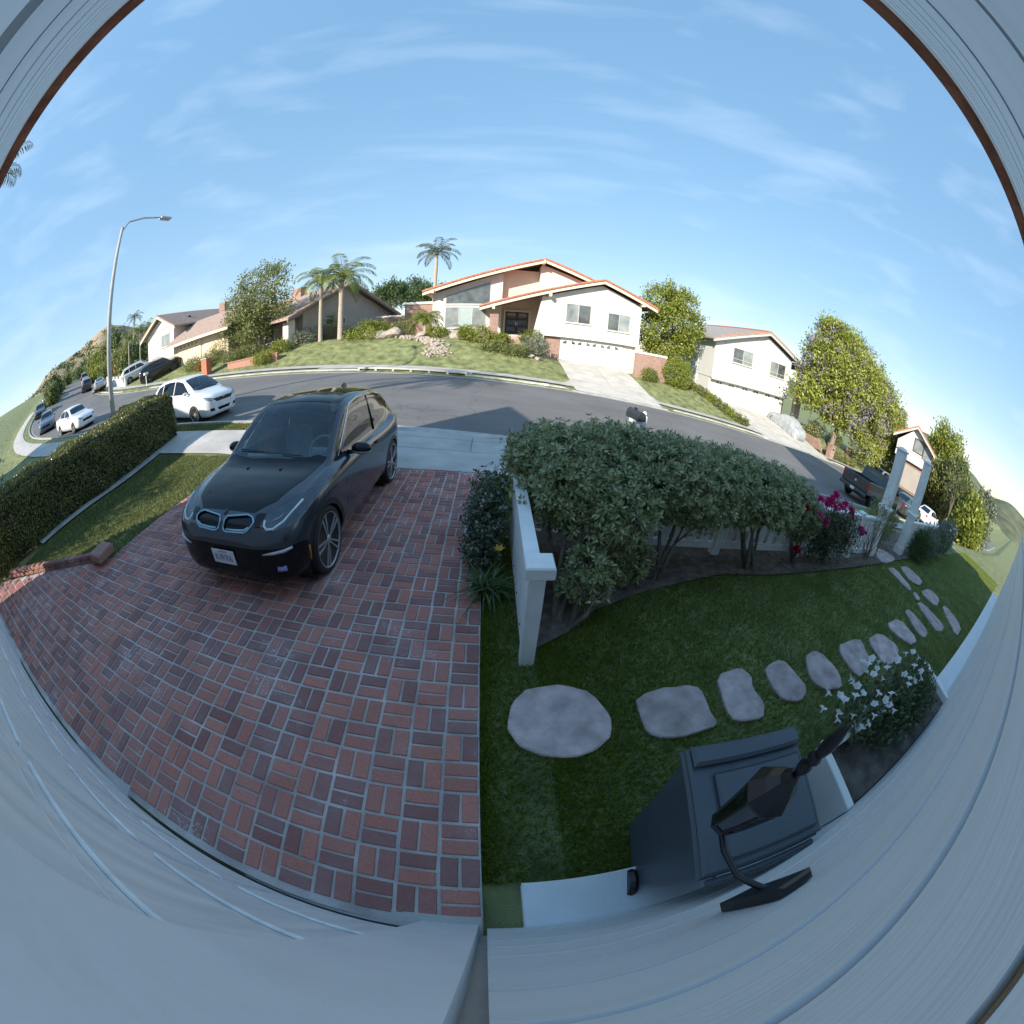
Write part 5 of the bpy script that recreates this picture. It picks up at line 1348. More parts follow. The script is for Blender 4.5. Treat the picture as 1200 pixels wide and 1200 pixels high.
for k, (x, sd_) in enumerate(((-52, 1), (-60, 1), (-69, 1), (-50, 0), (-62, 0))):
    park('sedan' if k % 2 else 'suv', paint('far_paint_%d' % (k % 3), [(.05, .05, .06), (.45, .46, .47), (.16, .05, .05)][k % 3]), x, (17.4 if sd_ else 8.6)+float(yo(x)), R(156 if sd_ else -24),
         ['dark', 'pale', 'dark red'][k % 3] + ' car parked far up the street ' + ('below the hillside trees' if sd_ else 'along the near kerb'), 'cars parked far up the street')
park('sedan', paint('grey_green_paint', (.06, .075, .075)), 26.6, 8.5, R(0), 'dark grey sedan parked in front of the pickup truck')
park('suv', paint('slate_paint', (.15, .19, .24)), 36.5, 16.9, R(180), 'slate blue utility car parked on the far side down the street')
park('sedan', WHITEC, 33.5, 8.5, R(0), 'white sedan parked down the street behind the gate pillars')
park('suv', paint('white_van_paint', (.68, .69, .70)), 47.0, 12.9-4.2, R(0), 'white utility car parked far down the street beyond the pillars')

# pickup truck, tail towards us
PK = pm('pickup_grey', (.055, .06, .067), .3, .05, 20, coat=.7, metal=.4)
pt_ = empty('pickup_truck', label='dark grey pickup truck with red tail lamps parked beyond the white gate pillars', cat='pickup')
W = .98
pb = MB()
pb.box(-1.95, 0.0, -W, -W+.12, .62, 1.28, .03).build('bed_side', PK, pt_)
MB().box(-1.95, 0.0, W-.12, W, .62, 1.28, .03).build('bed_side', PK, pt_)
MB().box(-1.98, -1.9, -W, W, .62, 1.28, .02).build('bed_front', PK, pt_)
MB().box(-1.95, -.02, -W+.1, W-.1, .62, .70).build('bed_floor', BLKMT, pt_)
tg = MB().box(-.05, .03, -W+.12, W-.12, .68, 1.26, .03).build('tailgate', PK, pt_)
BOX('handle', BLKMT, tg, .03, .045, -.12, .12, 1.12, 1.2, .004); BOX('badge', CHROME, tg, .03, .04, -.06, .06, .92, 1.02, .004)
for s_ in (-1, 1):
    MB().box(-.12, .025, s_*(W-.065)-.07, s_*(W-.065)+.07, .82, 1.24, .025).build('tail_lamp', REDL, pt_)
MB().box(.02, .18, -W+.02, W-.02, .48, .66, .04).build('bumper', pm('bumper_grey', (.09, .095, .10), .4, .1, metal=.4), pt_)
BOX('number_plate', pm('plate_white', (.74, .75, .76)), pt_, .18, .19, -.15, .15, .50, .63)
MB().prism([(-5.7, .55), (-5.72, .95), (-5.55, 1.12), (-4.35, 1.22), (-3.65, 1.82), (-2.3, 1.86), (-2.0, 1.28), (-2.0, .5)], -W+.04, W-.04, 'y').build('cab', PK, pt_)
for s_ in (-1, 1):
    MB().prism([(-4.15, 1.27), (-3.62, 1.74), (-3.0, 1.76), (-3.0, 1.27)], s_*(W-.035)-.012, s_*(W-.035)+.012, 'y').build('side_window', CGLASS_D, pt_)
    MB().prism([(-2.94, 1.27), (-2.94, 1.76), (-2.38, 1.78), (-2.15, 1.3)], s_*(W-.035)-.012, s_*(W-.035)+.012, 'y').build('side_window', CGLASS_D, pt_)
    MB().box(-4.2, -4.0, s_*(W+.1)-.11, s_*(W+.1)+.11, 1.22, 1.4, .03).build('mirror', BLKMT, pt_)
    BOX('running_board', BLKMT, pt_, -4.3, -2.0, s_*W-.06, s_*W+.06, .42, .48)
BOX('rear_window', WGLASS_D, pt_, -2.19, -2.16, -.62, .62, 1.36, 1.72)
for cx in (-1.0, -4.75):
    for s_ in (-1, 1): wheel(pt_, cx, s_*.86, .39, .26, 'six')
BOX('chassis', BLKMT, pt_, -5.5, -.1, -.7, .7, .35, .62)
pt_.matrix_world = Matrix.Translation((17.0, 8.42, float(zs(17.0)))) @ Matrix.Rotation(math.atan(.081), 4, 'Y') @ Matrix.Rotation(math.pi, 4, 'Z')

# car under a grey cover
CV = {0.0: (.02, .5, .56, .3, .54, .5, .48, .56, .3, .6, .62), .12: (.01, .72, .78, .3, .74, .58, .66, .68, .42, .73, .75), .5: (.0, .86, .90, .3, .86, .66, .76, .80, .5, .86, .88), 1.1: (.0, .93, .95, .3, .90, .74, .80, .90, .56, .96, .98),
      1.5: (.0, .94, .96, .3, .91, .78, .80, .95, .60, 1.04, 1.08), 2.0: (.0, .94, .96, .3, .91, .80, .80, 1.05, .58, 1.34, 1.38), 2.6: (.0, .94, .96, .3, .91, .82, .80, 1.10, .56, 1.42, 1.46), 3.3: (.0, .94, .96, .3, .91, .82, .80, 1.06, .56, 1.34, 1.40),
      3.9: (.0, .93, .95, .3, .90, .80, .80, .98, .6, 1.06, 1.1), 4.3: (.0, .88, .91, .3, .86, .76, .76, .90, .54, .96, .98), 4.55: (.01, .74, .78, .3, .74, .66, .66, .78, .42, .84, .86), 4.65: (.03, .55, .6, .3, .56, .55, .5, .62, .3, .66, .68)}
cv = empty('covered_car', label='car under a pale grey fabric cover in the three-garage driveway', cat='car')
sk = Skin(CV, 8, 6)
for v in sk.bm.verts:
    x, y, z = v.co
    a = .020*math.sin(x*9+3*math.sin(z*5)+y*3)*(1-z*.45) + .012*math.sin(x*23+y*11+z*9)
    v.co.y += a*(1 if y > 0 else -1) if abs(y) > .3 else 0
    v.co.z += .012*math.sin(x*7+y*6)
bm_obj('cover', sk.bm, pm('cover_fabric', (.27, .30, .315), .7, .08, 3, .4, 14, col2=(.34, .37, .385)), cv)
strip('hem_cord', [(x, .95, .06) for x in np.linspace(.6, 4.0, 8)], .012, pm('cord_grey', (.2, .2, .2), .8), cv)
for (a, b) in ((.95, .84), (.95, -.84), (3.7, .84), (3.7, -.84)):
    MB().lathe([(.05, -.09), (.30, -.09), (.31, 0), (.30, .09), (.05, .09)], 20, Matrix.Translation((a, b, .30)) @ Matrix.Rotation(R(90), 4, 'X')).build('tyre', TYRE, cv)
sl = (gzf(26.3, 25.4)-gzf(26.3, 21.6))/3.8
placed(cv, 26.4, 25.95, gzf(26.4, 25.95)+.04, R(90), Vector((0, -sl, 1)).normalized())
# ================================================================== foliage tools
def unit(v):
    return v/np.maximum(np.linalg.norm(v, axis=-1, keepdims=True), 1e-9)
def leaf_arrays(C, D, Nn, L, Wd, fold=.15):
    """one folded 4-point leaf per row: base C, direction D, face normal Nn, length L, width Wd"""
    C = np.asarray(C, float); D = unit(np.asarray(D, float)); S = unit(np.cross(D, Nn)); U = np.cross(S, D)
    L = np.broadcast_to(np.asarray(L, float).reshape(-1, 1), (len(C), 1)); Wd = np.broadcast_to(np.asarray(Wd, float).reshape(-1, 1), (len(C), 1))
    a = C; b = C + D*L*.55 + S*Wd*.5 + U*L*fold*.5; c = C + D*L - U*L*fold*.3; d = C + D*L*.55 - S*Wd*.5 + U*L*fold*.5
    V = np.stack([a, b, c, d], 1).reshape(-1, 3)
    F = np.arange(len(C)*4).reshape(-1, 4)
    return V, F
def rnd_dir(n, rng=RNG):
    return unit(rng.normal(size=(n, 3)))
def leaves_obj(name, mat, parent, V, F, loc=(0, 0, 0)):
    o = link(name, np_mesh(name, np.asarray(V) - np.asarray(loc), F), mat, parent); return o
def blob_points(blobs, n, shell=.55, rng=RNG):
    """points in a union of ellipsoids (cx,cy,cz,rx,ry,rz), denser towards the surface; returns points, outward dirs"""
    vol = np.array([b[3]*b[4]*b[5] for b in blobs])**.75; pick = rng.choice(len(blobs), n, p=vol/vol.sum())
    B = np.array(blobs)[pick]; d = rnd_dir(n, rng); r = shell + (1-shell)*rng.random(n)**.6
    r *= 1 + .10*rng.normal(size=n)
    P = B[:, :3] + d*B[:, 3:6]*r[:, None]
    return P, d
def clumps(blobs, nc, per, spread, leaf, width, mat, name, parent, loc, up=.35, rng=RNG, shell=.6, droop=0.0, jit=.8, gap=0.0):
    """leaf clumps: nc centres in the blobs, per leaves each"""
    P, d = blob_points(blobs, nc, shell, rng)
    if gap > 0:                       # uneven crown: bulges, hollows and gaps
        lam = 2.6/np.mean([b[3] for b in blobs]); ph_ = rng.random(6)*6.28
        nz_ = np.sin(P[:, 0]*lam+ph_[0])*np.sin(P[:, 2]*lam*1.1+ph_[1]) + np.sin(P[:, 1]*lam*1.2+ph_[2]) * np.sin(P[:, 2]*lam*.8+ph_[3]) + .5*np.sin(P[:, 0]*lam*2.3+ph_[4])*np.sin(P[:, 2]*lam*2.1+ph_[5])
        P = P + d*(nz_*.16*np.mean([b[3] for b in blobs]))[:, None]
        k_ = nz_ > np.quantile(nz_, gap); P, d = P[k_], d[k_]; nc = len(P)
    C = np.repeat(P, per, 0) + rng.normal(size=(nc*per, 3))*spread
    Dd = np.repeat(d, per, 0)*.6 + rnd_dir(nc*per, rng)*jit + np.array([0, 0, up-droop])
    Nn = rnd_dir(nc*per, rng)*.6 + np.repeat(d, per, 0)*.6 + np.array([0, 0, .5])
    L = leaf*(.7+.6*rng.random(nc*per)); W_ = width*(.7+.6*rng.random(nc*per))
    V, F = leaf_arrays(C, Dd, Nn, L, W_)
    return leaves_obj(name, mat, parent, V, F, loc)
def limbs(parent, base, tips, r0, name='trunk', mat=None, fork=.35, wob=.06, rng=None, n=7):
    """trunk that splits towards the given tips (in local coordinates)"""
    rng = rng or random.Random(1); mat = mat or BARK
    base = Vector(base); mean = sum((Vector(t) for t in tips), Vector())/len(tips)
    f = base.lerp(mean, fork); f.x = base.x + (f.x-base.x)*.6; f.y = base.y + (f.y-base.y)*.6
    def path(a, b, k=5, w=wob):
        L_ = (b-a).length; pts = []
        for i in range(k+1):
            t = i/k; p = a.lerp(b, t)
            if 0 < i < k: p += Vector((rng.uniform(-w, w), rng.uniform(-w, w), rng.uniform(-w, w)*.4))*L_
            pts.append(p)
        return pts
    MB().tube(path(base - Vector((0, 0, .15)), f, 4, wob*.5), [r0*1.15, r0, r0*.9, r0*.84, r0*.78], n).build(name, mat, parent, True)
    for t in tips:
        t = Vector(t); q = path(f - Vector((0, 0, .02)), t, 5)
        MB().tube(q, list(np.linspace(r0*.62, r0*.16, 6)), n-1).build('limb', mat, parent, True)
        for _ in range(2):
            s = q[rng.randrange(2, 5)]; e = s + Vector((rng.uniform(-1, 1), rng.uniform(-1, 1), rng.uniform(.1, 1)))*(t-f).length*.35
            MB().tube([s, s.lerp(e, .5)+Vector((0, 0, .03)), e], [r0*.28, r0*.2, r0*.08], 5).build('limb', mat, parent, True)
LEAF_PIT = leafmat('leaf_pittosporum', [(.14, .165, .065), (.21, .24, .095), (.29, .32, .135), (.39, .42, .20), (.52, .54, .33)], .28, .22)
LEAF_HEDGE = leafmat('leaf_hedge', [(.04, .058, .018), (.085, .11, .028), (.15, .175, .045), (.24, .25, .075), (.36, .32, .16)], .32, .15)
LEAF_GREEN = leafmat('leaf_bright', [(.12, .155, .022), (.195, .235, .032), (.27, .31, .05), (.35, .38, .08)], .45, .35)
LEAF_OLIVE = leafmat('leaf_olive', [(.10, .13, .035), (.16, .195, .055), (.22, .25, .085), (.29, .30, .13)], .5, .3)
LEAF_DARK = leafmat('leaf_dark_pine', [(.045, .085, .03), (.07, .12, .042), (.10, .155, .06)], .6, .15)
LEAF_JAC = leafmat('leaf_jacaranda', [(.15, .19, .03), (.24, .28, .045), (.33, .37, .065), (.42, .44, .10)], .5, .35)
FLOW_JAC = leafmat('flower_jacaranda', [(.20, .18, .24), (.27, .25, .32), (.34, .32, .40)], .6, .3)
LEAF_GREY = leafmat('leaf_greygreen', [(.09, .12, .08), (.15, .18, .12), (.21, .24, .17), (.30, .32, .25)], .5, .25)
LEAF_STRAP = leafmat('leaf_strap', [(.04, .075, .02), (.065, .11, .028), (.095, .145, .042)], .35, .25)
LEAF_PALM = leafmat('leaf_palm', [(.12, .16, .035), (.18, .22, .05), (.25, .28, .075)], .5, .3)
LEAF_PALM2 = leafmat('leaf_palm_grey', [(.07, .10, .05), (.11, .14, .075), (.15, .17, .10)], .5, .3)
LEAF_ROSE = leafmat('leaf_rose', [(.035, .055, .022), (.06, .085, .032), (.09, .12, .045)], .4, .2)
PALMTRUNK = pm('palm_trunk', (.38, .33, .28), .9, .18, 5, .6, 18, stretch=(1, 1, 4))
PETAL_P = leafmat('petal_pink', [(.55, .014, .17), (.72, .03, .25), (.80, .09, .36)], .5, .3)
PETAL_R = leafmat('petal_red', [(.42, .008, .02), (.55, .02, .04)], .5, .3)
PETAL_W = leafmat('petal_white', [(.68, .68, .74), (.76, .76, .80), (.82, .82, .84)], .5, .35)

# ------------------------------------------------------------------ near grass (stuff)
def grass(name, n, sampler, h, mat, rng, wide=.0045):
    x, y = sampler(n, rng); z = gz(x, y) - .034
    n = len(x); a = rng.random(n)*2*math.pi; hh = h*(.5+.8*rng.random(n)); le = rng.normal(size=(n, 2))*.45
    w = wide*(.7+.7*rng.random(n))
    V = np.zeros((n, 3, 3)); V[:, 0] = np.stack([x-np.cos(a)*w, y-np.sin(a)*w, z], 1); V[:, 1] = np.stack([x+np.cos(a)*w, y+np.sin(a)*w, z], 1)
    V[:, 2] = np.stack([x+le[:, 0]*hh, y+le[:, 1]*hh, z+hh], 1)
    o = link(name, np_mesh(name, V.reshape(-1, 3), np.arange(n*3).reshape(-1, 3)), mat); tag(o, kind='stuff'); return o
GRASS_N = leafmat('grass_green', [(.08, .125, .008), (.12, .175, .012), (.17, .225, .018), (.23, .28, .034)], .6, .3)  # fresh green tones, picked per blade
GRASS_L = leafmat('grass_olive', [(.07, .095, .018), (.11, .14, .03), (.15, .175, .04), (.19, .20, .06)], .6, .3)
def samp_right(n, rng):
    x = .02 + 24*rng.random(n)**2.3; lo = -1.50; f = np.array([bed_front(q) for q in np.maximum(x, .0)])
    f = np.where(x < .45, 4.4, f); y = lo + (f-lo+.09*rng.random(n)**2)*rng.random(n)
    keep = np.ones(n, bool)
    for s in STONES: keep &= ~inside_poly(x, y, s, -.02 - .10*rng.random())
    keep &= ~((x < .45) & (rng.random(n) < .2))
    return x[keep], y[keep]
def inside_poly(x, y, P, grow=0.0):
    c = np.mean(P, 0); Q = c + (np.array(P)-c)*(1+grow); r = np.zeros(len(x), bool); n = len(Q)
    for i in range(n):
        x1, y1 = Q[i]; x2, y2 = Q[(i+1) % n]
        cond = ((y1 > y) != (y2 > y)) & (x < (x2-x1)*(y-y1)/(y2-y1+1e-12)+x1); r ^= cond
    return r
# stepping stones: outlines taken from the photograph, laid on the lawn plane
STONE_PX = [
 ('large round pale purple flagstone in the lawn beside the fence post', [(594, 850), (600, 822), (620, 806), (660, 801), (695, 812), (718, 838), (718, 860), (702, 878), (672, 888), (628, 884), (606, 872)]),
 ('square pale flagstone beside the large round one', [(743, 813), (800, 802), (822, 806), (830, 830), (843, 849), (815, 860), (765, 865), (754, 850)]),
 ('flagstone with a notched far edge third along the lawn path', [(838, 790), (868, 782), (881, 792), (882, 804), (897, 826), (895, 842), (862, 846), (850, 830)]),
 ('six-sided flagstone fourth along the lawn path', [(895, 780), (918, 772), (932, 788), (947, 808), (938, 822), (918, 820), (903, 803)]),
 ('flagstone with a cracked corner fifth along the lawn path', [(943, 770), (954, 761), (966, 768), (985, 790), (988, 806), (966, 808), (950, 796)]),
 ('flagstone just beyond the white petunias', [(980, 757), (1000, 749), (1010, 750), (1020, 775), (1010, 793), (998, 786)]),
 ('flagstone between the petunias and the wide lawn', [(1016, 750), (1030, 740), (1053, 758), (1052, 773), (1038, 780)]),
 ('flagstone past the petunias where the path turns', [(1037, 732), (1054, 724), (1076, 751), (1066, 756)]),
 ('narrow flagstone inside the turn of the path', [(1060, 716), (1066, 714), (1088, 740), (1084, 748), (1076, 742)]),
 ('slim flagstone in the middle of the turn', [(1074, 707), (1080, 705), (1107, 734), (1104, 740), (1096, 738)]),
 ('long flagstone on the outer side of the turn nearest the clapboards', [(1104, 711), (1108, 709), (1127, 735), (1121, 747)]),
 ('broad flagstone on the outer side of the path to the gate', [(1078, 694), (1088, 689), (1101, 701), (1098, 712)]),
 ('small wedge flagstone between two path rows', [(1069, 694), (1073, 694), (1079, 703), (1074, 703)]),
 ('long flagstone on the gate side of the path', [(1039, 665), (1048, 665), (1069, 690), (1065, 692)]),
 ('rounded flagstone two steps inside the gate', [(1054, 664), (1062, 663), (1081, 680), (1079, 686), (1068, 682)]),
 ('pink flagstone laid between the gate pillars', [(1026, 650), (1030, 641), (1051, 655), (1040, 660), (1032, 658)])]
def chaikin(P, n=2):
    for _ in range(n):
        Q = []
        for i in range(len(P)):
            a, b = np.array(P[i]), np.array(P[(i+1) % len(P)]); Q += [tuple(a*.8+b*.2), tuple(a*.2+b*.8)]
        P = Q
    return P
STONES = [chaikin([tuple(onyard(u, v)[:2]) for u, v in px], 1) for _, px in STONE_PX]
FLAG = pm('flagstone', (.38, .295, .285), .85, .2, 6.0, .7, 26, col2=(.50, .40, .385), isl=.12, detail=9, coords='World')
for (lab, px), P in zip(STONE_PX, STONES):
    c = np.mean(P, 0); z0 = float(yard(*c))
    # resample the outline with a little chipping
    Q = []
    for i in range(len(P)):
        a, b = np.array(P[i]), np.array(P[(i+1) % len(P)]); k = max(1, int(np.linalg.norm(b-a)/.09))
        for j in range(k):
            Q.append(a+(b-a)*j/k + RNG.normal(size=2)*.006)
    n = len(Q); V = []
    for (s, h) in ((1.0, -.05), (1.0, -.002), (.96, .007)):
        for q in Q: p = c + (np.array(q)-c)*s; V.append((p[0]-c[0], p[1]-c[1], float(yard(*p)) - z0 + h + (RNG.normal()*.0015 if h > .01 else 0)))
    F = [(i, (i+1) % n, n+(i+1) % n, n+i) for i in range(n)] + [(n+i, n+(i+1) % n, 2*n+(i+1) % n, 2*n+i) for i in range(n)] + [tuple(2*n+i for i in range(n))]
    o = MB().add(V, F).build('flagstone', FLAG); o.location = (c[0], c[1], z0); tag(o, lab, 'stepping stone', 'stepping stones across the lawn')
grass('lawn_grass', 190000, samp_right, .042, GRASS_N, np.random.default_rng(1))
def samp_left(n, rng):
    x = -8.5 + 3.15*rng.random(n); y = -.9 + 5.6*rng.random(n); k = (y > .62 + (x+5.35)/1.8) | (x > -5.35)
    return x[k], y[k]
grass('lawn_grass', 42000, samp_left, .04, GRASS_L, np.random.default_rng(2), .007)
def samp_park(n, rng): return -13 + 7.2*rng.random(n), 6.3 + .75*rng.random(n)
grass('parkway_grass', 9000, samp_park, .045, GRASS_L, np.random.default_rng(3), .009)
def samp_corner(n, rng): return .4 + 1.2*rng.random(n), 6.3+.75*rng.random(n)
grass('parkway_grass', 2500, samp_corner, .05, GRASS_N, np.random.default_rng(4), .008)
# mulch chips and fallen petals in the bed
n = 2600; rx = .5 + 5.5*RNG.random(n)**1.3; ry = np.array([bed_front(x) for x in rx]) + .05 + 1.0*RNG.random(n)
V, F = leaf_arrays(np.stack([rx, ry, gz(rx, ry)-.012+.004*RNG.random(n)], 1), np.c_[RNG.normal(size=(n, 2)), np.zeros(n)], np.tile([0, 0, 1.], (n, 1))+RNG.normal(size=(n, 3))*.3, .012+.03*RNG.random(n)**2, .006+.012*RNG.random(n)**2)
o = leaves_obj('mulch_chips', leafmat('mulch_chip', [(.05, .04, .03), (.09, .07, .055), (.14, .11, .09), (.38, .35, .33)], .8, .05), None, V, F); tag(o, kind='stuff')

# ------------------------------------------------------------------ clipped hedge on the left
hg = empty('hedge', (-9.6, 3.2, gzf(-9.6, 3.2)), 0, 'clipped dark green box hedge along the left edge of the lawn', 'hedge')
def hedge_points(n, rng):
    # rounded box x -10.5..-8.75, y -2..6.0
    x0, x1, y0, y1, h = -10.45, -8.78, -1.6, 5.95, 1.36
    f = rng.random(n); P = np.zeros((n, 3)); N_ = np.zeros((n, 3))
    a = f < .40; b = (f >= .40) & (f < .74); c = (f >= .74) & (f < .86); d = f >= .86
    u = rng.random(n); v = rng.random(n)
    P[a] = np.c_[np.full(a.sum(), x1), y0+(y1-y0)*u[a], h*v[a]]; N_[a] = (1, 0, .1)
    P[b] = np.c_[x0+(x1-x0)*v[b], y0+(y1-y0)*u[b], np.full(b.sum(), h)]; N_[b] = (0, 0, 1)
    P[c] = np.c_[x0+(x1-x0)*u[c], np.full(c.sum(), y1), h*v[c]]; N_[c] = (0, 1, .1)
    P[d] = np.c_[np.full(d.sum(), x0), y0+(y1-y0)*u[d], h*v[d]]; N_[d] = (-1, 0, .1)
    # round the shoulders
    e = np.clip((P[:, 2]-(h-.25))/.25, 0, 1); ex = np.clip((P[:, 0]-(x1-.25))/.25, 0, 1); ey = np.clip((P[:, 1]-(y1-.3))/.3, 0, 1)
    P[:, 2] -= .13*(ex**2)*e; P[:, 0] -= .10*e*ex; P[:, 2] -= .14*ey**2*e; P[:, 1] -= .10*e*ey; P[:, 0] -= .2*ey**2*ex
    P += N_*(.035*np.sin(P[:, 1:2]*3.1)+.03*np.sin(P[:, 2:3]*7+P[:, 1:2]*5)) - N_*np.abs(rng.normal(size=(n, 1)))*.05
    # bottom sits under a dark skirt
    P[:, 0] -= .12*np.clip((.35-P[:, 2])/.35, 0, 1)*(N_[:, 0] > 0)
    P[:, 2] += gz(P[:, 0], P[:, 1])
    return P, N_
rg = np.random.default_rng(11)
P, Nn = hedge_points(56000, rg)
V, F = leaf_arrays(P, Nn*.5+rnd_dir(len(P), rg)*.9+np.array([0, 0, .25]), Nn+rnd_dir(len(P), rg)*.8, .035+.035*rg.random(len(P)), .020+.018*rg.random(len(P)))
leaves_obj('foliage', LEAF_HEDGE, hg, V, F, hg.location)
core = MB()
ys_ = np.linspace(-1.55, 5.8, 10)
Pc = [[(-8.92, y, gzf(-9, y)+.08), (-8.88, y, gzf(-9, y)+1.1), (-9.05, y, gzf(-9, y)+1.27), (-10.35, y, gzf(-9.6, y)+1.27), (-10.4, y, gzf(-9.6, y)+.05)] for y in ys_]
MB().grid(np.array(Pc)-np.array(hg.location)).build('inner_sheet', pm('sheet_dark', (.018, .016, .012), .95, .3, 10, .5, 30), hg)  # near-black sheet filling the inside of the leaf shell
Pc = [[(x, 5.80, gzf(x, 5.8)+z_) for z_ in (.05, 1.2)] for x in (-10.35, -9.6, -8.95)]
MB().grid(np.array(Pc)-np.array(hg.location)).build('inner_sheet', pm('sheet_dark', (.018, .016, .012)), hg)
for k in range(9):
    y = -.6+k*.75; MB().tube([(-9.2+9.6, y-3.2, gzf(-9.2, y)-hg.location.z-.05), (-9.15+9.6, y-3.15, gzf(-9.2, y)-hg.location.z+.5)], [.03, .02], 6).build('stem', BARK, hg)

# ================================================================== white fence, gate pillars
FY0 = 2.12
def fence_run(name, lab, p0, p1, h, nb, posts, parent_h=None, bw=.14, gap=None):
    """board fence between p0 and p1 (x,y), boards are parts"""
    p0, p1 = np.array(p0), np.array(p1); ln = np.linalg.norm(p1-p0); a = math.atan2(*(p1-p0)[::-1])
    c = (p0+p1)/2; fo = empty(name, (c[0], c[1], float(gz(*c))), a, lab, 'fence', 'white board fence around the garden')
    bm_ = MB().box(-bw/2, bw/2, -.011, .011, .10, h-.05, .004).mesh('board'); bm_.materials.append(WHITE_OLD)
    zc = float(gz(*c))
    for k in range(nb):
        t = (k+.5)/nb; p = p0+(p1-p0)*t
        o = bpy.data.objects.new('board', bm_); COL.objects.link(o); o.parent = fo; o.location = ((t-.5)*ln, .03*0, float(gz(*p))-zc)
    zl, zr = float(gz(*p0))-zc, float(gz(*p1))-zc
    def rail(z, d, hh, nm):
        V = [];
        for x, zz in ((-ln/2, zl), (ln/2, zr)):
            V += [(x, -d, zz+z), (x, d, zz+z), (x, d, zz+z+hh), (x, -d, zz+z+hh)]
        MB().add(V, [(0, 1, 2, 3), (7, 6, 5, 4), (0, 4, 5, 1), (1, 5, 6, 2), (2, 6, 7, 3), (3, 7, 4, 0)]).build(nm, WHITE_OLD, fo)
    rail(.10, .032, .09, 'rail'); rail(h-.16, .032, .09, 'rail'); rail(h-.05, .065, .045, 'cap_rail')
    for t in posts:
        p = p0+(p1-p0)*t; z = float(gz(*p))-zc
        MB().box((t-.5)*ln-.06, (t-.5)*ln+.06, -.06, .06, z-.2, z+h+.02, .008).build('post', WHITE_OLD, fo)
        MB().box((t-.5)*ln-.075, (t-.5)*ln+.075, -.075, .075, z+h+.02, z+h+.055, .01).build('post_cap', WHITE_OLD, fo)
    return fo
fence_run('fence', 'white board fence running behind the glossy shrubs', (.42, FY0+.05), (7.85, FY0-.18), .92, 34, (.12, .37, .62, .87))
fence_run('fence', 'short white board fence to the right of the gate pillars', (10.75, FY0-.02), (14.5, FY0+.02), .92, 17, (.5, .98))
# side fence that ends in the near post: close boarded, stepped cap
f2 = empty('fence', (.36, 1.22, float(yard(.36, 1.22))), 0, 'solid white fence ending in a capped square post beside the brick drive', 'fence', 'white board fence around the garden')
def fz(y): return float(yard(.36, y))-float(yard(.36, 1.22))
MB().box(-.055, .055, -.98, -.87, fz(.3)-.1, fz(.3)+.86, .006).build('post', WHITE_OLD, f2)
MB().box(-.085, .105, -1.015, -.83, fz(.3)+.86, fz(.3)+.955, .01).build('post_cap', WHITE_OLD, f2)
for k in range(11):
    y = -.86+k*.165
    MB().box(-.045, -.018, y, y+.158, fz(1.22+y)+.06, fz(1.22+y)+.80, .004).build('board', WHITE_OLD, f2)
for z_ in (.12, .68): MB().box(-.016, .03, -.86, 1.0, z_-.05*0+fz(1.22), z_+.09+fz(1.22), .004).build('rail', WHITE_OLD, f2)
MB().prism([(-.055, .80), (.06, .80), (.06, .84), (-.055, .84)], -.84, 1.0, 'y').build('cap_rail', WHITE_OLD, f2)
for k in range(4):
    MB().box(-.052, -.044, -.7+k*.4, -.69+k*.4, .2, .215).build('screw', BLACKM, f2)
# gate pillars
def pillar(x, y, lab):
    g = float(yard(x, y)); p = empty('gate_pillar', (x, y, g), R(4), lab, 'pillar', 'pair of white gate pillars')
    top = 2.04-g
    MB().box(-.12, .12, -.12, .12, .0, top-.06, .012).build('shaft', WHITE_OLD, p)
    MB().box(-.145, .145, -.145, .145, -.1, .22, .012).build('plinth', WHITE_OLD, p)
    MB().box(-.17, .17, -.17, .17, 1.10, 1.16, .012).box(-.15, .15, -.15, .15, 1.04, 1.10, .01).build('moulding', WHITE_OLD, p)
    MB().box(-.15, .15, -.15, .15, top-.06, top-.02, .01).build('cap', WHITE_OLD, p)
    MB().add([(-.13, -.13, top-.02), (.13, -.13, top-.02), (.13, .13, top-.02), (-.13, .13, top-.02), (0, 0, top+.03)], [(0, 1, 4), (1, 2, 4), (2, 3, 4), (3, 0, 4), (3, 2, 1, 0)]).build('cap_top', WHITE_OLD, p)
    return p
pillar(8.22, 2.08, 'white square gate pillar beside the pink rose bush'); pillar(10.42, 2.06, 'white square gate pillar at the start of the short right fence')

# ================================================================== glossy shrubs in front of the fence
def rosettes(blobs, n, per, leaf, width, mat, name, parent, loc, rng, shell=.72, up=.55):
    """whorls of leaves at the twig ends"""
    P, d = blob_points(blobs, n, shell, rng)
    ax = unit(d*.8 + np.array([0, 0, up]) + rng.normal(size=(n, 3))*.3)
    h = unit(np.cross(ax, rng.normal(size=(n, 3)))); g = np.cross(ax, h)
    k = np.arange(per); an = 2*math.pi*k/per*1.0 + 0
    A = np.repeat(ax, per, 0); H_ = np.repeat(h, per, 0); G_ = np.repeat(g, per, 0)
    th = np.tile(an, n) + rng.normal(size=n*per)*.25; el = np.tile(.25+.75*(k % 3)/3, n) + rng.normal(size=n*per)*.18
    rad = H_*np.cos(th)[:, None] + G_*np.sin(th)[:, None]
    D = rad*np.cos(el)[:, None] + A*np.sin(el)[:, None]
    C = np.repeat(P, per, 0) + D*.01
    L = leaf*(.7+.5*rng.random(n*per)); V, F = leaf_arrays(C, D, A*.9-rad*.4, L, width*(.75+.5*rng.random(n*per)), .10)
    return leaves_obj(name, mat, parent, V, F, loc)
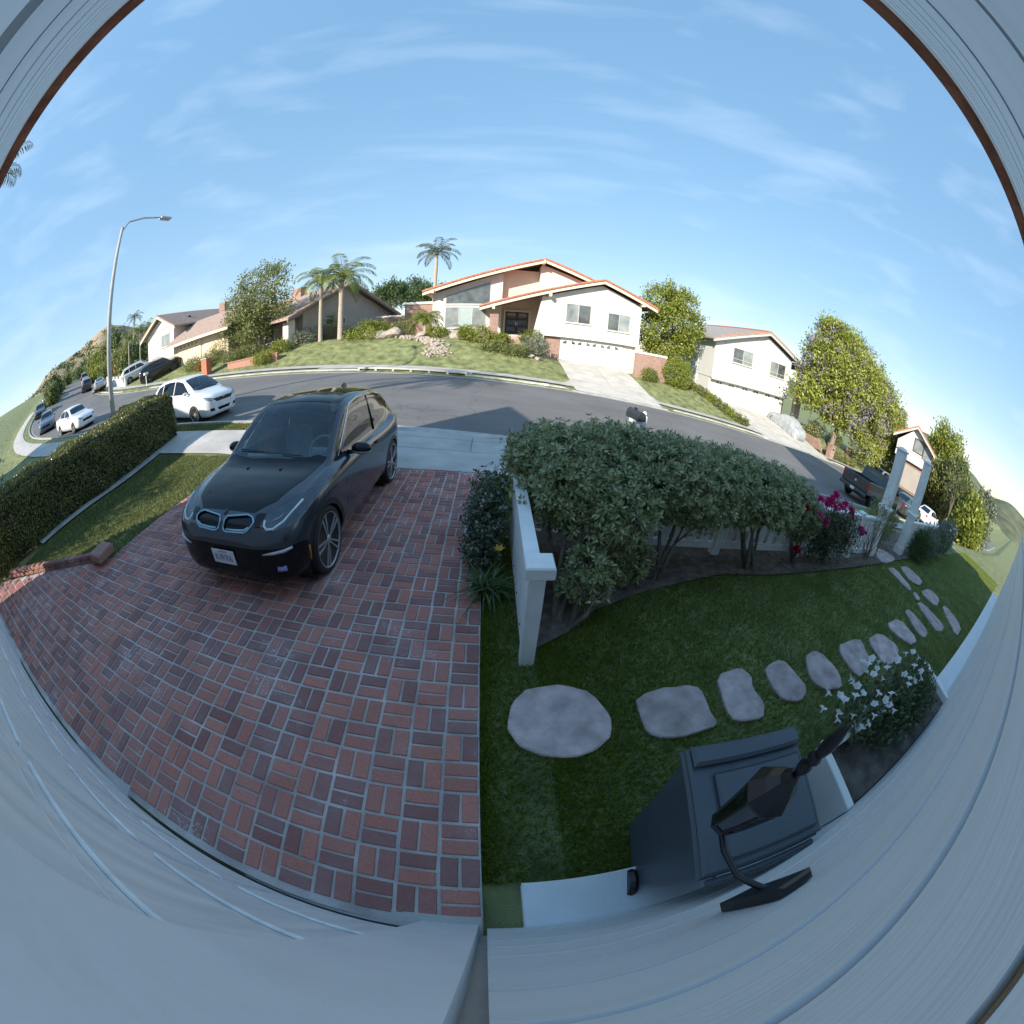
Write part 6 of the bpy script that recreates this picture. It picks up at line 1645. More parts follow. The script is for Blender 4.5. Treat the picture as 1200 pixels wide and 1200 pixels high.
SHR = [
 ('multi-stemmed glossy green shrub closest to the white fence post', (.68, .70), [(.95, 1.95, .96, .62, .70, .44), (.75, 2.5, .90, .52, .6, .38), (1.25, 1.45, .86, .42, .42, .30), (1.5, 2.4, .98, .6, .7, .38), (.95, .98, .26, .24, .24, .28)], 3000),
 ('glossy green shrub with bare stems second from the white fence post', (1.90, 1.45), [(2.05, 2.1, 1.0, .66, .72, .38), (2.4, 1.8, .92, .52, .5, .32), (1.8, 2.7, .88, .6, .55, .36), (2.6, 2.5, .92, .55, .6, .34), (1.5, 1.42, .16, .28, .22, .24)], 2800),
 ('glossy green shrub with leaning pale stems third from the white fence post', (3.58, 1.66), [(3.2, 2.1, .88, .62, .66, .37), (3.7, 2.0, .86, .55, .6, .34), (3.45, 2.7, .84, .6, .6, .34), (4.0, 2.4, .78, .5, .55, .34)], 2500),
 ('open glossy green shrub beside the pink rose bush', (4.72, 1.75), [(4.5, 2.25, .70, .52, .5, .36), (4.85, 2.1, .56, .42, .42, .34), (4.7, 2.7, .62, .5, .5, .36)], 1500)]
SHR = [(l_, b_, [(q[0], q[1], q[2]-.12 if q[2] > .4 else q[2], q[3], q[4], q[5]+(.06 if q[2] > .4 else 0)) for q in bl_], n_) for l_, b_, bl_, n_ in SHR]
for k, (lab, b, blobs, n) in enumerate(SHR):
    sh_ = empty('shrub', (b[0], b[1], gzf(*b)), 0, lab, 'shrub', 'glossy shrubs along the fence')
    rg = np.random.default_rng(40+k)
    rosettes(blobs, int(n*1.4), 9, .064, .023, LEAF_PIT, 'foliage', sh_, sh_.location, rg)
    rosettes(blobs, n//3, 8, .064, .024, LEAF_PIT, 'foliage', sh_, sh_.location, rg, .35)
    rr = random.Random(60+k)
    for s in range(5):
        bl = blobs[s % len(blobs)]; t = Vector((bl[0], bl[1], bl[2])) - sh_.location + Vector((rr.uniform(-.2, .2), rr.uniform(-.2, .2), 0))
        b0 = Vector((rr.uniform(-.10, .10), rr.uniform(-.06, .06), -.04)); m1 = b0.lerp(t, .4) + Vector((rr.uniform(-.06, .06), rr.uniform(-.1, .02), .02)); m2 = b0.lerp(t, .7) + Vector((rr.uniform(-.06, .06), rr.uniform(-.08, .04), .02))
        MB().tube([b0, m1, m2, t], [.028, .022, .016, .008], 7).build('stem', pm('stem_grey', (.17, .145, .12), .85, .3, 14, .4, 40), sh_, True)
        for q in range(2):
            e = m2 + Vector((rr.uniform(-.3, .3), rr.uniform(-.35, .1), rr.uniform(.1, .35))); MB().tube([m1.lerp(m2, rr.random()), e], [.012, .005], 5).build('stem', pm('stem_grey', (.17, .145, .12)), sh_, True)
# small white-flecked shrub and day lily left of the fence
sv = empty('shrub', (.04, 1.95, float(yard(.04, 1.95))), 0, 'small variegated white-flecked shrub against the outside of the side fence', 'shrub')
rg = np.random.default_rng(71)
bl = [(.02, 1.9, .32, .24, .34, .34), (.05, 2.25, .40, .24, .3, .36), (-.02, 1.7, .12, .2, .25, .25)]
rosettes(bl, 620, 7, .05, .026, leafmat('leaf_variegated', [(.025, .045, .02), (.045, .07, .03), (.08, .11, .055), (.40, .42, .36)], .35, .2), 'foliage', sv, sv.location, rg, .5)
for k in range(4): MB().tube([(.02*k-.03, .05*k-.1, -.05), (.05*k-.08, .1*k-.15, .4)], [.014, .006], 5).build('stem', BARK, sv)
def strap_clump(name, lab, x, y, n, L, w, mat, rng, cat='plant', group=None, spread=1.0, z=None):
    z0 = gzf(x, y)-.03 if z is None else z
    o = empty(name, (x, y, z0), 0, lab, cat, group)
    V, F = [], []
    for k in range(n):
        a = rng.uniform(0, 2*math.pi); el = rng.uniform(.75, 1.35); Lk = L*rng.uniform(.6, 1.1); bx = (rng.gauss(0, .04), rng.gauss(0, .04)); i0 = len(V)
        for s in range(6):
            t = s/5; e = el - (1.5*t*t)*spread
            px = bx[0] + math.cos(a)*Lk*t*math.cos(el-.5*t*spread)*.9; py = bx[1] + math.sin(a)*Lk*t*math.cos(el-.5*t*spread)*.9; pz = Lk*(math.sin(el)*t - .75*spread*t*t*.85)
            ww = w*(1-t**2.2)*.5+.0008; V += [(px - math.sin(a)*ww, py + math.cos(a)*ww, max(pz, .005)), (px + math.sin(a)*ww, py - math.cos(a)*ww, max(pz, .005))]
        for s in range(5): F.append((i0+2*s, i0+2*s+1, i0+2*s+3, i0+2*s+2))
    MB().add(V, F).build('leaves', mat, o); return o
rr = random.Random(5)
dl = strap_clump('day_lily', 'day lily clump with one yellow flower at the edge of the brick drive', .05, 1.16, 70, .52, .022, LEAF_STRAP, rr)
MB().tube([(.03, .02, 0), (.06, .0, .3), (.10, -.03, .52)], [.006, .005, .004], 5).build('flower_stalk', LEAF_STRAP, dl)
Vp, Fp = leaf_arrays(np.tile([.10, -.03, .52], (6, 1)), [(math.cos(a), math.sin(a), .9) for a in np.linspace(0, 5.2, 6)], [(0, 0, 1)]*6, .075, .028); leaves_obj('flower', leafmat('petal_yellow', [(.60, .36, .04), (.70, .46, .08)], .5, .3), dl, Vp, Fp)

# ------------------------------------------------------------------ rose bush and gate planting
def flower_heads(parent, loc, pts, r, mat, rng, name='flower', petals=14):
    for p in pts:
        d = rnd_dir(petals, rng)*.8 + np.array([0, -.2, .5]); V, F = leaf_arrays(np.tile(np.array(p)-np.array(loc), (petals, 1)), d, rnd_dir(petals, rng), r*(.8+.4*rng.random(petals)), r*.9, .3)
        leaves_obj(name, mat, parent, V, F)
rb_ = empty('rose_bush', (5.75, 1.85, gzf(5.75, 1.85)), 0, 'rose bush with magenta and red blooms in front of the white fence', 'rose bush')
rg = np.random.default_rng(81)
clumps([(5.6, 1.8, .30, .62, .32, .50), (6.2, 1.85, .20, .5, .3, .42), (5.3, 1.9, .1, .4, .3, .4)], 700, 7, .05, .05, .028, LEAF_ROSE, 'foliage', rb_, rb_.location, rng=rg, shell=.3)
for k in range(9):
    e = Vector((rg.uniform(-.6, .7), rg.uniform(-.15, .15), rg.uniform(.6, 1.1))); MB().tube([(rg.uniform(-.1, .1), 0, -.05), e*.5, e], [.012, .009, .005], 5).build('stem', pm('rose_stem', (.10, .10, .06), .7, .2), rb_)
fl = [hy(u, v, 1.72) for u, v in ((979, 580), (972, 588), (968, 592), (990, 592), (996, 598), (998, 601), (960, 606), (967, 612), (975, 586), (985, 595), (992, 633), (993, 629), (1009, 625), (1012, 624), (1008, 620), (962, 586), (977, 594))]
flower_heads(rb_, rb_.location, fl, .088, PETAL_P, rg, petals=18)
flower_heads(rb_, rb_.location, [hy(u, v, 1.75) for u, v in ((932, 643), (935, 646), (998, 605), (945, 596))], .075, PETAL_R, rg)
vine = empty('climbing_plant', (7.7, 1.85, gzf(7.7, 1.85)), 0, 'leggy climbing plant with bare stems at the foot of the left gate pillar', 'plant')
for k in range(12):
    e = Vector((rg.uniform(-.5, .6), rg.uniform(-.15, .2), rg.uniform(.4, 1.1))); MB().tube([(rg.uniform(-.12, .12), rg.uniform(-.05, .05), -.05), e*.5+Vector((rg.uniform(-.1, .1), 0, .1)), e], [.014, .010, .005], 5).build('stem', pm('stem_pale', (.26, .23, .19), .85, .2), vine)
clumps([(7.8, 2.0, .5, .35, .25, .4), (8.5, 1.95, .35, .25, .2, .4)], 150, 6, .05, .06, .022, LEAF_OLIVE, 'foliage', vine, vine.location, rng=rg, shell=.2)
sg_ = empty('shrub', (9.4, 2.35, gzf(9.4, 2.35)), 0, 'olive green shrub showing between the two white gate pillars', 'shrub')
clumps([(9.2, 2.6, .2, .5, .35, .6), (9.8, 2.5, .0, .4, .3, .5)], 420, 7, .05, .07, .026, LEAF_OLIVE, 'foliage', sg_, sg_.location, rng=rg, shell=.3)
MB().tube([(0, 0, -.1), (.05, .05, .5)], [.03, .015], 6).build('stem', BARK, sg_)
for k, (x, y, h, lab, mt) in enumerate(((11.6, 1.75, .8, 'dark strap-leaved plant at the foot of the right gate pillar', LEAF_STRAP), (12.9, 1.8, .9, 'grey-green bushy plant in front of the short right fence', LEAF_GREY), (14.6, 1.9, 1.1, 'tall grey-green bush past the end of the short right fence', LEAF_GREY), (16.8, 2.1, 1.2, 'pale flowering bush at the far right end of the bed', LEAF_GREY), (19.5, 2.6, 1.1, 'dark bush beyond the bed on the right', LEAF_HEDGE))):
    s_ = empty('shrub' if k else 'strap_plant', (x, y, gzf(x, y)), 0, lab, 'shrub' if k else 'plant')
    z = gzf(x, y); rg = np.random.default_rng(90+k)
    clumps([(x, y, z+h*.5, .55, .4, h*.5), (x+.4, y+.2, z+h*.42, .5, .35, h*.45), (x-.35, y-.1, z+h*.3, .4, .3, h*.35)], 520, 7, .06, .11, .022 if k < 2 else .035, mt, 'foliage', s_, s_.location, rng=rg, shell=.3, up=.7)
    if k in (3,): flower_heads(s_, s_.location, [(x+rg.uniform(-.6, .6), y-.3+rg.uniform(-.2, .2), z+rg.uniform(.4, 1.2)) for _ in range(26)], .05, PETAL_W, rg, petals=8)
    MB().tube([(0, 0, -.1), (.05, .0, h*.5)], [.03, .012], 6).build('stem', BARK, s_)

# ------------------------------------------------------------------ window box with white petunias
wb = empty('window_box', (2.4, -1.52, .8), 0, 'white window box with dark soil and white petunias on the clapboard wall', 'planter')
MB().box(-.68, 1.15, .15, .20, -.26, 0, .008).build('front_board', WHITE, wb)
MB().box(-.69, 1.16, .135, .225, .001, .03, .008).build('rim', WHITE, wb)
MB().box(-.70, -.64, -.27, .21, -.26, .012, .006).build('end_board', WHITE, wb); MB().box(1.12, 1.18, -.27, .21, -.26, .012, .006).build('end_board', WHITE, wb)
MB().box(-.65, 1.13, -.27, .15, -.26, -.22).build('bottom_board', WHITE, wb)
MB().box(-.65, 1.13, -.265, .15, -.2, -.05).build('soil', SOIL, wb)
for x in (-.5, .95): MB().prism([(-.27, -.27), (.15, -.27), (-.27, -.6)], x-.03, x+.03, 'x').build('bracket', WHITE, wb)
pt2 = empty('petunias', (2.55, -1.40, .78), 0, 'trailing white petunias spilling over the white window box', 'flowers')
rg = np.random.default_rng(101)
pet = [(2.05, -1.34, .86, .16, .13, .12), (2.4, -1.36, .93, .26, .15, .17), (2.8, -1.38, .90, .26, .15, .13), (3.1, -1.40, .86, .16, .14, .12), (2.3, -1.2, .74, .24, .12, .16), (2.9, -1.22, .76, .24, .10, .14), (2.45, -1.52, .80, .3, .14, .11), (2.95, -1.55, .82, .32, .14, .12)]
clumps(pet, 950, 5, .03, .045, .022, leafmat('leaf_petunia', [(.06, .09, .04), (.10, .14, .06), (.16, .20, .09)], .5, .25), 'foliage', pt2, pt2.location, rng=rg, shell=.3)
px_ = [(965, 830), (971, 812), (985, 815), (990, 820), (983, 835), (1000, 800), (1003, 815), (1005, 804), (1012, 812), (1012, 775), (1018, 778), (1022, 772), (1028, 783), (1024, 790), (1035, 795), (1040, 782), (1052, 773), (1062, 765), (1070, 764), (1077, 770), (1072, 780), (1079, 787), (1066, 795), (1060, 790), (1072, 798), (1065, 802), (1080, 795), (1030, 812), (1038, 820), (1025, 825), (1015, 830), (1000, 838), (982, 843), (1018, 848), (1010, 852), (1045, 812), (1035, 833), (1025, 838), (1048, 832), (1042, 826), (998, 795), (1015, 785), (1030, 775)]
def trumpet(parent, p, r, rng):
    d = Vector(unit(np.array([rng.normal()*.5, .3+rng.normal()*.4, 1.0]))); M = Matrix.Translation(Vector(p)-parent.location) @ d.to_track_quat('Z', 'Y').to_matrix().to_4x4()
    prof = [(r*.12, -r*.9), (r*.2, -r*.3), (r*.55, -.0), (r, r*.14 + rng.normal()*r*.05)]
    mb = MB().lathe(prof, 15, None, False); V = mb.v[0]; an = np.arctan2(V[:, 1], V[:, 0]); q = np.linalg.norm(V[:, :2], axis=1)/r
    V[:, :2] *= (1 + .16*(q**2)*np.cos(5*an))[:, None]; V[:, 2] += .10*r*(q**3)*np.cos(5*an+1)
    mb.v[0] = np.array([M @ Vector(v) for v in V]); mb.build('flower', PETAL_W, parent, True)
for u, v in px_:
    d = wray(u, v); Y = -1.16 - .25*rg.random(); t = None
    # the blooms lie in a band in front of the box rim
    zt = .94 + .14*rg.random() + (.10 if u > 1035 else 0); t = (zt-CAM[2])/d[2]; p = CAM + d*t
    trumpet(pt2, p, .024+.007*rg.random(), rg)
for k in range(12):
    a = Vector((rg.uniform(-.5, .7), rg.uniform(-.05, .15), 0)); MB().tube([a, a+Vector((rg.uniform(-.15, .15), .12, .12)), a+Vector((rg.uniform(-.2, .2), .2, .06))], .004, 4).build('stem', LEAF_GREY, pt2)

# round shrub out of view at the house corner, placed to shade the lawn
cs = bush_ = empty('shrub', (-10.2, -1.6, gzf(-10.2, -1.6)), 0, 'big rounded shrub out of view at the house corner, placed to shade the lawn', 'shrub')
rg = np.random.default_rng(120); z_ = gzf(-10.2, -1.6)
clumps([(-10.2, -1.7, z_+1.3, 1.5, 1.3, 1.35), (-11.3, -2.2, z_+1.2, 1.3, 1.2, 1.3)], 900, 10, .14, .12, .07, LEAF_HEDGE, 'foliage', cs, cs.location, rng=rg, shell=.5)
MB().tube([(0, 0, -.1), (0, 0, 1.0)], [.07, .04], 6).build('stem', BARK, cs)
# ================================================================== trees, palms, far planting
def tree(name, lab, x, y, blobs, nc, per, spread, leaf, width, mat, r0, seed, group=None, z=None, extra=None, shell=.55, cat='tree', bark=None, droop=0.0, up=.35):
    """blobs in world coordinates"""
    z0 = gzf(x, y) if z is None else z; t = empty(name, (x, y, z0), 0, lab, cat, group); rg = np.random.default_rng(seed)
    clumps(blobs, nc, per, spread, leaf, width, mat, 'crown', t, t.location, rng=rg, shell=shell, droop=droop, up=up, gap=.26)
    if extra: clumps(blobs, extra[0], extra[1], spread*.7, extra[2], extra[3], extra[4], 'blossom', t, t.location, rng=rg, shell=.9)
    tips = [Vector(b[:3]) - t.location for b in blobs[:7]]
    limbs(t, (0, 0, 0), tips, r0, 'trunk', bark or BARK, rng=random.Random(seed)); return t
def lump(cx, cy, cz, R_, H_, n, seed, r=(.30, .5), flat=1.0):
    """rounded crown made of n lobes"""
    rg = random.Random(seed); o = [(cx, cy, cz, R_*.72, R_*.72*flat, H_*.72)]
    for k in range(n):
        a = rg.uniform(0, 2*math.pi); e = rg.uniform(-.55, 1.25); q = rg.uniform(.55, .8); s = rg.uniform(*r)
        o.append((cx+math.cos(a)*math.cos(e)*R_*q, cy+math.sin(a)*math.cos(e)*R_*q*flat, cz+math.sin(e)*H_*q, R_*s, R_*s*flat, H_*s*.9))
    return o
def palm(lab, x, y, h, nf, fl, mat, seed, group, r=.17, lean=(0, 0), z=None, droop=1.0, trunkmat=None, nleaf=34, skirt=False, wl=1.0):
    """feather palm: ringed trunk, arching fronds, each a midrib with paired leaflets"""
    rg = random.Random(seed); z0 = gzf(x, y)-.1 if z is None else z
    p = empty('palm_tree', (x, y, z0), 0, lab, 'palm tree', group)
    prof = []
    for k in range(int(h/.22)+1):
        zz = k*.22; t = min(1, zz/h); rr = r*(1.25-.45*t**.5+.12*math.exp(-((t-.82)/.1)**2)); prof += [(rr*1.05, zz), (rr*.96, zz+.11)]
    M = Matrix.Translation((0, 0, 0))
    mb = MB().lathe(prof, 10)
    mb.v = [np.c_[v[:, 0]+lean[0]*(v[:, 2]/h)**1.5, v[:, 1]+lean[1]*(v[:, 2]/h)**1.5, v[:, 2]] for v in mb.v]
    mb.build('trunk', trunkmat or PALMTRUNK, p, True)
    top = np.array([lean[0], lean[1], h])
    MB().lathe([(r*.9, h-.1), (r*1.0, h+.15), (r*.5, h+.5), (.02, h+.8)], 9, Matrix.Translation((lean[0], lean[1], 0))).build('crown_shaft', pm('crown_shaft', (.12, .15, .05), .6, .2, 6), p, True)
    for k in range(nf):
        a = k*2.399 + rg.uniform(-.25, .25); u = (k+.5)/nf; el0 = 1.45 - 1.55*u + rg.uniform(-.1, .1); L = fl*rg.uniform(.85, 1.1); n = 12
        pts = [top + np.array([0, 0, .25])]; el = el0; ds = L/n
        for s in range(n):
            el -= (.07+.16*droop*(s/n))*(1.15-.35*u); pts.append(pts[-1] + ds*np.array([math.cos(a)*math.cos(el), math.sin(a)*math.cos(el), math.sin(el)]))
        pts = np.array(pts); tt = np.linspace(.12, 1, nleaf); ip = np.stack([np.interp(tt*n, np.arange(n+1), pts[:, i]) for i in range(3)], 1)
        tg = unit(np.gradient(ip, axis=0)); side = unit(np.cross(tg, [0, 0, 1.])); up_ = np.cross(side, tg)
        ll = fl*.24*wl*np.sin(np.pi*np.clip(tt*.92+.06, 0, 1))**.6
        V, F = [], []
        Cs, Ds, Ns, Ls = [], [], [], []
        for sg in (-1, 1):
            Ds.append(side*sg*.8 + tg*.55 - up_*.12*0 + np.array([0, 0, -.38*droop]) + np.array([[rg.uniform(-.12, .12) for _ in range(3)] for _ in tt])); Cs.append(ip); Ns.append(up_); Ls.append(ll)
        V, F = leaf_arrays(np.concatenate(Cs), np.concatenate(Ds), np.concatenate(Ns), np.concatenate(Ls), .035*fl*.5, .06)
        rb, rf_ = MB().tube(pts, list(np.linspace(.028, .006, n+1)), 4, False), None
        Vr = np.concatenate(rb.v); Fr = np.array(rb.f)
        leaves_obj('frond', mat, p, np.concatenate([V, Vr]), np.concatenate([F, Fr+len(V)]))
    return p
# two palms on the lawn in front of the taupe house
palm('smooth grey-trunked feather palm standing closer to the leafy tree by the taupe house', -12.98, 25.0, 4.7, 17, 2.7, LEAF_PALM, 201, 'feather palms in front of the taupe house', .16)
palm('feather palm with patterned peeling trunk on the lawn in front of the taupe house', -11.42, 25.4, 4.75, 20, 3.2, LEAF_PALM, 202, 'feather palms in front of the taupe house', .22)
palm('tall slim palm rising behind the white split-level house', -6.3, 38.2, 10.0, 18, 3.0, LEAF_PALM2, 203, None, .2, z=1.2)
for k, (u, v, Y, h) in enumerate(((152, 436, 26, 4.2), (165, 430, 27, 4.6), (173, 428, 28, 4.6), (182, 424, 29, 4.4), (158, 432, 33, 6.8))):
    p_ = hy(u, v, Y); palm(['thin palm closest to the lamp post in the row up the street', 'second thin palm from the lamp post up the street', 'third thin palm from the lamp post up the street', 'thin palm closest to the cream two-storey house', 'tallest palm in the row up the street'][k], p_[0], p_[1], h, 13, 2.1, LEAF_PALM if k < 4 else LEAF_PALM2, 210+k, 'row of palms up the street', .11, nleaf=24, z=gzf(p_[0], p_[1])-.1, droop=1.3)
palm('very tall palm in the neighbouring garden beyond the hedge', -15.4, -3.2, 11.4, 20, 3.0, LEAF_PALM2, 204, None, .2)
# low pygmy palms and cycads in front of the white house
palm('bushy low date palm in front of the brick wing of the white house', -4.95, 26.1, 1.15, 26, 1.75, leafmat('leaf_palm_lime', [(.12, .16, .02), (.18, .22, .03), (.24, .27, .05)], .45, .35), 221, None, .15, droop=1.25)
palm('small low palm between the boulders and the brick wall', -9.3, 26.4, .6, 18, 1.5, MATS['leaf_palm_lime'], 222, None, .13, droop=1.1)
palm('dark low cycad below the windows of the white house', -2.2, 27.3, .35, 22, 1.15, LEAF_GREEN, 223, None, .16, droop=.8)
# tree in front of the taupe house
tree('leafy_tree', 'airy olive green tree in front of the taupe house above the brick planter', -18.4, 24.1,
     [(-18.6, 24.1, 5.6, 1.9, 1.7, 1.9), (-20.4, 24.4, 6.6, 1.5, 1.4, 1.7), (-19.4, 24.2, 8.0, 1.3, 1.2, 1.4), (-17.2, 24.0, 7.7, 1.2, 1.1, 1.3), (-16.2, 24.0, 8.3, .8, .8, .9), (-16.5, 24.2, 6.3, 1.3, 1.1, 1.3), (-21.0, 24.2, 5.2, 1.4, 1.3, 1.3), (-19.0, 24.0, 4.2, 2.2, 1.5, 1.1), (-17.9, 24.1, 9.0, .7, .7, .7), (-15.6, 24.1, 5.5, .9, .8, .8)],
     1500, 12, .22, .20, .11, LEAF_OLIVE, .17, 231, shell=.35)
# dark pines behind
for k, (x, y, z, r_, h) in enumerate(((-14.2, 50, 8.0, 2.5, 2.5), (-10.9, 51, 7.8, 2.9, 2.6), (-7.3, 56, 8.4, 1.9, 1.9), (-16.9, 53, 7.2, 1.9, 2.0), (-9.3, 49, 7.0, 1.5, 2.0))):
    tree('pine_tree', ['tall round-topped dark green tree behind the roofs', 'broad dark green tree between the two houses', 'small dark green tree beside the tall slim palm', 'dark green tree just over the taupe roof', 'low dark green tree above the brick wing'][k], x, y, lump(x, y, z, r_, h, 9, 240+k), 620, 9, .3, .34, .16, LEAF_DARK, .22, 240+k, 'dark trees behind the houses', shell=.6)
# big bush tree between the two white houses
tree('broadleaf_tree', 'dense bright green tree between the two white houses', 14.2, 27.2,
     [(14.2, 27.2, 4.2, 2.4, 2.0, 2.6), (13.4, 27.0, 6.4, 1.7, 1.5, 1.5), (15.4, 27.2, 6.5, 1.5, 1.4, 1.5), (12.8, 27.0, 4.0, 1.4, 1.2, 1.6), (15.9, 27.0, 4.6, 1.3, 1.2, 1.8), (14.2, 26.6, 2.6, 2.1, 1.6, 1.5), (14.6, 27.2, 7.8, .9, .8, .8), (13.6, 27.2, 7.6, .6, .6, .7)],
     2100, 12, .20, .20, .12, LEAF_GREEN, .2, 251, shell=.55)
rh = empty('round_hedge', (13.6, 24.1, gzf(13.6, 24.1)), 0, 'round clipped bright green hedge at the end of the brick garden wall', 'hedge')
rg = np.random.default_rng(252)
clumps([(13.75, 24.3, .95, 1.0, .8, 1.1), (14.4, 24.4, .8, .8, .7, 1.0)], 900, 9, .07, .10, .06, LEAF_GREEN, 'foliage', rh, rh.location, rng=rg, shell=.85)
MB().tube([(.3, .2, -.2), (.3, .2, .8)], [.08, .05], 7).build('stem', BARK, rh)
# jacaranda on the right
tree('jacaranda', 'large flowering tree with lilac blossom beside the house with three garage doors', 33.4, 22.6,
     [(34.5, 22.8, 5.0, 4.3, 3.4, 4.0), (31.0, 22.6, 7.2, 2.6, 2.4, 2.6), (30.6, 22.4, 4.0, 2.6, 2.2, 2.6), (35.4, 22.8, 7.8, 2.8, 2.4, 2.2), (39.0, 22.8, 5.8, 3.4, 2.8, 2.8), (43.5, 23.0, 4.4, 3.2, 2.8, 2.9), (37.5, 22.0, 2.4, 3.2, 2.4, 2.2), (33.0, 21.8, 1.9, 2.6, 2.0, 1.8), (47.5, 23.4, 3.8, 2.8, 2.6, 2.6), (41.5, 22.0, 1.2, 2.8, 2.2, 2.0), (31.6, 22.8, 9.2, 1.3, 1.3, 1.1), (45.5, 22.4, .9, 2.6, 2.2, 2.0), (50.0, 24.0, 2.2, 3.0, 2.6, 3.0), (29.0, 22.4, 5.8, 2.4, 2.0, 2.6), (28.4, 22.6, 3.6, 2.0, 1.8, 2.2), (30.2, 22.6, 8.6, 1.8, 1.6, 1.6), (39.5, 21.6, -.6, 2.6, 2.0, 1.6), (47.0, 22.0, -1.4, 2.6, 2.0, 2.0)],
     7000, 13, .34, .36, .17, LEAF_JAC, .34, 261, shell=.55, extra=(1300, 12, .26, .17, FLOW_JAC))
# trees beyond it
for k, (u, v, d, r_, h, lab, mt) in enumerate(((1106, 536, 62, 3.4, 6.0, 'tall columnar bright green tree beside the far white gabled house', LEAF_GREEN), (1119, 566, 56, 2.7, 4.2, 'pointed olive tree right of the far white gabled house', LEAF_OLIVE), (1127, 586, 48, 2.2, 3.0, 'dusty green bush tree further right along the street', LEAF_OLIVE), (1099, 566, 58, 2.8, 4.4, 'dark green tree below the columnar tree', LEAF_OLIVE), (1137, 604, 44, 2.0, 2.4, 'bright green bush tree at the far right of the street', LEAF_GREEN), (1152, 600, 60, 2.6, 3.2, 'airy tree at the edge of the street far right', LEAF_GREY))):
    q = CAM + wray(u, v)*d
    tree('street_tree', lab, float(q[0]), float(q[1]), lump(float(q[0]), float(q[1]), float(q[2])-1.0, r_, h, 14, 270+k) + [(float(q[0]), float(q[1]), float(q[2])-h*.95, r_*.9, r_*.9, h*.6)], 1700, 10, .4, .46, .24, mt, .25, 270+k, 'trees far down the street', shell=.6)
# airy dark branch tree near the right edge of the garden
tree('small_tree', 'thin-branched dark tree at the far right beyond the garden bed', 21.8, 3.6, [(21.6, 3.6, 1.6, .8, .8, .8), (22.3, 3.4, 2.2, .7, .7, .6), (21.3, 3.9, 2.3, .6, .6, .5)], 90, 9, .16, .16, .07, LEAF_ROSE, .05, 281, shell=.2)
# trees up the street on the left and on the hill foot
LF = [(99, 438, 100, 2.8, 2.6, LEAF_DARK), (108, 434, 92, 2.6, 2.6, LEAF_OLIVE), (117, 427, 82, 2.7, 3.0, LEAF_GREEN), (127, 421, 78, 2.2, 2.8, LEAF_OLIVE), (134, 430, 70, 2.4, 2.6, LEAF_OLIVE), (133, 405, 120, 2.6, 3.4, LEAF_DARK), (91, 442, 110, 2.6, 2.4, LEAF_OLIVE), (83, 446, 115, 2.4, 2.2, LEAF_DARK), (76, 452, 90, 1.6, 1.8, LEAF_OLIVE), (148, 424, 55, 1.6, 1.8, LEAF_OLIVE), (166, 420, 52, 1.6, 1.7, LEAF_DARK), (64, 458, 70, 1.2, 2.2, LEAF_DARK), (60, 468, 60, 1.0, 1.6, LEAF_OLIVE), (70, 464, 80, 1.2, 1.3, LEAF_OLIVE), (118, 441, 66, 1.5, 1.5, LEAF_GREEN), (127, 439, 60, 1.4, 1.5, LEAF_OLIVE), (104, 445, 90, 1.5, 1.4, LEAF_OLIVE), (141, 436, 58, 1.3, 1.6, leafmat('leaf_rust', [(.20, .13, .04), (.28, .19, .05), (.16, .15, .05)], .5, .3))]
TL = {'leaf_rust': 'rusty autumn tree', 'leaf_dark_pine': 'dark green tree', 'leaf_olive': 'olive green tree', 'leaf_bright': 'bright green tree'}
WH = ['right below the dry hill crest', 'beside the far end of the road', 'just left of the lamp post', 'behind the lamp post base', 'right behind the silver sedan', 'high on the slope above the palms', 'over the parked cars at the road bend', 'where the road disappears', 'on the near verge by the road bend', 'behind the row of thin palms', 'between the palms and the cream house', 'on the near verge behind the white sedan', 'next to the white sedan roof', 'over the dark blue sedan', 'above the white garden wall up the street', 'beside the silver white utility car', 'past the last far parked car', 'beside the lamp post at wall height']
for k, (u, v, d, r_, h, mt) in enumerate(LF):
    q = CAM + wray(u, v)*d; tn = TL[[n for n, mm in MATS.items() if mm is mt][0]]
    tree('hillside_tree', tn + ' ' + WH[k], float(q[0]), float(q[1]), lump(float(q[0]), float(q[1]), float(q[2]), r_, h, 10, 300+k), 420, 9, .42, .5, .24, mt, .25, 300+k, 'trees up the street', shell=.6)
# dry hill
hb = np.linspace(-1, 1, 60); hd = np.linspace(0, 1, 24)
HILL = pm('dry_hill', (.20, .15, .09), .95, .25, .012, .5, .08, col2=(.30, .235, .145), coords='World', detail=10)
def ridge(az):  # elevation of the skyline in degrees by azimuth, read off the photograph
    return np.interp(az, [-100, -80, -74, -71, -68, -65, -62.5, -60.5, -58, -54, -48, -40], [3.5, 4.5, 5.5, 7.2, 7.6, 8.2, 9.3, 9.9, 9.2, 7.5, 5.0, 2.5])
AZ = np.linspace(-104, -38, 110); Ph = []
for a in AZ:
    row = []
    for t in hd:
        D = 420 + 330*t; e = ridge(a)*(t**.8)*(.96+.04*math.sin(t*3)); hgt = CAM[2] + 750*math.tan(R(ridge(a)))*(t**.9) + 6*math.sin(a*1.7+t*9)*t*(1-t)*2 + 9*math.sin(a*.9+2*t)*t*(1-t) - 5*(1-t)
        row.append((CAM[0]+D*math.sin(R(a)), CAM[1]+D*math.cos(R(a)), hgt))
    row += [(r0_[0]*1.5, r0_[1]*1.5, -10) for r0_ in row[-1:]]
    Ph.append(row)
hl_ = MB().grid(Ph).build('hill', HILL, None, True); tag(hl_, kind='structure')
AZ2 = np.linspace(36, 112, 90); Ph = []  # added ridge that covers the pale glow along the right horizon
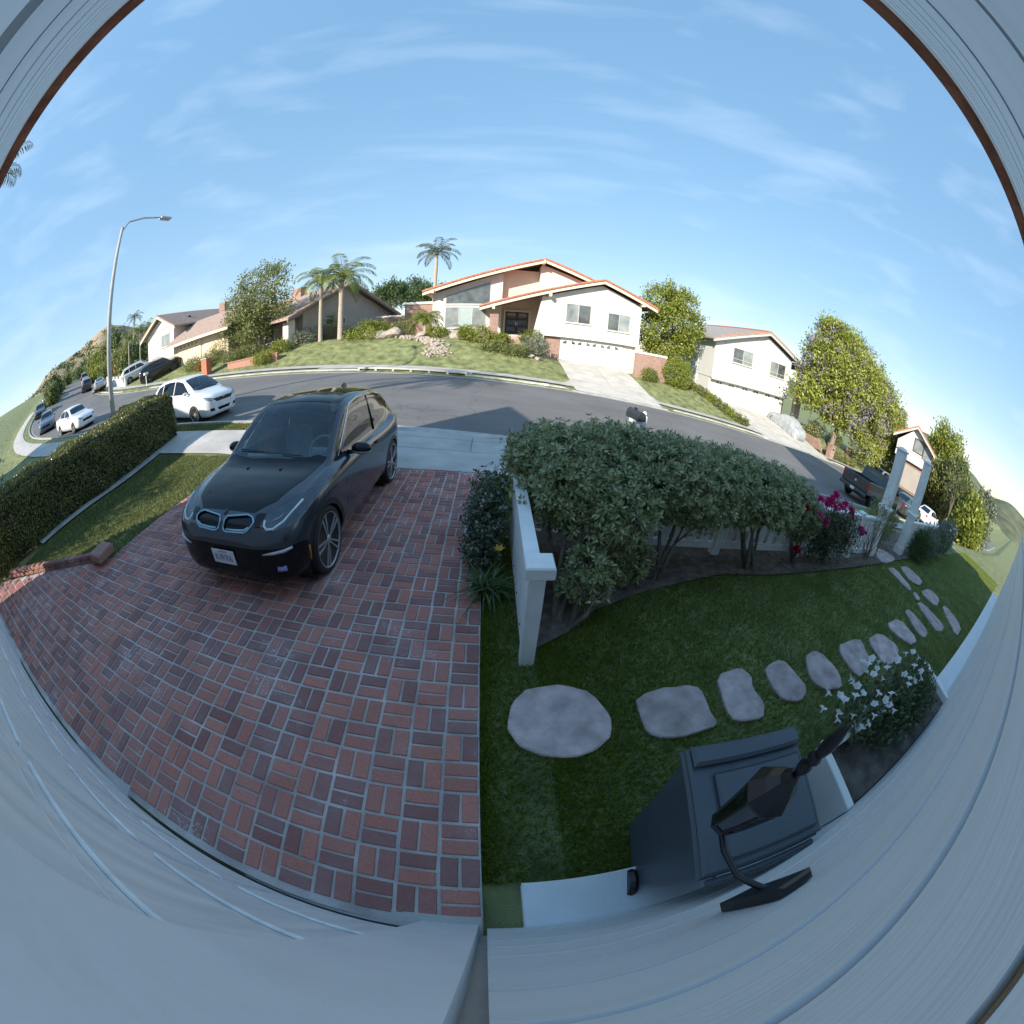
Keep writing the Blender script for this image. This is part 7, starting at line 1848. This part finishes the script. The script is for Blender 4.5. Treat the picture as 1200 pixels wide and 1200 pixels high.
for a in AZ2:
    e0 = 1.3 + .7*math.sin(a*.21) + .35*math.sin(a*.73+1); row = []
    for t in (0, .4, .8, 1.0):
        D = 330+240*t; row.append((CAM[0]+D*math.sin(R(a)), CAM[1]+D*math.cos(R(a)), -24 + (24+CAM[2]+570*math.tan(R(e0)))*t**.8))
    row.append((row[-1][0]*1.3, row[-1][1]*1.3, -30)); Ph.append(row)
h2_ = MB().grid(Ph).build('hill', pm('added_ridge', (.07, .09, .045), .95, .35, .05, .6, .2, col2=(.13, .14, .075), coords='World', detail=12), None, True); tag(h2_, kind='structure')
# scrub on the hill
rg = np.random.default_rng(350); n = 240
az = rg.uniform(-78, -50, n); tt = rg.random(n)**.7*.95; D = 420+330*tt
hz = CAM[2] + 750*np.tan(np.radians(ridge(az)))*(tt**.9) - 5*(1-tt)
pp = np.stack([CAM[0]+D*np.sin(np.radians(az)), CAM[1]+D*np.cos(np.radians(az)), hz+1.0], 1)
Cc = np.repeat(pp, 26, 0) + rg.normal(size=(n*26, 3))*np.array([3.2, 3.2, 1.6])
V, F = leaf_arrays(Cc, rnd_dir(len(Cc), rg), rnd_dir(len(Cc), rg), 3.6, 2.6); o = leaves_obj('hill_scrub', LEAF_DARK, None, V, F); tag(o, kind='stuff')
# ------------------------------------------------------------------ far garden planting: shrubs, boulders, dry creek
def bush(lab, x, y, r_, h, mt, seed, leaf=.12, width=.06, n=260, name='shrub', flowers=None, group='shrubs in the gardens across the street'):
    z = gzf(x, y); b = empty(name, (x, y, z), 0, lab, 'shrub', group); rg = np.random.default_rng(seed)
    clumps([(x, y, z+h*.45, r_, r_*.8, h*.55), (x+r_*.5, y+.1, z+h*.35, r_*.6, r_*.5, h*.45), (x-r_*.5, y-.1, z+h*.35, r_*.6, r_*.5, h*.4)], n, 8, r_*.12, leaf, width, mt, 'foliage', b, b.location, rng=rg, shell=.5)
    if flowers: flower_heads(b, b.location, [(x+rg.normal()*r_*.5, y-r_*.5, z+h*rg.uniform(.4, 1.0)) for _ in range(10)], .09, flowers, rg, petals=7)
    MB().tube([(0, 0, -.15), (.03, 0, h*.5)], [.04, .02], 5).build('stem', BARK, b); return b
BU = [
 ('yellow-green shrub beside the dry creek', hy(513, 394, 25.6), .75, .75, LEAF_GREEN), ('dark green shrub left of the low date palm', hy(473, 388, 26.3), .8, 1.3, LEAF_OLIVE), ('shrub with pale flowers under the brick column', hy(562, 393, 24.6), .9, 1.3, LEAF_GREEN), ('yellow-green shrub next to the brick column', hy(547, 391, 25.0), .6, .9, MATS['leaf_palm_lime']),
 ('fern-like plant on the porch edge', hy(586, 396, 25.0), .6, .7, LEAF_GREEN), ('low dark shrub below the entry steps', hy(578, 408, 23.6), .9, .7, LEAF_OLIVE), ('olive shrub at the foot of the steps', hy(603, 412, 23.4), .9, .8, LEAF_OLIVE), ('variegated pale shrub at the left corner of the garage', hy(626, 412, 24.2), .95, 1.3, LEAF_GREY), ('bright shrub behind the variegated one', hy(622, 398, 25.6), .8, 1.5, MATS['leaf_palm_lime']),
 ('grassy tuft in front of the brick garden wall', hy(762, 437, 24.3), .6, 1.0, LEAF_PALM), ('broad green shrub on the rock bed right of the palms', hy(432, 388, 26.2), 1.2, 1.3, LEAF_GREEN), ('low ground cover on the rock bed', hy(425, 398, 25.0), 1.3, .6, LEAF_GREEN), ('dark round shrub beside the patterned palm', hy(411, 398, 25.4), .5, .8, LEAF_DARK),
 ('tall leafy shrub behind the smooth palm', hy(385, 385, 28.0), 1.0, 2.2, LEAF_GREEN), ('green shrub in front of the taupe gable', hy(372, 392, 27.0), 1.1, 1.2, LEAF_OLIVE), ('shrub with pale blooms beside the planter wall', hy(356, 400, 25.0), 1.0, 1.1, LEAF_GREY), ('flowering shrub at the lawn corner', hy(330, 408, 23.6), .9, .9, LEAF_GREEN), ('leafy clump at the end of the planter', hy(308, 420, 21.8), .8, .9, LEAF_GREEN), ('shrub above the pink planter wall', hy(292, 404, 23.6), 1.2, 1.1, LEAF_OLIVE), ('dark shrub left of the planter', hy(272, 414, 23.0), 1.1, .9, LEAF_OLIVE),
 ('broad shrub right of the orange brick pier', hy(226, 430, 22.4), 1.1, 1.1, LEAF_OLIVE), ('shrub with red and yellow leaves beside the brick pier', hy(238, 430, 22.2), .8, .7, leafmat('leaf_croton', [(.10, .12, .02), (.35, .28, .04), (.35, .06, .03), (.12, .14, .03)], .5, .3)), ('shrub in front of the cream garage', hy(249, 420, 23.4), 1.2, 1.0, LEAF_OLIVE), ('tall shrub at the right side of the cream garage', hy(262, 405, 24.2), 1.3, 2.0, LEAF_OLIVE), ('shrub under the small date palm', hy(446, 383, 26.8), 1.0, 1.2, LEAF_GREEN)]
for k, (lab, p, r_, h, mt) in enumerate(BU): bush(lab, float(p[0]), float(p[1]), r_, h, mt, 400+k)
for k, t in enumerate(np.linspace(0, 1, 9)):
    p = np.array([15.9, 25.2])*(1-t) + np.array([18.6, 20.9])*t; bush('low border shrub along the left edge of the three-garage driveway', p[0], p[1], .42, .62, LEAF_OLIVE if k % 3 else LEAF_GREEN, 440+k, n=130, group='border shrubs along the driveway')
for k, (x, y, r_, h, lab) in enumerate(((31.6, 20.9, 1.0, .8, 'clipped hedge right of the brick mailbox pillar'), (33.6, 20.9, 1.1, .8, 'clipped hedge section in the shade of the flowering tree'), (35.6, 20.9, 1.1, .8, 'clipped hedge end nearest the pickup truck'), (30.4, 23.4, 1.0, 1.2, 'dark shrub with white flowers under the flowering tree'), (32.2, 24.4, 1.3, 1.4, 'dark shrub in the deep shade under the flowering tree'), (36.5, 24.5, 1.4, 1.4, 'dark shrub behind the lawn under the flowering tree'))):
    bush(lab, x, y, r_, h, LEAF_HEDGE, 460+k, n=330, flowers=PETAL_W if k == 3 else None)
for k, (x, y) in enumerate(((43, 20.8), (46.5, 21.2), (50, 21))): bush('yellow and red flowering shrub below the far white gabled house' if k == 1 else ['green shrub under the right end of the flowering tree', '', 'green shrub on the verge past the yellow flowering one'][k], x, y, 1.2, 1.2, MATS['leaf_croton'] if k == 1 else LEAF_OLIVE, 470+k)
ROCK = pm('boulder', (.28, .235, .20), .9, .25, 2.2, .8, 9, col2=(.40, .34, .29)); ROCKL = pm('pale_rock', (.30, .255, .215), .9, .25, 3, .6, 14, col2=(.40, .35, .30))
def rock(name, lab, x, y, s, seed, mat, sq=(1, 1, .7), group=None, sink=.2):
    bm = bmesh.new(); bmesh.ops.create_icosphere(bm, subdivisions=2, radius=1.0); rg = random.Random(seed)
    pl = [(Vector((rg.gauss(0, 1), rg.gauss(0, 1), rg.gauss(0, 1))).normalized(), rg.uniform(.55, .9)) for _ in range(9)]
    for v in bm.verts:
        for n_, d in pl:
            e = v.co.dot(n_)
            if e > d: v.co -= n_*(e-d)
        v.co = Vector((v.co.x*sq[0]*s, v.co.y*sq[1]*s, v.co.z*sq[2]*s))
    me = bpy.data.meshes.new(name); bm.to_mesh(me); bm.free(); o = link(name, me, mat)
    o.location = (x, y, gzf(x, y)+s*sq[2]*(.5-sink)); o.rotation_euler = (0, 0, rg.uniform(0, 6)); tag(o, lab, 'rock', group); return o
for k, (u, v, Y, s, lab, mt) in enumerate(((437, 394, 25.5, .75, 'tan layered boulder at the left of the rock bed', ROCK), (446, 396, 25.2, .6, 'rounded boulder in the middle of the rock bed', ROCK), (462, 393, 25.6, .85, 'large dark hollow boulder at the right of the rock bed', ROCK), (533, 388, 26.0, .65, 'upright pinkish standing stone below the house windows', ROCKL), (522, 392, 25.8, .45, 'squat pink stone beside the standing stone', ROCKL), (495, 396, 25.4, .5, 'flat tan boulder at the top of the dry creek', ROCK), (541, 395, 25.2, .4, 'small pink stone right of the standing stone', ROCKL), (622, 420, 23.6, .3, 'flat stone at the foot of the variegated shrub', ROCKL), (630, 421, 23.6, .28, 'second flat stone at the foot of the variegated shrub', ROCKL))):
    p = hy(u, v, Y); rock('boulder', lab, float(p[0]), float(p[1]), s, 500+k, mt)
# dry creek of pale stones: one bed of cobbles nobody could count
mb = MB(); rr = random.Random(9)
path = [hy(470, 397, 25.4), hy(490, 398, 25.0), hy(506, 400, 24.4), hy(513, 406, 23.4), hy(508, 413, 22.4)]
path = [(float(p[0]), float(p[1])) for p in path]
for k in range(420):
    t = rr.random()*(len(path)-1); i = int(t); f = t-i; x = path[i][0]*(1-f)+path[i+1][0]*f + rr.gauss(0, .22+.07*i); y = path[i][1]*(1-f)+path[i+1][1]*f + rr.gauss(0, .25)
    s = rr.uniform(.05, .16); z = gzf(x, y); M = Matrix.Translation((x, y, z+s*.2)) @ Euler((rr.random(), rr.random(), rr.random()*6)).to_matrix().to_4x4() @ Matrix.Diagonal((s, s*rr.uniform(.6, 1), s*.55, 1))
    mb.lathe([(.5, -.8), (.95, -.2), (.9, .3), (.45, .8)], 6, M)
o = mb.build('creek_stones', ROCKL); tag(o, kind='stuff')
